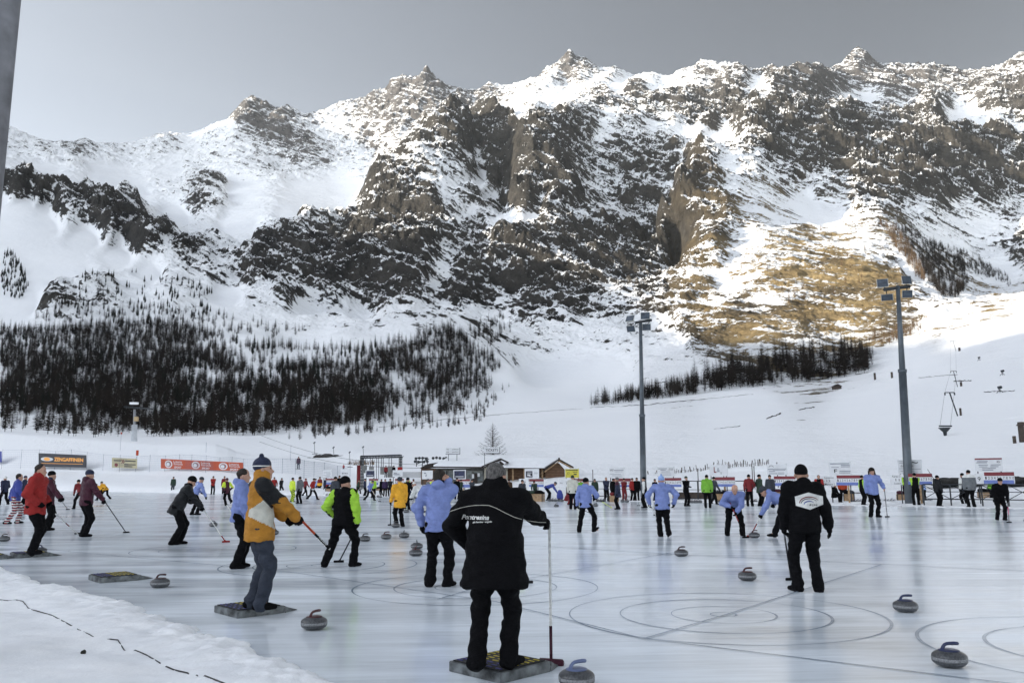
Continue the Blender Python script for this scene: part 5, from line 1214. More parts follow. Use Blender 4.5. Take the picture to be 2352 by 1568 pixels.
who(1464, 1150, 1097, 200, 'stand', 'black', 'black', 'black', 'black figure at the foot of the first floodlight mast')
r = who(1482, 1166, 1096, -70, 'stand', ('black', 'white'), 'black', 'black', 'player in a black vest with white sleeves by the first mast', paint=sleeves)
hold(r, 0, (1467, 1161), 'upright pale broom of the player with white sleeves', shaft='white', headc='charcoal')
who(1505, 1150, 1100, 150, 'stand', 'black', 'black', 'black', 'small black figure glimpsed left of the sky blue hat')
r = who(1524, 1232, 1092, 2, 'walk', 'blue', 'black', ('sky', 'white'), 'person in light blue with a pale bobble hat walking away, legs crossing', hood=True, bulk=1.15, pom=True, coat=.02,
        over=dict(feet=((-.07, .05, 0), (.12, -.24, .05)), heel=(0, 20), hands=((-.36, .10, .92), (.34, .06, .92)), epole=((-1, -.2, 0), (1, -.2, 0))))
hold(r, 0, (1506, 1183), 'white broom tucked forward by the walker with the pale bobble hat', shaft='white', headc='black', ext=.45)
who(1577, 1162, 1094, 150, 'folded', 'black', 'black', 'dgreen', 'black figure with a white shawl and dark green hood', scarf='white', gl='charcoal')
r = who(1626, 1166, 1091, 12, 'stand', 'green', 'black', 'black', 'person in a bright green hooded jacket with hands behind the back', hood=True, bulk=1.1)
who(1640, 1158, 1094, 60, 'walk', 'slate', 'black', 'black', 'slate blue jacket hidden behind the bright green one')
# two sweepers
r = who(1688, 1230, 1145, 186, 'sweep', 'blue', 'black', None, 'bald sweeper in light blue bending toward the camera over the moving stone', H=1.74, hair='skin', bulk=1.12, over=dict(lean=52, pel=(0, -.16, .84), feet=((-.22, .0, 0), (.20, -.05, 0)), hands=((-.02, .34, .66), (.12, .26, .82)), twist=0))
hold(r, 0, (1713, 1235), 'red and black broom scrubbing just left of the moving stone', shaft='red', headc='black', ext=.42, band=[('black', .05, .45)])
r = who(1796, 1234, 1145, -72, 'sweep', 'blue', 'black', 'slate', 'sweeper in light blue and grey hat bending left over the moving stone', H=1.80, bulk=1.1, over=dict(lean=68, pel=(0, -.22, .90), feet=((-.12, .20, 0), (.16, -.30, 0)), hands=((-.05, .56, .44), (.20, .18, .84))), hood=True)
hold(r, 0, (1723, 1232), 'white and orange broom pushed down at the moving stone by the second sweeper', shaft='white', headc='red', ext=.62, band=[('red', .08, .34), ('dred', .6, .8)])
who(1723, 1162, 1090, 8, 'stand', 'dred', 'black', 'black', 'person in a brick red jacket seen from behind near the scoreboards', over=dict(hands=((-.26, .0, .88), (.22, .22, 1.0))))
who(1746, 1162, 1090, 75, 'pockets', 'dgreen', 'black', 'black', 'dark green parka left of the slate jacket', coat=.08)
who(1771, 1157, 1091, 190, 'stand', 'slate', 'black', 'black', 'slate jacket standing above the bending second sweeper')
who(1884, 1156, 1091, 200, 'stand', ('black', 'red'), 'black', None, 'black and red jacket just right of the head of the man in black', paint=sidepanel, hair='hair')
who(1916, 1155, 1116, 140, 'sit', 'black', 'black', 'black', 'crouching person in black with a wide-brimmed hat by the crates', H=1.6, brim=2)
who(1937, 1152, 1092, 185, 'stand', 'orange', 'black', None, 'person in a rust red jacket in front of the scoreboard by Lausanne', hair='ghair', bulk=1.1)
who(1983, 1160, 1092, 78, 'stand', ('black', 'lime'), 'black', 'black', 'player in black with lime sleeves facing right, left of the fur-hatted man', paint=sleeves)
r = who(2009, 1187, 1076, 178, 'stand', 'blue', 'black', 'fur', 'man in light blue with a dark fur hat facing the camera beside an upright broom', bulk=1.12, coat=.02, gl=(None, 'charcoal'), over=dict(hands=((-.02 - .32, .16, 1.02), (.26, .08, .84)), toes=(-18, 14)))
hold(r, 0, (2038, 1187), 'dark upright broom beside the man with the fur hat', shaft='charcoal', headc='black', ext=.05)
r = who(2083, 1153, 1087, 180, 'folded', ('black', 'lime'), 'black', 'black', 'player in black and lime facing the camera with a white broom', paint=sleeves)
who(2106, 1161, 1087, 15, 'folded', ('black', 'lime'), 'black', 'black', 'player in black and lime seen from behind, right of the one facing the camera', paint=sleeves)
who(2120, 1154, 1098, 10, 'bend', 'sky', 'black', None, 'person in sky blue stooping by the railing', H=1.7, over=dict(lean=30), hair='hair')
r = who(2157, 1163, 1092, 72, 'stand', 'charcoal', 'black', 'black', 'person in a charcoal jacket and brimmed hat with a broom over the shoulder', brim=2, hood=True)
broom(P(2130, 1077, 44.5), P(2166, 1130, 44.0), 'charcoal', 'charcoal', 'broom carried over the shoulder of the charcoal jacket')
r = who(2232, 1165, 1080, 4, 'stand', ('grey', 'white'), 'black', 'black', 'person in a pale grey hooded jacket seen from behind near the railing', hood=True, bulk=1.15, paint=lambda c, fr: (((c - fr['pel'])@fr['up']) > .46).astype(np.int32))
who(2217, 1160, 1087, -20, 'stand', ('navy', 'white'), 'black', 'black', 'figure with white sleeves half hidden left of the pale grey jacket', paint=sleeves)
who(2280, 1154, 1088, 60, 'lean', 'green', 'black', 'black', 'green jacket leaning over a crate at the right', H=1.75)
r = who(2301, 1194, 1094, -170, 'lean', 'black', 'black', 'black', 'stooping figure in black looking down at a broom on the right edge', bulk=1.15, coat=.08, over=dict(lean=24, hands=((-.20, .22, .78), (.16, .22, .86))))
hold(r, 0, (2318, 1200), 'broom with a pink handle under the stooping black figure', shaft='charcoal', headc='charcoal', ext=.05, band=[('pink', .35, .7)])
# spectators on the gantry platform and the slope
def far_person(x, yb, yt, Y, face, pose, jac, tro, hat, label):
    p = P(x, yb, Y); return person(tuple(p), face, (yb - yt)/pxm(Y), pose, jac, tro, hat, label=label)

b_ = G(1210, 1339); broom(b_ + Vector((-.42, .1, .62)), b_, 'acid', 'charcoal', 'acid yellow broom whose dark head shows just right of the long black coat', r=.016, hd=(.12, .03, 0))
for x, yf, yt, fc, jc, po, lb in ((748, 1134, 1097, 160, 'navy', 'stand', 'navy figure at the farthest left scoreboard'), (797, 1136, 1098, 60, 'black', 'walk', 'black figure walking left of the dark green and brown one'), (896, 1140, 1099, 190, 'charcoal', 'folded', 'charcoal figure right of the purple jacket'),
    (949, 1142, 1100, 20, 'dred', 'stand', 'dark red jacket seen between the lime green top and the white jacket'), (1084, 1146, 1101, 170, 'slate', 'folded', 'slate jacket in front of the glazed ticket hut window'), (1229, 1148, 1104, 200, 'dgreen', 'lean', 'dark green figure leaning over the wide crate by the log cabin'),
    (1409, 1149, 1099, 30, 'black', 'stand', 'black figure left of the long navy and maroon coat'), (645, 1135, 1097, 120, 'charcoal', 'walk', 'charcoal figure left of the acid yellow top')):
    who(x, yf, yt, fc, po, jc, 'black', 'black', lb)

# ================================================================== CURLING STONES
def granite():
    t = NT('granite'); co = t.coords('Object')
    n = t.noise(co, 55, 4, 0.7); b = t.noise(co, 7, 3)
    c = t.ramp(t.math('MULTIPLY_ADD', b, 0.3, n), 0.5, 0.8, (0.022, 0.023, 0.026, 1), (0.085, 0.088, 0.094, 1))
    t.set(Base_Color=c, Roughness=0.32); t.bump(n, 0.15, 0.002); return t.m
def granite_band():
    t = NT('granite_band'); co = t.coords('Object'); n = t.noise(co, 60, 4, 0.7)
    t.set(Base_Color=t.ramp(n, 0.35, 0.65, (0.11, 0.113, 0.118, 1), (0.27, 0.275, 0.285, 1)), Roughness=0.6); t.bump(n, 0.3, 0.003); return t.m
M_GR, M_GB = granite(), granite_band()
def stone_proto(col):
    R = 0.143
    root = empty('curling_stone')
    prof = []
    for i in range(13):
        q = math.radians(-90 + i*7.5*1.0); prof.append((R*(0.46 + 0.54*max(0, math.cos(q))**0.62), 0.057 + 0.052*math.sin(q)))
    prof = [(0.001, 0.004), (0.06, 0.0)] + [(R*(1 - (1 - u)**2.2*0.40), 0.004 + 0.052*u) for u in [k/7 for k in range(8)]]
    m = MB(); m.lathe(prof, n=40); body = m.build('granite_body', M_GR, root)
    m = MB(); m.lathe([(R, 0.056), (R*1.004, 0.063), (R*1.004, 0.074), (R, 0.082)], n=40); m.build('striking_band', M_GB, body)
    m = MB(); m.lathe([(R*(1 - (u)**2.3*0.40), 0.082 + 0.050*u) for u in [k/7 for k in range(8)]] + [(0.085, 0.1335)], n=40); m.build('upper_granite', M_GR, body)
    hm = mat('handle_' + col, HCOL.get(col, (.02, .02, .024)), .35, .1, 6)
    m = MB(); m.lathe([(0.086, 0.1330), (0.086, 0.137), (0.070, 0.1425), (0.001, 0.1445)], n=32); m.build('handle_plate', hm, root)
    m = MB(); pts_ = [(-0.056, 0, 0.136), (-0.046, 0, 0.165), (-0.034, 0, 0.180), (-0.016, 0, 0.188), (0.01, 0, 0.191), (0.050, 0, 0.192), (0.080, 0, 0.190), (0.088, 0, 0.187)]
    m.tube(pts_, [.019, .015, .0135, .0135, .0145, .0155, .0145, .008], 10); m.build('handle', hm, root)
    return root
HCOL = dict(blue=(.10, .13, .24), royal=(.018, .026, .075), dred=(.055, .008, .010), maroon=(.035, .008, .010), charcoal=(.014, .014, .016), navy=(.02, .028, .06), slate=(.05, .056, .065))
PST = {}
def stone(x, y, col, rz, label, z=0.0, group=None, loc=None):
    if col not in PST: PST[col] = o = stone_proto(col)
    else: o = copy_tree(PST[col])
    p = Vector(loc) if loc is not None else G(x, y, z)
    if loc is None: p = G(x, y) + Vector((0, 0.0, z))
    d = Vector((p.x, p.y, 0)).normalized()*0.10
    o.location = p + (d if loc is None else Vector((0, 0, 0))); o.location.z = z if loc is None else p.z
    o.rotation_euler = (0, 0, math.radians(rz)); tag(o, label, 'curling stone', group); return o
stone(1325, 1584, 'blue', 25, 'granite stone with a blue handle cut off by the bottom edge, beside the red broom')
stone(2183, 1535, 'royal', -2, 'large granite stone with a dark blue handle lying in the ring at the lower right')
stone(2081, 1407, 'royal', -2, 'granite stone with a dark blue handle standing alone right of the big rings')
stone(1717, 1334, 'dred', 10, 'granite stone with a dark red handle between the rings and the man with the badge')
stone(1565, 1278, 'maroon', 0, 'dark-handled stone on the open ice below the walker with the pale bobble hat')
stone(721, 1448, 'dred', 55, 'granite stone with a red handle seen end-on, right of the ochre man\'s foot plate')
stone(367, 1350, 'maroon', 0, 'granite stone with a brown handle beside the empty foot plate')
stone(9, 1243, 'charcoal', 0, 'dark-handled stone cut by the left edge of the picture')
stone(91, 1272, 'navy', 160, 'dark blue handled stone behind the legs of the red jacket')
stone(490, 1209, 'charcoal', 170, 'dark-handled stone crossed by the white broom of the charcoal jacket')
stone(629, 1228, 'charcoal', 180, 'dark-handled stone just right of the ochre jacket')
stone(838, 1243, 'charcoal', 0, 'dark-handled stone, first of the three in a row right of the padded vest')
stone(887, 1238, 'dred', 10, 'red-handled stone, middle one of the three in a row right of the padded vest')
stone(928, 1235, 'slate', 90, 'grey-handled stone seen end-on, last of the three in a row')
stone(955, 1277, 'dred', 80, 'red-handled stone standing alone left of the man on the phone')
stone(957, 1261, 'slate', 100, 'grey-handled stone seen directly above the red-handled one, left of the man on the phone')
stone(909, 1211, 'slate', 20, 'granite stone under the brush at the feet of the yellow coat')
stone(933, 1177, 'charcoal', 20, 'granite stone behind the yellow coat')
stone(1733, 1235, 'maroon', 0, 'moving stone between the brushes of the two light blue sweepers')
stone(2362, 1200, 'charcoal', 0, 'dark stone cut by the right edge near the stooping black figure')
stone(1368, 1163, 'charcoal', 0, 'far stone alone on the ice right of the striding light blue jacket')
stone(1222, 1162, 'charcoal', 0, 'far stone on the ice in front of the log cabin, left one')
stone(1278, 1164, 'charcoal', 0, 'far stone on the ice below the bent royal blue jacket')
rr = random.Random(4)
FARST = [(1583, 1153), (1589, 1153), (1596, 1153), (1602, 1153), (1608, 1153), (2033, 1153), (2040, 1153), (2047, 1153), (2054, 1153), (2048, 1150.5), (2133, 1153), (2139, 1153), (2189, 1153), (2197, 1153), (2205, 1153), (2213, 1153),
         (2319, 1154), (2327, 1154), (2335, 1154), (1955, 1152.5), (1962, 1153), (1970, 1152.5), (1977, 1153), (1806, 1152), (1812, 1152), (1735, 1152), (1728, 1152), (1648, 1153), (1655, 1153), (1662, 1152.5), (1430, 1151), (1440, 1151.5), (1373, 1150), (1380, 1150.5),
         (1387, 1150), (1262, 1149), (1269, 1149), (1276, 1149.5), (1284, 1149), (1291, 1149.5), (1209, 1148), (1218, 1148), (1147, 1146), (1152, 1146.5), (955, 1144), (962, 1144), (905, 1142), (898, 1142), (868, 1140.5), (874, 1141), (744, 1136), (751, 1136.5), (757, 1136), (763, 1136.4)]
_ci = 0
for i, (x, y) in enumerate(FARST):
    stone(x, y + 1.5, ('dred', 'charcoal', 'royal')[(i//4) % 3], rr.uniform(-30, 30), 'granite stone waiting with others along the far edge of the rink', group='stones lined up along the far edge')

# ------------------------------------------------------------------ foot plates (hacks on metal plates with a rubber mat)
M_ZINC = mat('galvanised_sheet', (.13, .14, .145), 0.5, 0.5, 9, metal=0.35, bump=.002)
M_RUB = mat('black_rubber_mat', (.012, .012, .014), 0.75, 0.3, 30, bump=.004)
M_PB = mat('pad_blue', (.05, .05, .20), .6, .3, 20); M_PY = mat('pad_yellow', (.42, .34, .03), .6, .3, 20)
def plate(c, ang, label, L=1.0, Wd=0.62, h=.085):
    t = empty('foot_plate', c, ang); tag(t, label, 'foot plate')
    m = MB(); m.box((0, 0, h/2), (L*.62, Wd, h), bev=.006); m.build('plate_box', M_ZINC, t)
    m = MB(); x0 = L*.311; n = 8; V = []; rl = .24*L
    for i in range(n + 1):
        u = i/n; z = h*(1 - u)**1.4*.92 + .006; k_ = Wd/2*(1 - .35*u); V += [(x0 + u*rl, -k_, z), (x0 + u*rl, k_, z), (x0 + u*rl, -k_, 0), (x0 + u*rl, k_, 0)]
    F = []
    for i in range(n): a = 4*i; F += [(a, a + 4, a + 5, a + 1), (a, a + 2, a + 6, a + 4), (a + 1, a + 5, a + 7, a + 3)]
    m.add(V, F); m.build('ramp', M_ZINC, t)
    m = MB(); m.box((-.01, 0, h + .006), (L*.56, Wd*.90, .010), bev=.003); mt = m.build('rubber_mat', M_RUB, t)
    for i in range(8):
        for j in range(5):
            m = MB(); u = -L*.25 + i*L*.066; v = -Wd*.37 + j*Wd*.185
            m.box((u, v, h + .013), (L*.018, Wd*.10, .006)); o = m.build('tread_pad', M_PB if i < 3 else M_PY, mt)
    return t
M_ = math.radians(20)
plate(G(1148, 1541), math.radians(45), 'grey metal foot plate with a blue and yellow ribbed mat under the long black coat', .96, .64)
plate(G(572, 1406), math.radians(43), 'grey metal foot plate with a ribbed mat under the ochre-jacketed man', .98, .66)
plate(G(262, 1331), math.radians(41), 'empty grey foot plate with yellow ribs left of the brown-handled stone', 1.0, .66)
plate(G(68, 1277), math.radians(40), 'grey foot plate under the red-jacketed man', 1.05, .66)
plate(G(-30, 1283), math.radians(40), 'dark foot plate whose upturned tip enters the picture at the left edge', 1.0, .6)

# ================================================================== SCOREBOARDS AND SPONSOR PANELS along the far edge
M_WHT = mat('white_panel', (.62, .63, .65), .5, .05, 3); M_SBR = mat('scoreboard_red', (.17, .022, .03), .5, .1, 4); M_SBB = mat('scoreboard_blue', (.12, .17, .42), .5, .1, 4)
M_INK = mat('ink_black', (.02, .02, .022), .6, .05, 5); M_WOOD = mat('pine_board', (.34, .22, .12), .7, .3, 6, bump=.004); M_DWOOD = mat('dark_board', (.06, .045, .035), .8, .3, 6, bump=.006); M_STL = mat('steel_dark', (.035, .04, .045), .5, .2, 8, metal=.4)
BN = Vector((-SD[0], -SD[1], 0))               # the boards face down the sheets
BR = Vector((-BN.y, BN.x, 0))                  # to the right along the boards
if BR.x < 0: BR = -BR
Bm = Matrix((BR, -BN, Vector((0, 0, 1)))).transposed()
def on_row(x, y, s=48.5):
    a, b = ray(x, y); Y = s/(a*SD[0] + SD[1]); return Vector((a*Y, Y, CAMZ + b*Y))
def panel(m, x0, x1, y0, y1, s, th=.02, off=0.0):
    """board-plane rectangle between photograph columns x0..x1 and rows y0..y1 (rows read at the middle)"""
    a, b = on_row(x0, y0, s), on_row(x1, y0, s); c = on_row((x0 + x1)/2, y0, s); d = on_row((x0 + x1)/2, y1, s)
    w = (b - a).xy.length; h = c.z - d.z; ctr = Vector(((a.x + b.x)/2, (a.y + b.y)/2, (c.z + d.z)/2)) + BN*off
    m.box(ctr, (w, th, h), M=Bm); return ctr, w, h
def lettering(s, ctr, w, hgt, parent, m=None, name='lettering', shear=0, bold=0.004, off=.014, M=None, fit=True):
    V, F = text_mesh(s, 1.0, shear, bold*1.0)
    if not V: return
    xs = [v[0] for v in V]; ys = [v[1] for v in V]; sx = w/(max(xs) - min(xs)); sy = hgt/(max(ys) - min(ys)); cx, cy = (max(xs) + min(xs))/2, (max(ys) + min(ys))/2
    if not fit: sx = sy = min(sx, sy)
    R = M or Bm; mb = MB(); mb.add([ctr + R @ Vector(((v[0] - cx)*sx, -off, (v[1] - cy)*sy)) for v in V], F)
    o = mb.build(name, m or M_INK); o.parent = parent; o.matrix_parent_inverse = Matrix.Translation(-parent.location); return o
def part(m, nm, mt, root):
    o = m.build(nm, mt); o.parent = root; o.matrix_parent_inverse = Matrix.Translation(-root.location); return o
def bars(mb, ctr, rows, M=None):
    R = M or Bm
    for u, v, w, h in rows: mb.box(ctr + R @ Vector((u, -.014, v)), (w, .006, h), M=R)
def scoreboard(x0, x1, yr0, yr1, yb0, yb1, label, left=None, lt=None, s=48.5):
    base = on_row((x0 + x1)/2, yb1, s); base.z = 0.0
    t = empty('scoreboard', base); tag(t, label, 'scoreboard', None)
    m = MB(); c0, w, h = panel(m, x0, x1, yr0, yb1, s, .03); part(m, 'backing_board', M_WHT, t)
    m = MB(); panel(m, x0, x1, yr0, yr1, s, .012, .022); part(m, 'red_band', M_SBR, t)
    m = MB(); panel(m, x0, x1, yb0, yb1, s, .012, .022); part(m, 'blue_band', M_SBB, t)
    cm = Vector((c0.x, c0.y, (on_row((x0 + x1)/2, yr1, s).z + on_row((x0 + x1)/2, yb0, s).z)/2)); nh = on_row(x0, yr1, s).z - on_row(x0, yb0, s).z
    for k in range(10):
        lettering(str(k + 1), cm + BR*(w*(-.45 + .1*k)), w*.052*(1 if k < 9 else 1.3), nh*.62, t, off=.018, name='numeral')
    m = MB(); ctrb = on_row((x0 + x1)/2, yb1, s); m.box((ctrb.x, ctrb.y, ctrb.z/2), (.09, .05, ctrb.z), M=Bm); m.build('post', M_WOOD, t).matrix_parent_inverse = Matrix.Translation(-t.location)
    if left:
        m = MB(); c, w2, h2 = panel(m, left[0], left[1], left[2], left[3], s, .02, .01); part(m, 'team_panel', M_WHT, t)
        rows = lt or ()
        for txt, fx, fy, fw_, fh in rows: lettering(txt, c + BR*(fx*w2) + Vector((0, 0, fy*h2)), fw_*w2, fh*h2, t, off=.014, name='team_lettering')
    return t
def adboard(x0, x1, y0, y1, label, build=None, s=49.3, mt=None, posts=True):
    base = on_row((x0 + x1)/2, y1, s); zb = base.z; base.z = 0
    t = empty('sponsor_panel', base); tag(t, label, 'panel')
    m = MB(); c, w, h = panel(m, x0, x1, y0, y1, s, .02); part(m, 'board', mt or M_WHT, t)
    for sg in (-1, 1):
        m = MB(); q = c + BR*(sg*w*.42); m.box((q.x, q.y, (c.z - h/2)/2), (.05, .04, c.z - h/2), M=Bm); part(m, 'post', M_STL, t)
    if build: build(t, c, w, h)
    return t
def textlines(rows, ink=None):
    def f(t, c, w, h):
        for txt, fx, fy, fw_, fh in rows: lettering(txt, c + BR*(fx*w) + Vector((0, 0, fy*h)), fw_*w, fh*h, t, m=ink)
    return f
def greylines(rows, extra=None, mt=None):
    def f(t, c, w, h):
        m = MB(); bars(m, c, [(u*w, v*h, ww*w, hh*h) for u, v, ww, hh in rows]); part(m, 'small_print', mt or mat('ink_grey', (.16, .18, .22), .6, .1, 5), t)
        if extra: extra(t, c, w, h)
    return f
NUM = ''
scoreboard(2260, 2329, 1083.7, 1092, 1102, 1110.4, 'scoreboard with red and blue bands at the far right edge', (2238, 2258, 1087, 1112), [('9', 0, 0, .35, .4)])
scoreboard(2086, 2140.7, 1087, 1095, 1105, 1112, 'scoreboard behind the black and lime pair, panel reading 11 on its left', (2044, 2070, 1089, 1113), [('Aarau 2', .05, .32, .75, .2), ('11', .15, -.02, .35, .24), ('Luzern', .15, -.34, .6, .18)])
scoreboard(1921.5, 1975.6, 1091, 1098, 1107, 1114, 'scoreboard behind the rust red jacket, panel reading Lausanne 12 on its left', (1885.7, 1919.6, 1092, 1115), [('Lausanne', .05, .32, .62, .18), ('Rink', -.35, 0, .2, .13), ('12', 0, 0, .26, .24), ('Montana 2', .08, -.34, .68, .18)])
scoreboard(1777.6, 1827.4, 1093, 1100, 1108.5, 1115.6, 'scoreboard just left of the shoulder of the man with the badge')
scoreboard(1642, 1688, 1095, 1102.5, 1111, 1117, 'scoreboard between the bright green jacket and the brick red jacket')
scoreboard(1527, 1565, 1097, 1103, 1112, 1117.7, 'scoreboard partly hidden by the walker with the pale bobble hat')
scoreboard(1411, 1449, 1098, 1105, 1113, 1118, 'scoreboard behind the dark red figures left of the first mast')
scoreboard(1315, 1347, 1099, 1105, 1113, 1118, 'scoreboard behind the off-white jacket, panel reading 7 on its left', (1284.5, 1314, 1099, 1118), [('Rink', -.32, -.0, .2, .16), ('7', .1, 0, .16, .34)])
scoreboard(1216, 1249, 1100, 1105.2, 1112.4, 1117.6, 'scoreboard in front of the log cabin with all its numerals visible', (1192, 1214, 1099, 1118), [('9', .1, .05, .22, .3)])
scoreboard(1134, 1155, 1100, 1105, 1112.5, 1118, 'scoreboard mostly hidden by the long black coat')
scoreboard(1049, 1080, 1100, 1104.8, 1112, 1119, 'scoreboard between the phone man and the long black coat')
scoreboard(983, 1003, 1100, 1104.5, 1110, 1116, 'scoreboard left of the man on the phone')
scoreboard(908, 928, 1099, 1103, 1109, 1115, 'scoreboard behind the yellow coat')
scoreboard(848, 869, 1099, 1103, 1108, 1113, 'scoreboard below the picture panel at the gantry')
scoreboard(750, 768, 1098.5, 1102.5, 1107, 1112, 'scoreboard farthest left, behind the yellow and dark red jacket')
scoreboard(690, 706, 1099, 1102.5, 1107, 1112, 'scoreboard hidden behind the dark red jackets at the left end') if False else None
L5 = [(-.1, .18, .7, .05), (.1, .02, .5, .04), (-.1, -.14, .7, .035), (0, -.28, .6, .035), (.1, -.4, .5, .03)]
def redtop(t, c, w, h):
    m = MB(); bars(m, c + Vector((0, 0, h*.42)), [(0, 0, w*.98, h*.11)]); part(m, 'red_stripe', M_SBR, t)
    m = MB(); q = c + BR*(w*.36) + Vector((0, 0, h*.2)); m.tube([q - BR*.08 + BN*.014, q + Vector((0, 0, .045)) + BN*.014, q + BR*.08 + BN*.014, q - Vector((0, 0, .045)) + BN*.014, q - BR*.08 + BN*.014], .012, 4); part(m, 'emblem', M_INK, t)
adboard(2238, 2301.5, 1051, 1082, 'grey sponsor panel with a dark red stripe along its top, at the far right', greylines([(-.22, .24, .4, .05), (-.25, .15, .4, .05), (-.2, -.02, .34, .05), (.25, -.02, .36, .05), (-.2, -.15, .3, .05), (.2, -.15, .3, .05), (0, -.28, .5, .05), (-.05, -.4, .4, .05)], redtop))
adboard(2061, 2116.7, 1055.7, 1087.6, 'sponsor panel reading La Gorge in script below the second floodlight mast', greylines([(-.22, .40, .44, .03), (-.3, .28, .25, .03), (-.2, -.12, .5, .03), (.2, -.16, .5, .03), (-.1, -.3, .6, .03), (0, -.42, .6, .03)],
        lambda t, c, w, h: (lettering('La Gorge', c - BR*(w*.12) + Vector((0, 0, h*.06)), w*.52, h*.2, t, shear=.4, bold=.01), lettering('~', c + BR*(w*.2) + Vector((0, 0, h*.3)), w*.3, h*.12, t))))
adboard(1903, 1954, 1060, 1091.6, 'sponsor panel with a crane-like black sign, above the Lausanne team panel', greylines([(0, .36, .86, .06), (.25, .25, .4, .05), (.25, .14, .4, .05), (-.22, .10, .34, .04), (.22, -.18, .5, .05), (.2, -.3, .5, .05)],
        lambda t, c, w, h: (lettering('F', c - BR*(w*.2) - Vector((0, 0, h*.16)), w*.14, h*.26, t, bold=.02))))
def arcs(t, c, w, h):
    m = MB(); m.tube([c + BR*(w*(-.4 + .25*i/8)) + Vector((0, 0, h*(.22 + .14*math.sin(math.pi*i/8)))) + BN*.014 for i in range(9)], .012, 4); part(m, 'arch_emblem', M_INK, t)
adboard(1760.8, 1807.6, 1065, 1090, 'sponsor panel with a small roof-shaped emblem left of the man with the badge', greylines([(-.3, .02, .3, .06), (.15, .04, .6, .05), (.1, -.08, .6, .05), (-.25, -.18, .3, .06), (-.2, -.38, .4, .05), (.2, -.3, .3, .04), (.2, -.42, .3, .04)], arcs))
adboard(1628.7, 1671, 1066.8, 1093, 'pale sponsor panel with a large dark red letter L behind the bright green jacket', lambda t, c, w, h: (lettering('L', c - BR*(w*.18) + Vector((0, 0, h*.06)), w*.14, h*.5, t, m=M_SBR, bold=.03), lettering('&', c + BR*(w*.0) + Vector((0, 0, h*.04)), w*.16, h*.36, t, m=mat('ink_grey', (.16, .18, .22))), lettering('T', c + BR*(w*.14) - Vector((0, 0, h*.26)), w*.1, h*.18, t)))
adboard(1509, 1549, 1070.6, 1094, 'sponsor panel with slanting brush strokes above the pale bobble hat', greylines([(-.18, .28, .5, .07), (-.15, .14, .3, .06), (0, -.02, .5, .04), (0, -.2, .6, .03), (0, -.34, .6, .03)], lambda t, c, w, h: lettering('////', c + BR*(w*.3) + Vector((0, 0, h*.22)), w*.26, h*.22, t, bold=.01)))
adboard(1399, 1435, 1073, 1097, 'grey sponsor panel with a bold black heading left of the first mast', greylines([(.12, .24, .6, .06), (.1, .1, .5, .04)] + L5[2:], lambda t, c, w, h: lettering('IAG', c - BR*(w*.33) + Vector((0, 0, h*.26)), w*.24, h*.2, t, shear=.3, bold=.01)))
def yel(t, c, w, h):
    m = MB(); bars(m, c, [(0, -.02*h, .94*w, .86*h)]); part(m, 'yellow_field', mat('sign_yellow', (.52, .46, .045), .5, .15, 5), t)
    m = MB(); m.tube([c + BR*(w*-.26 + .09*math.cos(a)) + Vector((0, 0, -.02 + .09*math.sin(a))) + BN*.022 for a in [k*.52 for k in range(13)]], .014, 4); part(m, 'round_emblem', M_INK, t)
    m = MB(); bars(m, c + BN*.006, [(0, .3*h, .8*w, .08*h), (.22*w, .1*h, .3*w, .05*h), (.22*w, -.12*h, .2*w, .11*h)]); part(m, 'small_print', M_INK, t)
adboard(1297.5, 1330.7, 1074.6, 1097.4, 'yellow sponsor panel right of the log cabin gable', yel)
def pict(t, c, w, h):
    m = MB(); bars(m, c - BR*(w*.18), [(0, -.04*h, .46*w, .62*h)]); part(m, 'dark_picture', mat('picture_ink', (.02, .022, .04), .5, .9, 9), t)
    m = MB(); bars(m, c - BR*(w*.18) + BN*.005, [(.03*w, .1*h, .3*w, .06*h), (-.02*w, -.12*h, .22*w, .16*h), (.08*w, -.22*h, .2*w, .05*h)]); part(m, 'picture_shapes', M_WHT, t)
    m = MB(); bars(m, c, [(.28*w, .1*h, .25*w, .04*h), (.28*w, .0, .22*w, .03*h)]); part(m, 'small_print', mat('ink_grey', (.16, .18, .22)), t)
adboard(1205, 1238, 1076, 1099, 'white sponsor panel with a black and white picture in front of the log cabin', pict)
adboard(1135, 1151, 1080, 1099, 'narrow white sponsor panel above the head of the long black coat')
def bluepic(t, c, w, h):
    m = MB(); bars(m, c, [(0, .0, .86*w, .8*h)]); part(m, 'blue_picture', mat('night_blue', (.012, .018, .06), .5, .6, 7), t)
    m = MB(); bars(m, c + BN*.005, [(0, -.22*h, .66*w, .07*h)]); part(m, 'picture_lettering', M_WHT, t)
adboard(1041.7, 1070, 1078.5, 1100, 'white-framed panel with a dark night-blue picture', bluepic)
adboard(969.5, 994, 1080, 1100, 'white sponsor panel with a faint drawing left of the phone man', greylines([(-.2, .2, .2, .1), (-.1, .0, .1, .12), (-.12, -.15, .1, .1)]))
adboard(902, 925, 1079, 1095, 'white sponsor panel above the yellow coat', greylines([(-.1, -.05, .6, .10), (.0, -.22, .7, .05)], lambda t, c, w, h: lettering('30', c - BR*(w*.22) + Vector((0, 0, h*.02)), w*.3, h*.22, t, bold=.02)))
adboard(840, 861.6, 1079, 1096, 'panel with a dark landscape picture under the gantry', bluepic)
adboard(783.5, 803, 1076.6, 1095, 'white panel with one bold word right of the farthest scoreboard', textlines([('MATTMARK', 0, -.05, .75, .16)]))
adboard(743, 763, 1079, 1097, 'pale panel with faint lines, farthest left of the row', greylines(L5))

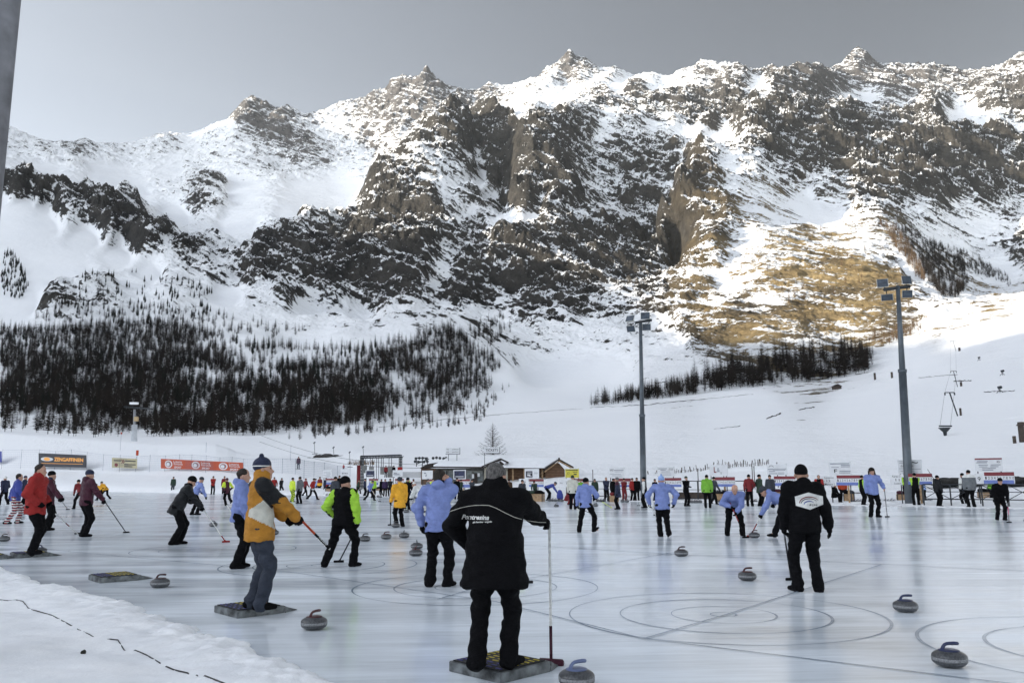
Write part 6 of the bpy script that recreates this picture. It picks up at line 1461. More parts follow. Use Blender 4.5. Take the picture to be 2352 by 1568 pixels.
# wooden crates with clothes and bags heaped on them, under the boards
def crate(x0, x1, y0, y1, label, heap=('black', 'maroon')):
    c = G((x0 + x1)/2, y1); k = pxm(c.y); w = (x1 - x0)/k; h = (y1 - y0)/k; t = empty('wooden_crate', c, math.radians(-20)); tag(t, label, 'crate')
    m = MB(); n = 5
    for i in range(n): m.box((0, 0, h*(i + .5)/n), (w, .5, h/n*.86))
    m.build('planks', M_WOOD, t)
    m = MB(); [m.box((sx*w*.47, -.26, h/2), (.06, .03, h)) for sx in (-1, 1)]; m.build('corner_battens', M_DWOOD, t)
    for q, col in enumerate(heap):
        pr = [('ell', 0, (w*(-.25 + .45*q), 0, h + .08), (w*.26, .2, .13)), ('ell', .08, (w*(-.1 + .45*q), .03, h + .06), (w*.2, .17, .10))]
        V, F = surface(pr, .035, .03, 6, q); o = mesh_np('jacket_pile', V, F, C(col), None); o.location = c; o.rotation_euler = (0, 0, math.radians(-20)); tag(o, ('dark' if q == 0 else 'coloured') + ' heap of clothes lying on the ' + label.split(' crate')[0].replace('wooden', '').strip() + ' crate ' + label.split('crate ')[1][:60], 'clothes')
crate(1206, 1250, 1134, 1151, 'wide wooden crate under the log cabin scoreboard', ('dgreen', 'black'))
crate(1401, 1420, 1138, 1152, 'small wooden crate beside the navy figure', ('dred', 'black'))
crate(1644, 1672, 1134, 1152, 'wooden crate right of the bright green jacket', ('charcoal', 'black'))
crate(1779, 1808, 1130, 1148, 'wooden crate above the back of the bending sweeper', ('maroon', 'black'))
crate(1939, 1962, 1134, 1153, 'wooden crate behind the rust red jacket', ('black', 'slate'))
crate(2062, 2092, 1135, 1153, 'wooden crate behind the black and lime pair', ('maroon', 'black'))
crate(2250, 2284, 1130, 1153, 'weathered wooden crate near the green jacket at the right', ('black', 'charcoal'))
crate(1146, 1166, 1134, 1148, 'pale wooden crate right of the long black coat', ('charcoal', 'black'))
crate(862, 894, 1122, 1133, 'low wooden crate under the gantry', ('black', 'navy'))
crate(748, 778, 1122, 1136, 'low wooden crate with sports bags beside the slate coat', ('black', 'slate'))

# railings
def rail(px, yb, yt, label, s=47.4, cross=True, bottom=True):
    pts_ = [on_row(x, 1100, s) for x in px]; zt = on_row(px[-1], yt, s).z; zb = max(0.06, on_row(px[-1], yb, s).z)
    t = empty('railing', (pts_[0].x, pts_[0].y, 0)); tag(t, label, 'railing')
    def W(i, z): return Vector((pts_[i].x, pts_[i].y, z))
    m = MB(); m.tube([W(0, zt), W(len(px) - 1, zt)], .035, 6); part(m, 'top_rail', M_STL, t)
    if bottom:
        m = MB(); m.tube([W(0, zb), W(len(px) - 1, zb)], .03, 6); part(m, 'bottom_rail', M_STL, t)
        m = MB(); m.tube([W(0, (zt + zb)/2), W(len(px) - 1, (zt + zb)/2)], .02, 6); part(m, 'middle_rail', M_STL, t)
    for i in range(len(px)):
        m = MB(); m.box((pts_[i].x, pts_[i].y, zt/2), (.06, .06, zt), M=Bm); part(m, 'post', M_STL, t)
        if cross and i < len(px) - 1:
            m = MB(); m.tube([W(i, zt), W(i + 1, zb)], .018, 5); part(m, 'brace', M_STL, t); m = MB(); m.tube([W(i, zb), W(i + 1, zt)], .018, 5); part(m, 'brace', M_STL, t)
rail([2118, 2180, 2252, 2312, 2380, 2450], 1149, 1112.5, 'dark steel railing with crossed braces along the far right of the rink')
rail([1340, 1392, 1450], 1140, 1105, 'thin dark rails behind the navy figure', 49.8, False)
rail([1545, 1602, 1665, 1716], 1146, 1104, 'railing with a dark low board behind the black figure with the shawl', 49.8, False)
m = MB(); a, b = on_row(1545, 1140, 50.2), on_row(1722, 1140, 50.2); c = (a + b)/2; m.box((c.x, c.y, .28), ((b - a).xy.length, .05, .5), M=Bm); tag(m.build('kick_board', M_DWOOD), 'long dark low board along the rink behind the black figure with the shawl', 'board')
# dark far bank strip and low embankment line at the right
M_NET = C('navy', .6)

# ================================================================== FLOODLIGHT MASTS
M_MAST = mat('painted_steel_grey', (.085, .10, .115), .45, .15, 2, metal=.3); M_GLS = mat('lamp_glass', (.05, .065, .085), .12, .3, 3); M_HOUS = mat('lamp_housing', (.50, .50, .47), .5, .1, 5)
def mast(xb, yb, xt, yt, Y, rb, rt, step, lamps, bar, label):
    b = P(xb, yb, Y); top = P(xt, yt, Y); t = empty('floodlight_mast', (b.x, b.y, 0)); tag(t, label, 'floodlight mast')
    O = Vector((b.x, b.y, 0)); zs = P(xt, step, Y).z; T = Vector((top.x, top.y, top.z)) - O
    f = lambda z: Vector((T.x*z/T.z, T.y*z/T.z, z))
    m = MB(); m.tube([f(-.2), f(zs)], [rb, rb*.88], 16); m.build('lower_pole', M_MAST, t); m = MB(); m.tube([f(zs - .05), f(zs + .12)], [rb*1.0, rb*1.0], 16); m.build('collar', M_MAST, t)
    m = MB(); m.tube([f(zs), f(T.z)], [rb*.72, rt], 14); m.build('upper_pole', M_MAST, t)
    p, q = P(*bar[0], Y - .3) - O, P(*bar[1], Y + .3) - O; m = MB(); m.tube([p, q], .10, 8); m.build('crossbar', M_STL, t)
    for (x, y, sx, sy, yaw, pit, dY) in lamps:
        c = P(x, y, Y + dY) - O; R = (Matrix.Rotation(math.radians(yaw), 3, 'Z') @ Matrix.Rotation(math.radians(pit), 3, 'X')); k = pxm(Y)
        w, h = sx/k, sy/k
        lo = empty('lamp_unit', c) if False else None
        m = MB(); V = [(-w/2, 0, -h/2), (w/2, 0, -h/2), (w/2, 0, h/2), (-w/2, 0, h/2), (-w*.22, .34, -h*.22), (w*.22, .34, -h*.22), (w*.22, .34, h*.22), (-w*.22, .34, h*.22)]
        m.add([c + R @ Vector(v) for v in V], [(0, 1, 5, 4), (1, 2, 6, 5), (2, 3, 7, 6), (3, 0, 4, 7), (7, 4, 5, 6), (0, 3, 2, 1)]); ho = m.build('lamp_housing', M_HOUS, t)
        m = MB(); m.box(c + R @ Vector((0, -.012, 0)), (w*.92, .02, h*.92), M=R); m.build('lamp_glass', M_GLS, ho)
        m = MB(); m.tube([c + R @ Vector((0, .3, 0)), Vector((p + (q - p)*(0.08 if (c - p).length < (c - q).length else .92)))], .03, 5); m.build('bracket', M_STL, t)
mast(1478, 1130, 1471, 738, 62, .235, .12, 955, [(1447, 731, 22, 17, -38, -28, 0), (1482, 725, 22, 19, -12, -20, 0), (1449, 755, 21, 15, -30, 22, 0), (1485, 751, 20, 16, -6, 10, 0)], ((1460, 741), (1496, 735)), 'tall grey floodlight mast with four lamps right of the log cabin')
mast(2087, 1130, 2062, 656, 46.5, .235, .11, 853, [(2027, 650, 25, 22, -25, -18, 0), (2082.5, 643, 23, 21, 2, -8, 0), (2037.6, 683, 26, 16, -25, 28, 0), (2084, 675, 24, 18, -8, 14, 0)], ((2031, 665), (2089, 657.5)), 'tall dark floodlight mast with four lamps above the panel reading La Gorge')
aL, _ = ray(3, 402); Ym = 7.5; m = MB(); rM = .17
t = empty('floodlight_mast', (aL*Ym - rM, Ym, 0)); tag(t, 'grey steel mast close by, cut by the upper left corner of the picture', 'floodlight mast')
m.tube([(0, 0, -.1), (0, 0, 2.0), (0, 0, 9)], [rM*1.1, rM, rM*.97], 24); m.build('pole', mat('zinc_mast', (.22, .22, .235), .5, .25, 3, metal=.5), t)

# ================================================================== LEFT: nets, banners, markers
def stake(x, yb, yt, Yh=None):
    p = hit(x, yb, 60); return p, (yb - yt)/pxm(p.y)
NP = [(3, 1077, 1032), (47, 1076, 1032), (88, 1077, 1032), (125, 1078, 1036), (161, 1079, 1032), (198, 1079, 1038), (236, 1080, 1043), (274, 1084, 1045), (311, 1083, 1048), (343, 1083, 1045), (378, 1082, 1046), (411, 1081, 1043), (439, 1084, 1044), (472, 1085, 1046),
      (504, 1081.6, 1050), (532, 1083, 1049), (559, 1083, 1053), (601, 1085, 1052), (648, 1087, 1053), (678, 1089, 1053), (698, 1100, 1057), (721, 1095, 1060), (745, 1098, 1062), (775, 1093, 1069), (804, 1095, 1071)]
M_POLE = mat('net_pole_blue', (.07, .10, .17), .5, .1, 5); M_ROPE = mat('net_rope', (.22, .26, .36), .8, .1, 5)
net = empty('safety_net', hit(300, 1083, 60)); tag(net, 'long pale safety net on thin blue poles across the foot of the left snow bank', 'net'); NO = net.location.copy()
tops = []
for x, yb, yt in NP:
    p, h = stake(x, yb, yt); m = MB(); top = p + Vector(((-.01*h), 0, h)); m.tube([p - Vector((0, 0, .3)), top], .022, 5); o = part(m, 'pole', M_POLE, net); tops.append((p, top, h))
m = MB()
for k in range(9):
    f = .08 + .11*k; m.tube([p + (q - p)*f for p, q, h in tops], .008 if k < 8 else .014, 3, False)
for i in range(len(tops) - 1):
    (p0, q0, _), (p1, q1, _) = tops[i], tops[i + 1]
    for j in range(10):
        u = j/10; a = p0 + (p1 - p0)*u; b = q0 + (q1 - q0)*u; m.tube([a + (b - a)*.08, a + (b - a)*.96], .006, 3, False)
part(m, 'mesh', M_ROPE, net)
def banner(x0, x1, yt0, yt1, yb0, yb1, mt, label, name='banner', lift=.25):
    a, b = hit(x0, yb0 + 8, 60), hit(x1, yb1 + 8, 60); Ya, Yb = a.y - lift, b.y - lift
    A0_, A1_ = P(x0, yb0, Ya), P(x0, yt0, Ya); B0_, B1_ = P(x1, yb1, Yb), P(x1, yt1, Yb)
    t = empty(name, (A0_ + B0_)/2); tag(t, label, 'banner'); th = Vector((0, .02, 0)); O = t.location
    m = MB(); V = [A0_, B0_, B1_, A1_]; m.add(V + [v + th for v in V], [(0, 1, 2, 3), (7, 6, 5, 4), (0, 4, 5, 1), (1, 5, 6, 2), (2, 6, 7, 3), (3, 7, 4, 0)]); part(m, 'cloth', mt, t)
    def f(u, v, off=.02): lo = A0_ + (B0_ - A0_)*u; hi = A1_ + (B1_ - A1_)*u; return lo + (hi - lo)*v - Vector((0, off, 0))
    return t, f
def btext(t, f, s, u0, u1, v0, v1, mt, shear=0, bold=.01, name='lettering'):
    V, F = text_mesh(s, 1, shear, bold); xs = [v[0] for v in V]; ys = [v[1] for v in V]; x0, x1, y0, y1 = min(xs), max(xs), min(ys), max(ys)
    m = MB(); m.add([f(u0 + (u1 - u0)*(v[0] - x0)/(x1 - x0), v0 + (v1 - v0)*(v[1] - y0)/(y1 - y0)) for v in V], F); part(m, name, mt, t)
def bell(t, f, cu, cv, ru, rv, mt, off=.022, name='emblem', inner=0, n=32, a0=0, a1=360):
    V, F = [], []
    for i in range(n + 1):
        q = math.radians(a0 + (a1 - a0)*i/n); V += [f(cu + ru*math.cos(q), cv + rv*math.sin(q), off), f(cu + inner*ru*math.cos(q), cv + inner*rv*math.sin(q), off)]
    F = [(2*i, 2*i + 2, 2*i + 3, 2*i + 1) for i in range(n)]; m = MB(); m.add(V, F); part(m, name, mt, t)
M_OR = mat('banner_orange', (.42, .065, .02), .6, .08, 2); M_DK = mat('banner_charcoal', (.028, .03, .038), .6, .1, 2); M_AMB = mat('banner_amber', (.95, .42, .08), .6, .05, 3)
t, f = banner(88.5, 198.5, 1040, 1044.8, 1071.5, 1073.3, M_DK, 'dark banner reading ZENGAFFINEN in amber letters on the safety net')
btext(t, f, 'ZENGAFFINEN', .35, .94, .44, .74, M_AMB, 0, .035); bell(t, f, .19, .58, .135, .15, M_WHT); bell(t, f, .19, .58, .07, .13, M_AMB, .026, 'sun')
m = MB(); V = [f(.07, .25), f(.93, .25), f(.93, .285), f(.07, .285)]; m.add(V, [(0, 1, 2, 3)]); part(m, 'underline', M_AMB, t)
t, f = banner(257, 315, 1050.5, 1053, 1073.5, 1075.5, mat('banner_beige', (.42, .38, .24), .6, .08, 2), 'small beige banner with a red shield and arrows, right of the dark banner')
bell(t, f, .18, .3, .07, .17, C('dred', .6), name='shield'); btext(t, f, '»', .38, .52, .45, .85, C('dred', .6)); m = MB()
for u0, u1, v in ((.08, .38, .68), (.54, .95, .68), (.5, .95, .32), (.5, .82, .12)): m.add([f(u0, v), f(u1, v), f(u1, v + .1), f(u0, v + .1)], [(0, 1, 2, 3)])
part(m, 'small_print', M_INK, t)
t, f = banner(369.5, 558.5, 1053, 1062, 1075.2, 1081.8, M_OR, 'long orange banner with three white rings and the word SPORT')
for k, cu in enumerate((.105, .455, .78)):
    bell(t, f, cu, .48, .05, .40, M_WHT, .022, 'ring_emblem'); bell(t, f, cu, .48, .036, .29, M_OR, .025, 'ring_inner'); bell(t, f, cu - .003, .48, .03, .24, mat('ink_grey', (.16, .18, .22)), .028, 'ball_shade'); bell(t, f, cu - .007, .45, .022, .19, M_WHT, .031, 'ball')
    btext(t, f, 'Loterie', cu + .065, cu + .175, .64, .88, M_WHT); btext(t, f, 'Romande', cu + .07, cu + .185, .42, .62, M_WHT); btext(t, f, 'SPORT', cu + .075, cu + .17, .06, .28, M_WHT, .15, .03)
t, f = banner(-22, 4, 1035, 1036, 1059, 1061, C('royal', .6), 'scrap of a dark blue banner at the left edge of the net')
def marker(x, yb, yt, Y, r, flag, label, col='orange'):
    p = P(x, yb, Y); h = (yb - yt)/pxm(Y); t = empty('piste_marker', p); tag(t, label, 'marker'); m = MB(); m.tube([(0, 0, -.3), (0, 0, h)], r, 6); m.build('pole', M_POLE, t)
    if flag: m = MB(); m.box((0, -.02, h - flag/2), (.26 if flag < .6 else .42, .03, flag)); m.build('flag', C(col, .5), t)
h_ = hit(314, 1075, 60)
marker(314, 1062, 1034, h_.y, .02, .85, 'short orange flag standing behind the beige banner', 'orange')
h_ = hit(275, 1034, 60); marker(276, 1034, 993, h_.y, .02, .35, 'tall thin marker pole with a small orange tip on the left snow bank')
h_ = hit(470, 1040, 60); marker(472, 1058, 1016, h_.y, .02, 0, 'thin blue marker pole above the orange banner')
h_ = hit(667, 1057, 60); marker(667, 1057, 1022, h_.y, .02, 0, 'thin pole on the slope left of the skier')

# ================================================================== HUTS
M_LOG = NT('log_wall'); _t = M_LOG; co = _t.coords('Object', (1, 1, 1)); wv = _t.node('ShaderNodeTexWave'); wv.bands_direction = 'Z'; wv.inputs['Scale'].default_value = 1.9; wv.inputs['Distortion'].default_value = 1.2; _t.link(co, wv.inputs['Vector'])
_n = _t.noise(_t.coords('Object', (1, 1, 6)), 3, 5, .6); _f = _t.math('MULTIPLY_ADD', _n, .8, _t.math('MULTIPLY', wv.outputs['Fac'], .4)); _t.set(Base_Color=_t.ramp(_f, .3, .9, (.05, .026, .014, 1), (.20, .11, .06, 1)), Roughness=.8); _t.bump(_f, .8, .05); M_LOG = _t.m
M_RSNOW = mat('roof_snow', (.80, .81, .83), .9, .03, 2, bump=.03); M_CRM = mat('cream_wall', (.40, .37, .30), .8, .12, 2); M_GLZ = mat('shop_glass', (.10, .12, .13), .15, .4, 2); M_EAV = mat('eaves_dark', (.028, .02, .016), .8, .2, 3)
def hut(name, label, Y, gx0, gx1, yg, peak, eaveL, eaveR, ridgeL, eaveLL, wallm, depthY=4.0):
    """gabled hut with its gable toward the viewer on the right and its long roof running left; photograph positions at distance Y"""
    t = empty(name, P((gx0 + gx1)/2, yg, Y)); tag(t, label, 'hut'); O = t.location
    z0 = P(gx0, yg, Y).z; W = lambda x, y, dy=0: P(x, y, Y + dy)
    return t
# log cabin
Yc = 88.0
def Q(x, y, d=0.0): p = P(x, y, Yc); return Vector((p.x, p.y + d, p.z))
t = empty('log_cabin', Q(1270, 1121)); tag(t, 'dark log cabin with a snowy roof and gable in the middle behind the rink', 'cabin')
def box2(m, p, q, dy, th): # box between two px corners at depth offset dy
    a, b = Q(*p, dy), Q(*q, dy); m.box(((a.x + b.x)/2, a.y + th/2, (a.z + b.z)/2), (abs(b.x - a.x), th, abs(b.z - a.z)))
m = MB(); pl = [(1253, 1122), (1297, 1122), (1297, 1078), (1284, 1063), (1276, 1063), (1253, 1079)]; V = [Q(x, y) for x, y in pl]; m.add(V + [v + Vector((0, 3.6, 0)) for v in V], [(5, 4, 3, 2, 1, 0)] + [(i, (i + 1) % 6, (i + 1) % 6 + 6, i + 6) for i in range(6)]); part(m, 'log_gable', M_LOG, t)
m = MB(); box2(m, (1166, 1122), (1253, 1073), 1.2, 2.4); part(m, 'porch_wall', M_LOG, t)
for x in (1178, 1204, 1232, 1246): m = MB(); box2(m, (x - 1.6, 1122), (x + 1.6, 1073), .2, .14); part(m, 'porch_post', M_WOOD, t)
m = MB(); box2(m, (1208, 1121), (1222, 1082), 1.14, .05); part(m, 'door', M_WOOD, t)
def roofslab(m, a, b, c, d, th): V = [a, b, c, d]; up = Vector((0, 0, th)); m.add(V + [v + up for v in V], [(0, 3, 2, 1), (4, 5, 6, 7), (0, 1, 5, 4), (1, 2, 6, 5), (2, 3, 7, 6), (3, 0, 4, 7)])
r0, r1 = Q(1181, 1052.6, 2.2), Q(1284, 1055.5, 2.2); e0, e1 = Q(1150, 1075, -.5), Q(1250, 1076, -.5)
m = MB(); roofslab(m, e0, e1, r1, r0, .06); part(m, 'roof_boards', M_EAV, t)
up_ = Vector((0, 0, .065)); m = MB(); roofslab(m, e0 + up_, e1 + up_, r1 + up_, r0 + up_, .10); part(m, 'roof_snow', M_RSNOW, t)
m = MB(); a, pk, b = Q(1248, 1082, -.55), Q(1284, 1056, -.55), Q(1317, 1074.5, -.55); bk = Vector((0, 4.4, 0))
roofslab(m, a, pk, pk + bk, a + bk, .13); roofslab(m, pk, b, b + bk, pk + bk, .13); part(m, 'gable_roof', M_EAV, t)
m = MB(); m.tube([a + Vector((.1, -.03, -.06)), pk + Vector((0, -.03, -.12)), b + Vector((-.1, -.03, -.06))], .065, 5); part(m, 'barge_board', M_WOOD, t)
m = MB(); m.box(Q(1284, 1053, 0), (.16, .5, .22)); part(m, 'ridge_ornament', M_EAV, t)
# ticket hut
t = empty('ticket_hut', Q(1080, 1121)); tag(t, 'ticket hut with cream wall, glazed front and snowy roof behind the long black coat', 'hut')
m = MB(); box2(m, (1000, 1121), (1112, 1074), 1.0, 3.0); part(m, 'front_wall', mat('grey_board', (.10, .10, .095), .8, .2, 3), t)
m = MB(); box2(m, (1112, 1121), (1166, 1070), .6, 3.2); part(m, 'cream_wall', M_CRM, t)
m = MB(); V = [Q(1112, 1072, .55), Q(1166, 1072, .55), Q(1150, 1058, .55)]; m.add(V, [(0, 1, 2)]); part(m, 'gable_board', M_DWOOD, t)
m = MB(); box2(m, (1136, 1074), (1147, 1060), .42, .05); part(m, 'gable_panel', M_WHT, t)
for x0, x1 in ((1006, 1026), (1029, 1040), (1071, 1084), (1086, 1108)): m = MB(); box2(m, (x0, 1104), (x1, 1080), .93, .05); part(m, 'window', M_GLZ, t)
m = MB(); box2(m, (1149, 1098), (1155, 1082), .52, .05); part(m, 'window', M_GLZ, t)
m = MB(); box2(m, (1085, 1120), (1096, 1086), .90, .04); part(m, 'door', M_EAV, t)
for x0, y0, x1, y1 in ((1083, 1098, 1088, 1088), (1096, 1094, 1101, 1086)): m = MB(); box2(m, (x0, y0), (x1, y1), .84, .03); part(m, 'notice', M_WHT, t)
r0, r1 = Q(1021, 1054.5, 2.6), Q(1148, 1054.5, 2.6); e0, e1 = Q(996, 1070.5, -.2), Q(1112, 1071.5, -.2)
m = MB(); roofslab(m, e0 - Vector((0, 0, .14)), e1 - Vector((0, 0, .14)), r1, r0, .1); part(m, 'roof_boards', M_EAV, t)
m = MB(); roofslab(m, e0, e1, r1 + up_, r0 + up_, .14); part(m, 'roof_snow', M_RSNOW, t)
a, pk, b = Q(1106, 1073, -.3), Q(1151, 1055, -.3), Q(1168, 1063, -.3); m = MB(); roofslab(m, a, pk, pk + bk, a + bk, .12); roofslab(m, pk, b, b + bk, pk + bk, .12); part(m, 'gable_roof', M_EAV, t)
m = MB(); roofslab(m, a + Vector((0, .2, .14)), pk + Vector((-.1, .2, .14)), pk + bk + Vector((0, 0, .14)), a + bk + Vector((0, 0, .14)), .08); part(m, 'gable_snow', M_RSNOW, t)
def roof_sign(x0, x1, y0, y1, yfoot, Ys, label, rows, leg=(.2, .8)):
    a, b = P(x0, y0, Ys), P(x1, y1, Ys); c = (a + b)/2; t = empty('roof_sign', (c.x, c.y, P(x0, yfoot, Ys).z)); tag(t, label, 'sign')
    w, h = b.x - a.x, a.z - b.z; m = MB(); m.box(c, (w, .12, h)); part(m, 'sign_board', M_WHT, t); m = MB(); m.box(c + Vector((w/2 + .02, .03, 0)), (.05, .2, h*1.03)); m.box(c + Vector((0, .03, -h/2 - .02)), (w*1.03, .2, .05)); part(m, 'sign_edge', M_STL, t)
    for u in leg: m = MB(); x = a.x + w*u; m.tube([(x, c.y, P(x0, yfoot, Ys).z), (x, c.y, b.z)], .03, 6); part(m, 'leg', M_STL, t)
    I3 = Matrix.Identity(3)
    for txt, fx, fy, fw_, fh in rows: lettering(txt, c + Vector((fx*w, -.06, fy*h)), fw_*w, fh*h, t, off=.012, M=I3, bold=.012)
    return t
roof_sign(1112, 1147, 1026.5, 1040, 1070, 87.4, 'white sign with the word TICKETS on a thin post in front of the bare larch', [('TICKETS', 0, 0, .82, .46)], (.03,))
roof_sign(1024, 1056, 1027.5, 1042, 1058, 89.5, 'two-line direction sign on the roof of the ticket hut', [('Alphubel', -.3, .2, .3, .17), ('Lifte', .2, .2, .26, .17), ('Egginer', -.27, -.2, .36, .17), ('Lifte', .2, -.2, .26, .17), ('↑', .42, .2, .06, .24), ('↑', .42, -.2, .06, .24)] if False else [('Alp', -.36, .2, .18, .18), ('geöffnet 1', .2, .2, .48, .18), ('Lift', -.36, -.2, .2, .18), ('geöffnet 1', .2, -.2, .48, .18)])
# lift station with its wheels
t = empty('lift_station', Q(985, 1121, 4)); tag(t, 'low dark lift station with pulley wheels left of the ticket hut', 'lift station')
m = MB(); V = [Q(956, 1074, 3), Q(1012, 1071, 3), Q(1022, 1057, 3), Q(975, 1064, 3)]; m.add(V + [v + Vector((0, 3, 0)) for v in V], [(0, 3, 2, 1), (4, 5, 6, 7), (0, 1, 5, 4), (1, 2, 6, 5), (2, 3, 7, 6), (3, 0, 4, 7)]); part(m, 'roof', M_EAV, t)
m = MB(); box2(m, (958, 1120), (1000, 1074), 3.6, 2.2); part(m, 'wall', mat('brown_board', (.12, .07, .045), .8, .2, 3), t)
m = MB()
for x in (948, 962, 974): m.tube([Q(x, 1070, 3.4), Q(x, 1048, 3.4)], .05, 5)
for y in (1049, 1058): m.tube([Q(944, y, 3.4), Q(976, y, 3.4)], .05, 5)
m.tube([Q(948, 1064, 3.4), Q(978, 1052, 3.4)], .05, 5); part(m, 'frame', M_STL, t)
for x, y in ((947, 1051), (955, 1050), (963, 1050), (971, 1051), (945, 1058), (953, 1059), (966, 1059), (974, 1058), (988, 1050), (996, 1049), (1004, 1050), (1013, 1051), (1019, 1050)):
    m = MB(); c = Q(x, y, 3.3); m.tube([c, c + Vector((0, .12, 0))], .16, 10); part(m, 'pulley', M_STL, t)
# steel gantry with hanging boards
Yg = 92.0
def R_(x, y, d=0.0): p = P(x, y, Yg); return Vector((p.x, p.y + d, p.z))
t = empty('chairlift_gantry', R_(875, 1120)); tag(t, 'black steel gantry with grey boards hanging from it left of the lift station', 'gantry')
for dy in (0, 1.2):
    m = MB(); m.tube([R_(828, 1047, dy), R_(920, 1044, dy)], .06, 5); m.tube([R_(828, 1051.5, dy), R_(920, 1049, dy)], .05, 5)
    for k in range(14): x = 829 + 7*k; m.tube([R_(x, 1051.4, dy), R_(x + 3.5, 1046, dy)], .03, 4); m.tube([R_(x + 3.5, 1046, dy), R_(min(x + 7, 920), 1050.6, dy)], .03, 4)
    part(m, 'truss', M_STL, t)
    for x in (829, 918):
        m = MB(); m.tube([R_(x - 1.2, 1126, dy), R_(x - 1.2, 1047, dy)], .05, 5); m.tube([R_(x + 1.6, 1126, dy), R_(x + 1.6, 1047, dy)], .05, 5)
        for k in range(10): m.tube([R_(x - 1.2, 1050 + 7*k, dy), R_(x + 1.6, 1056 + 7*k, dy)], .02, 4)
        part(m, 'leg', M_STL, t)
M_SLB = mat('grey_board_pale', (.20, .205, .20), .8, .15, 3)
for x0, x1, y0, y1 in ((830, 841, 1068, 1086), (846, 857, 1071, 1079), (872, 881, 1071.5, 1089), (889, 901, 1070, 1096)):
    m = MB(); a, b = R_(x0, y0, .5), R_(x1, y1, .5); m.box(((a.x + b.x)/2, a.y, (a.z + b.z)/2), (b.x - a.x, .08, a.z - b.z)); hb = part(m, 'hanging_board', M_SLB, t)
    for u in (.25, .75): m = MB(); x = x0 + (x1 - x0)*u; m.tube([R_(x, y0, .5), R_(x, 1051, .5)], .035, 4); part(m, 'hanger', M_STL, t)
for x in (863, 868): m = MB(); m.tube([R_(x, 1100, .5), R_(x, 1051, .5)], .03, 4); part(m, 'hanger', M_STL, t)
m = MB(); a = R_(825, 1108, -.5); m.tube([(a.x, a.y, -.1), (a.x, a.y, R_(825, 1068).z)], .20, 12); tag(m.build('red_pillar', C('dred', .6)), 'round dark red pillar at the left leg of the gantry', 'pillar')
m = MB(); box2(m, (910, 1079), (921, 1072), 1.0, .3); tag(m.build('red_sign', C('red', .6)), 'small red box sign on the right leg of the gantry', 'sign')
m = MB(); box2(m, (903, 1097), (951, 1082), 6, 1.5); tag(m.build('white_container', M_WHT), 'low white container behind the yellow coat', 'container')
# raised snow berm with a picket fence
bm_ = []; Yb_ = 86.0
BE = [(1380, 1106), (1440, 1102), (1480, 1098), (1520, 1092), (1560, 1086), (1610, 1081), (1660, 1075), (1720, 1070), (1770, 1068), (1830, 1071), (1880, 1080), (1930, 1092)]
V, F = [], []; nb_ = 60; xs = np.linspace(1360, 1960, nb_); yy = np.interp(xs, [b[0] for b in BE], [b[1] for b in BE])
for x, y in zip(xs, yy):
    top = P(x, y, Yb_); e = 0.0
    for k, (dy, fz) in enumerate(((-9, -.02), (-6, .30), (-3.5, .66), (-1.6, .9), (0, 1.0), (2.5, .96), (8, .5), (16, -.05))):
        zz = top.z*fz + .12*float(perlin(np.array([x*.06]), np.array([dy*.7]), 9)[0])*(1 if 0 < k < 7 else 0); V.append((top.x, top.y + dy, zz - (0.15 if k in (0, 7) else 0)))
F = [(i*8 + k, (i + 1)*8 + k, (i + 1)*8 + k + 1, i*8 + k + 1) for i in range(nb_ - 1) for k in range(7)]
tag(mesh_np('snow_berm', V, np.array(F), M_SNOW), kind='structure')
pf = empty('picket_fence', P(1640, 1078, Yb_)); tag(pf, 'ragged row of dark pickets along the top of the snow berm', 'fence'); r_ = random.Random(8); m = MB(); rp_ = []
for i in range(62):
    x = 1490 + 275*(i/61)**.95 + r_.uniform(-1.5, 1.5); y = float(np.interp(x, [b[0] for b in BE], [b[1] for b in BE])); h = r_.uniform(.25, .75)*(1.3 if 1620 < x < 1700 else 1)
    b = P(x, y + 1, Yb_); lean_ = r_.uniform(-.2, .2); mm = MB(); mm.box((b.x, b.y, b.z + h/2), (.05 if i % 4 else .10, .03, h), M=Matrix.Rotation(lean_, 3, 'Y')); part(mm, 'picket', M_DWOOD, pf); rp_.append(b + Vector((0, .03, h*.5)))
m = MB(); m.tube(rp_, .012, 4); part(m, 'wire', M_STL, pf)
for x, yb, yt in ((1320, 1110, 1077), (1330, 1110, 1074), (1362, 1108, 1078), (1519, 1100, 1080), (1604, 1112, 1076), (1663, 1108, 1078), (1728, 1090, 1066), (1786, 1092, 1061), (1733, 1100, 1070)):
    p = P(x, yb, 66); m = MB(); m.tube([(p.x, p.y, -.1), (p.x, p.y, P(x, yt, 66).z)], .035, 6); tag(m.build('marker_post', M_DWOOD), 'thin dark post standing in the snow behind the panels', 'post', 'thin posts behind the sponsor panels')

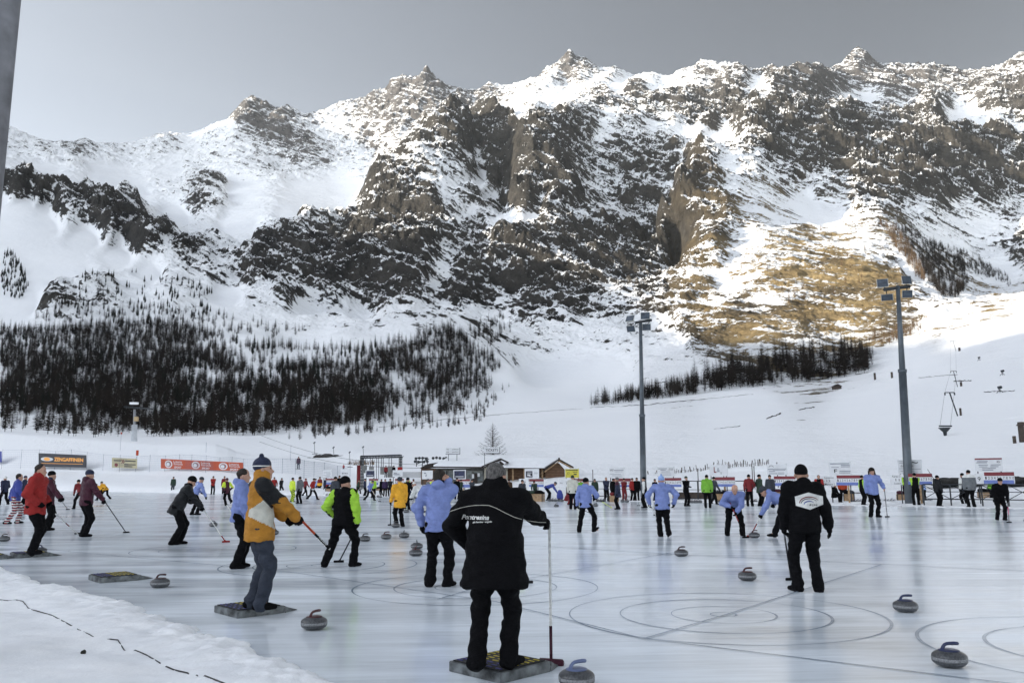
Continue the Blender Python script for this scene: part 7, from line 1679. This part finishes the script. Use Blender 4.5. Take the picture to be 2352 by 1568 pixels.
# ================================================================== SKI SLOPE: drag lift, snow guns, people, small things
def slope_pt(x, y): return hit(x, y, 70)
def pylon(xb, yb, xt, yt, barw, label, th=.11):
    p = slope_pt(xb, yb); Y = p.y; q = P(xt, yt, Y); t = empty('lift_pylon', p); tag(t, label, 'pylon')
    m = MB(); m.tube([p + Vector((0, 0, -.5)), q], th, 6); part(m, 'mast', M_STL, t); w = barw/2/pxm(Y); m = MB(); m.tube([q - Vector((w, 0, 0)), q + Vector((w, 0, 0))], th*.8, 6); part(m, 'crossarm', M_STL, t)
    for s in (-1, 1): m = MB(); c = q + Vector((s*w, 0, -.25)); m.tube([c - Vector((0, 0, .3)), c + Vector((0, 0, .2))], th*1.1, 6); part(m, 'roller_battery', M_STL, t)
    return q, w
tips = [pylon(2201, 955, 2181, 901, 22, 'nearest tilted pylon of the drag lift on the right slope', .13), pylon(2200, 888, 2190, 852, 13, 'second tilted pylon of the drag lift'), pylon(2196, 806, 2189, 783, 11, 'third tilted pylon of the drag lift') , pylon(2195, 746 + 20, 2189, 740 + 14, 8, 'highest pylon of the drag lift, close to the sunlit snow')]
p0 = slope_pt(2171, 1000); t = empty('lift_drive_station', p0); tag(t, 'funnel-shaped bottom station of the drag lift hanging above the slope', 'lift station'); Y = p0.y
def K_(x, y): return P(x, y, Y)
m = MB(); m.tube([K_(2157, 978), K_(2186, 978)], .12, 6); part(m, 'top_beam', M_STL, t)
m = MB(); m.lathe([(.24, 0), (.28, .4), (.5, .6), (.75, .9), (.9, 1.05)], K_(2171, 998), 10); part(m, 'hopper', M_STL, t)
m = MB(); m.tube([K_(2171, 1004), K_(2171, 996)], .22, 8); part(m, 'foot', M_STL, t)
for s in (-1, 1):
    pts_ = [K_(2171 + s*12, 978)] + [q + Vector((s*w, 0, 0)) for q, w in tips]; m = MB(); m.tube(pts_, .022, 4); tag(m.build('lift_cable', M_STL), 'thin haul cable on the %s side of the drag lift pylons' % ('left' if s < 0 else 'right'), 'cable')
for x, y, h in ((2207, 954, 17), (2208, 887, 10), (2204, 806, 8), (2010, 872, 16), (2049, 868, 14)):
    p = slope_pt(x, y); m = MB(); k = pxm(p.y); m.tube([p - Vector((0, 0, .3)), p + Vector((0, 0, h/k))], .9*2.2/k*1.2, 6); tag(m.build('hydrant_post', M_DWOOD), {2207: 'dark post at the foot of the nearest tilted pylon', 2208: 'dark post at the foot of the second pylon', 2204: 'dark post at the foot of the third pylon', 2010: 'lone dark post at the right end of the forest strip', 2049: 'lone dark post just left of the second floodlight mast'}[x], 'post')
def snowgun(x, y, s, label):
    p = slope_pt(x, y); k = s/pxm(p.y); t = empty('snow_gun', p); tag(t, label, 'snow gun'); m = MB()
    for a in (0, 2.1, 4.2): m.tube([(0, 0, .45*k), (.5*k*math.cos(a), .5*k*math.sin(a), 0)], .05*k, 5)
    m.build('tripod', M_STL, t); m = MB(); m.tube([(-.2*k, 0, .7*k), (.25*k, -.1*k, .85*k)], [.26*k, .2*k], 10); m.build('fan_drum', M_STL, t)
snowgun(2249, 828, 9, 'highest of the three small snow guns on the right slope'); snowgun(2303, 862, 13, 'middle snow gun near the right edge of the slope'); snowgun(2297, 902, 16, 'lowest and largest snow gun on the right slope')
t = empty('water_hydrant', slope_pt(2343, 1016)); tag(t, 'wooden shelter post with a dark cap on the slope at the right edge', 'shelter'); Y = t.location.y
m = MB(); m.box(P(2346, 992, Y), (9/pxm(Y), .5, 46/pxm(Y))); part(m, 'post', M_DWOOD, t); m = MB(); m.box(P(2346, 973, Y), (18/pxm(Y), .8, 8/pxm(Y)), taper=.4); part(m, 'cap', M_DWOOD, t); m = MB(); m.box(P(2330, 1010, Y), (5/pxm(Y), .3, 18/pxm(Y))); part(m, 'side_post', M_DWOOD, t)
# small field hut and stones on the slope
def fieldhut(x, y, w, h, label):
    p = slope_pt(x, y); k = pxm(p.y); W, H = w/k, h/k; t = empty('field_hut', p); tag(t, label, 'hut'); m = MB(); m.box((0, 0, H*.3), (W, W*.8, H*.7)); m.build('wall', M_DWOOD, t)
    m = MB(); m.prism([(-W*.62, H*.55), (W*.62, H*.55), (0, H)], lambda u, v: (u, -W*.5, v), (0, W, 0)); m.build('roof', M_EAV, t)
fieldhut(1922, 894, 17, 12, 'tiny dark hay hut on the snow below the forest strip'); fieldhut(330, 1009, 26, 9, 'small snow-topped shed behind the left bank') if False else None
# bare shrub and rock strip, dark mounds
def scrub(x0, x1, y, n, h, label, mt=None):
    m = MB(); r2_ = random.Random(int(x0))
    for i in range(n):
        x = r2_.uniform(x0, x1); p = slope_pt(x, y + r2_.uniform(-2, 2)); k = pxm(p.y); a = r2_.uniform(-.5, .5)
        m.tube([p - Vector((0, 0, .1)), p + Vector((a*h/k*.5, 0, r2_.uniform(.4, 1)*h/k))], [.045, .01], 3, False)
    tag(m.build('scrub', mt or M_LARCH2), kind='stuff')
scrub(800, 860, 1066, 120, 12, '')
V, F = surface([('ell', 0, (-2.6, 0, -.5), (1.4, .9, .35)), ('ell', .1, (-1.1, .1, -.05), (1.3, .8, .5)), ('ell', .1, (.6, 0, .15), (1.5, .8, .5)), ('ell', .05, (2.2, 0, .1), (1.0, .6, .34)), ('ell', .02, (3.7, 0, .0), (.9, .5, .22)), ('ell', .02, (5.0, 0, -.1), (.7, .4, .14))], .11, .26, 1.9, 3)
p = slope_pt(745, 1050); o = mesh_np('rock_outcrop', V, F, mat('dark_rock', (.035, .032, .03), .9, .5, 2, bump=.1), None); o.location = p + Vector((0, 0, .15)); tag(o, 'long dark rocky mound on the slope above the farthest panels', 'rock')
for i, (x, y, w) in enumerate(((1905, 1000 - 20, 0),) if False else ((1925, 867 + 88 - 10, 14), (1795, 962, 12), (1560 + 45, 1000 - 35, 9))): pass
for x0, y0, x1, y1, w in ((1355, 936, 1480, 930, .8), (1480, 930, 1620, 916, 1.2), (1620, 916, 1730, 905, .6), (1000, 965, 1170, 950, .5), (870, 982, 1000, 966, .5), (1170, 950, 1340, 938, .4), (1835, 941, 1870, 935, .8), (1760, 962, 1792, 950, .9), (2110, 868, 2200, 860, .5), (2190, 876, 2230, 874, .9), (2260, 900, 2330, 898, .5), (1640, 985, 1700, 978, .3)):
    a, b = slope_pt(x0, y0), slope_pt(x1, y1); pts_ = []; r3 = random.Random(int(x0)); n = 14
    for k in range(n + 1): x, y = x0 + (x1 - x0)*k/n, y0 + (y1 - y0)*k/n + r3.uniform(-1, 1); q = slope_pt(x, y); pts_.append(q + Vector((0, 0, .02)))
    m = MB(); m.tube(pts_, [w*r3.uniform(.2, 1)*.45 for _ in pts_], 5); tag(m.build('bare_earth_strip', mat('bare_earth', (.045, .04, .035), .95, .4, 1)), kind='structure')
# drag lift on the left slope, its bars and the skier
ca_, cb_ = P(600, 1000, 135), P(1000, 1068, 95); ca2, cb2 = P(596, 1014, 133), P(990, 1075, 94)
for i, (a, b) in enumerate(((ca_, cb_), (ca2, cb2))): m = MB(); m.tube([a + (b - a)*k/12 - Vector((0, 0, 1.2*math.sin(math.pi*k/12))) for k in range(13)], .022, 4); tag(m.build('lift_cable', M_STL), ('upper', 'lower')[i] + ' haul cable sagging across the left slope toward the lift station', 'cable')
for i, (x, y0, y1) in enumerate(((722, 1018, 1042), (766, 1029, 1046), (803, 1040, 1072), (834, 1028, 1046))):
    a, b = P(x, y0, 112), P(x + 1, y1, 112); m = MB(); m.tube([a, b], .03, 5); m.tube([b - Vector((.35, 0, 0)), b + Vector((.35, 0, 0))], .04, 5); m.tube([a - Vector((.12, 0, .0)), a + Vector((.12, 0, .2))], .08, 6); tag(m.build('tow_bar', M_STL), ('leftmost tow bar hanging from the cables over the left slope', 'second tow bar hanging over the rocky mound', 'long tow bar hanging right of the rocky mound', 'tow bar hanging above the left leg of the gantry')[i], 'tow bar')
def skier(x, yb, yt, label, jac='maroon'):
    p = slope_pt(x, yb); r = person(tuple(p), 170, (yb - yt)/pxm(p.y), 'stand', jac, 'slate', 'black', label=label)
    t = []
    for s in (-1, 1): m = MB(); m.box((p.x + s*.14, p.y, p.z + .02), (.08, 1.6, .03)); tag(m.build('ski', C('black', .4)), 'ski under the %s foot of the skier on the left slope' % ('left' if s < 0 else 'right'), 'ski')
skier(685, 1077, 1048, 'skier in maroon standing on the left slope above the rink')
far_person(789, 1081, 1066, 118, 180, 'stand', 'red', 'black', 'red', 'distant figure in red by the tow bars')
far_person(886, 1096, 1069, 91, 160, 'stand', 'dred', 'black', 'black', 'red-brown figure standing among the boards of the gantry')
far_person(904, 1096, 1069, 91.5, 20, 'stand', 'black', 'black', 'black', 'black figure standing among the boards of the gantry')
# cable car pylon at the left
p = hit(309, 1012, 200) or P(309, 1008, 300); Y = 210.0; t = empty('cable_pylon', P(309, 1010, Y)); tag(t, 'white lift pylon rising from behind the left snow bank', 'pylon')
m = MB(); a = P(309, 1013, Y); b = P(309, 975, Y); m.tube([a - Vector((0, 0, 3)), b], [.75, .72], 14); part(m, 'white_casing', mat('white_casing', (.5, .52, .55), .6, .1, 2), t)
m = MB(); m.tube([b, P(309, 940, Y)], .32, 8); part(m, 'mast', mat('pale_steel', (.25, .26, .28), .5, .1, 3), t); m = MB(); m.tube([P(285, 934, Y), P(352, 939, Y)], .25, 6); part(m, 'crossarm', M_STL, t)
m = MB(); m.box(P(308, 926, Y), (18/pxm(Y), .8, 5/pxm(Y))); part(m, 'snow_cap', M_RSNOW, t); m = MB(); m.box(P(313, 962, Y), (8/pxm(Y), .8, 10/pxm(Y))); part(m, 'warning_panel', mat('panel_tan', (.45, .33, .18)), t)

# small leftovers along the far edge
c = G(1286, 1150); k = pxm(c.y); V, F = surface([('ell', 0, (0, 0, .55), (.16, .10, .20)), ('ell', .1, (0, 0, .30), (.24, .13, .26))], .03, .02, 5, 2); o = mesh_np('cloth_bag', V, F, C('royal'), None); o.location = c; tag(o, 'royal blue bag standing between the log cabin scoreboard and the off-white jacket', 'bag')
def hedge(x0, x1, y, label, hh=.26):
    a, b = on_row(x0, y, 62), on_row(x1, y, 62); n = int((b - a).xy.length/1.1) + 2; pr = []; r4 = random.Random(int(x0))
    for i in range(n + 1): q = (b - a)*(i/n); pr.append(('ell', .15, (q.x, q.y, r4.uniform(-.1, .1)), (1.0, .7, hh*r4.uniform(.6, 1.1))))
    V, F = surface(pr, .14, .18, 2.2, 4); o = mesh_np('hedge', V, F, mat('dark_hedge', (.018, .017, .016), .95, .5, 3, bump=.1), None); o.location = Vector((a.x, a.y, max(a.z, .3))); tag(o, label, 'hedge')
hedge(2158, 2226, 1108, 'low dark hedge behind the railing left of the pale grey hooded jacket'); hedge(2310, 2370, 1106, 'low dark hedge behind the railing at the right edge of the picture')

# ================================================================== AIR: even pale haze round everything, sky outside
hb = MB(); hb.box((0, -500, 1198.0), (15200, 12600, 2404)); hz_ = None
nt = bpy.data.materials.new('haze'); nt.use_nodes = True; N = nt.node_tree.nodes; N.clear(); o_ = N.new('ShaderNodeOutputMaterial'); v_ = N.new('ShaderNodeVolumePrincipled')
v_.inputs['Color'].default_value = (0.86, 0.93, 1.0, 1); v_.inputs['Density'].default_value = 0.000017; v_.inputs['Anisotropy'].default_value = 0.0
nt.node_tree.links.new(v_.outputs[0], o_.inputs['Volume'])
hz_ = hb.build('haze', nt); tag(hz_, kind='stuff')
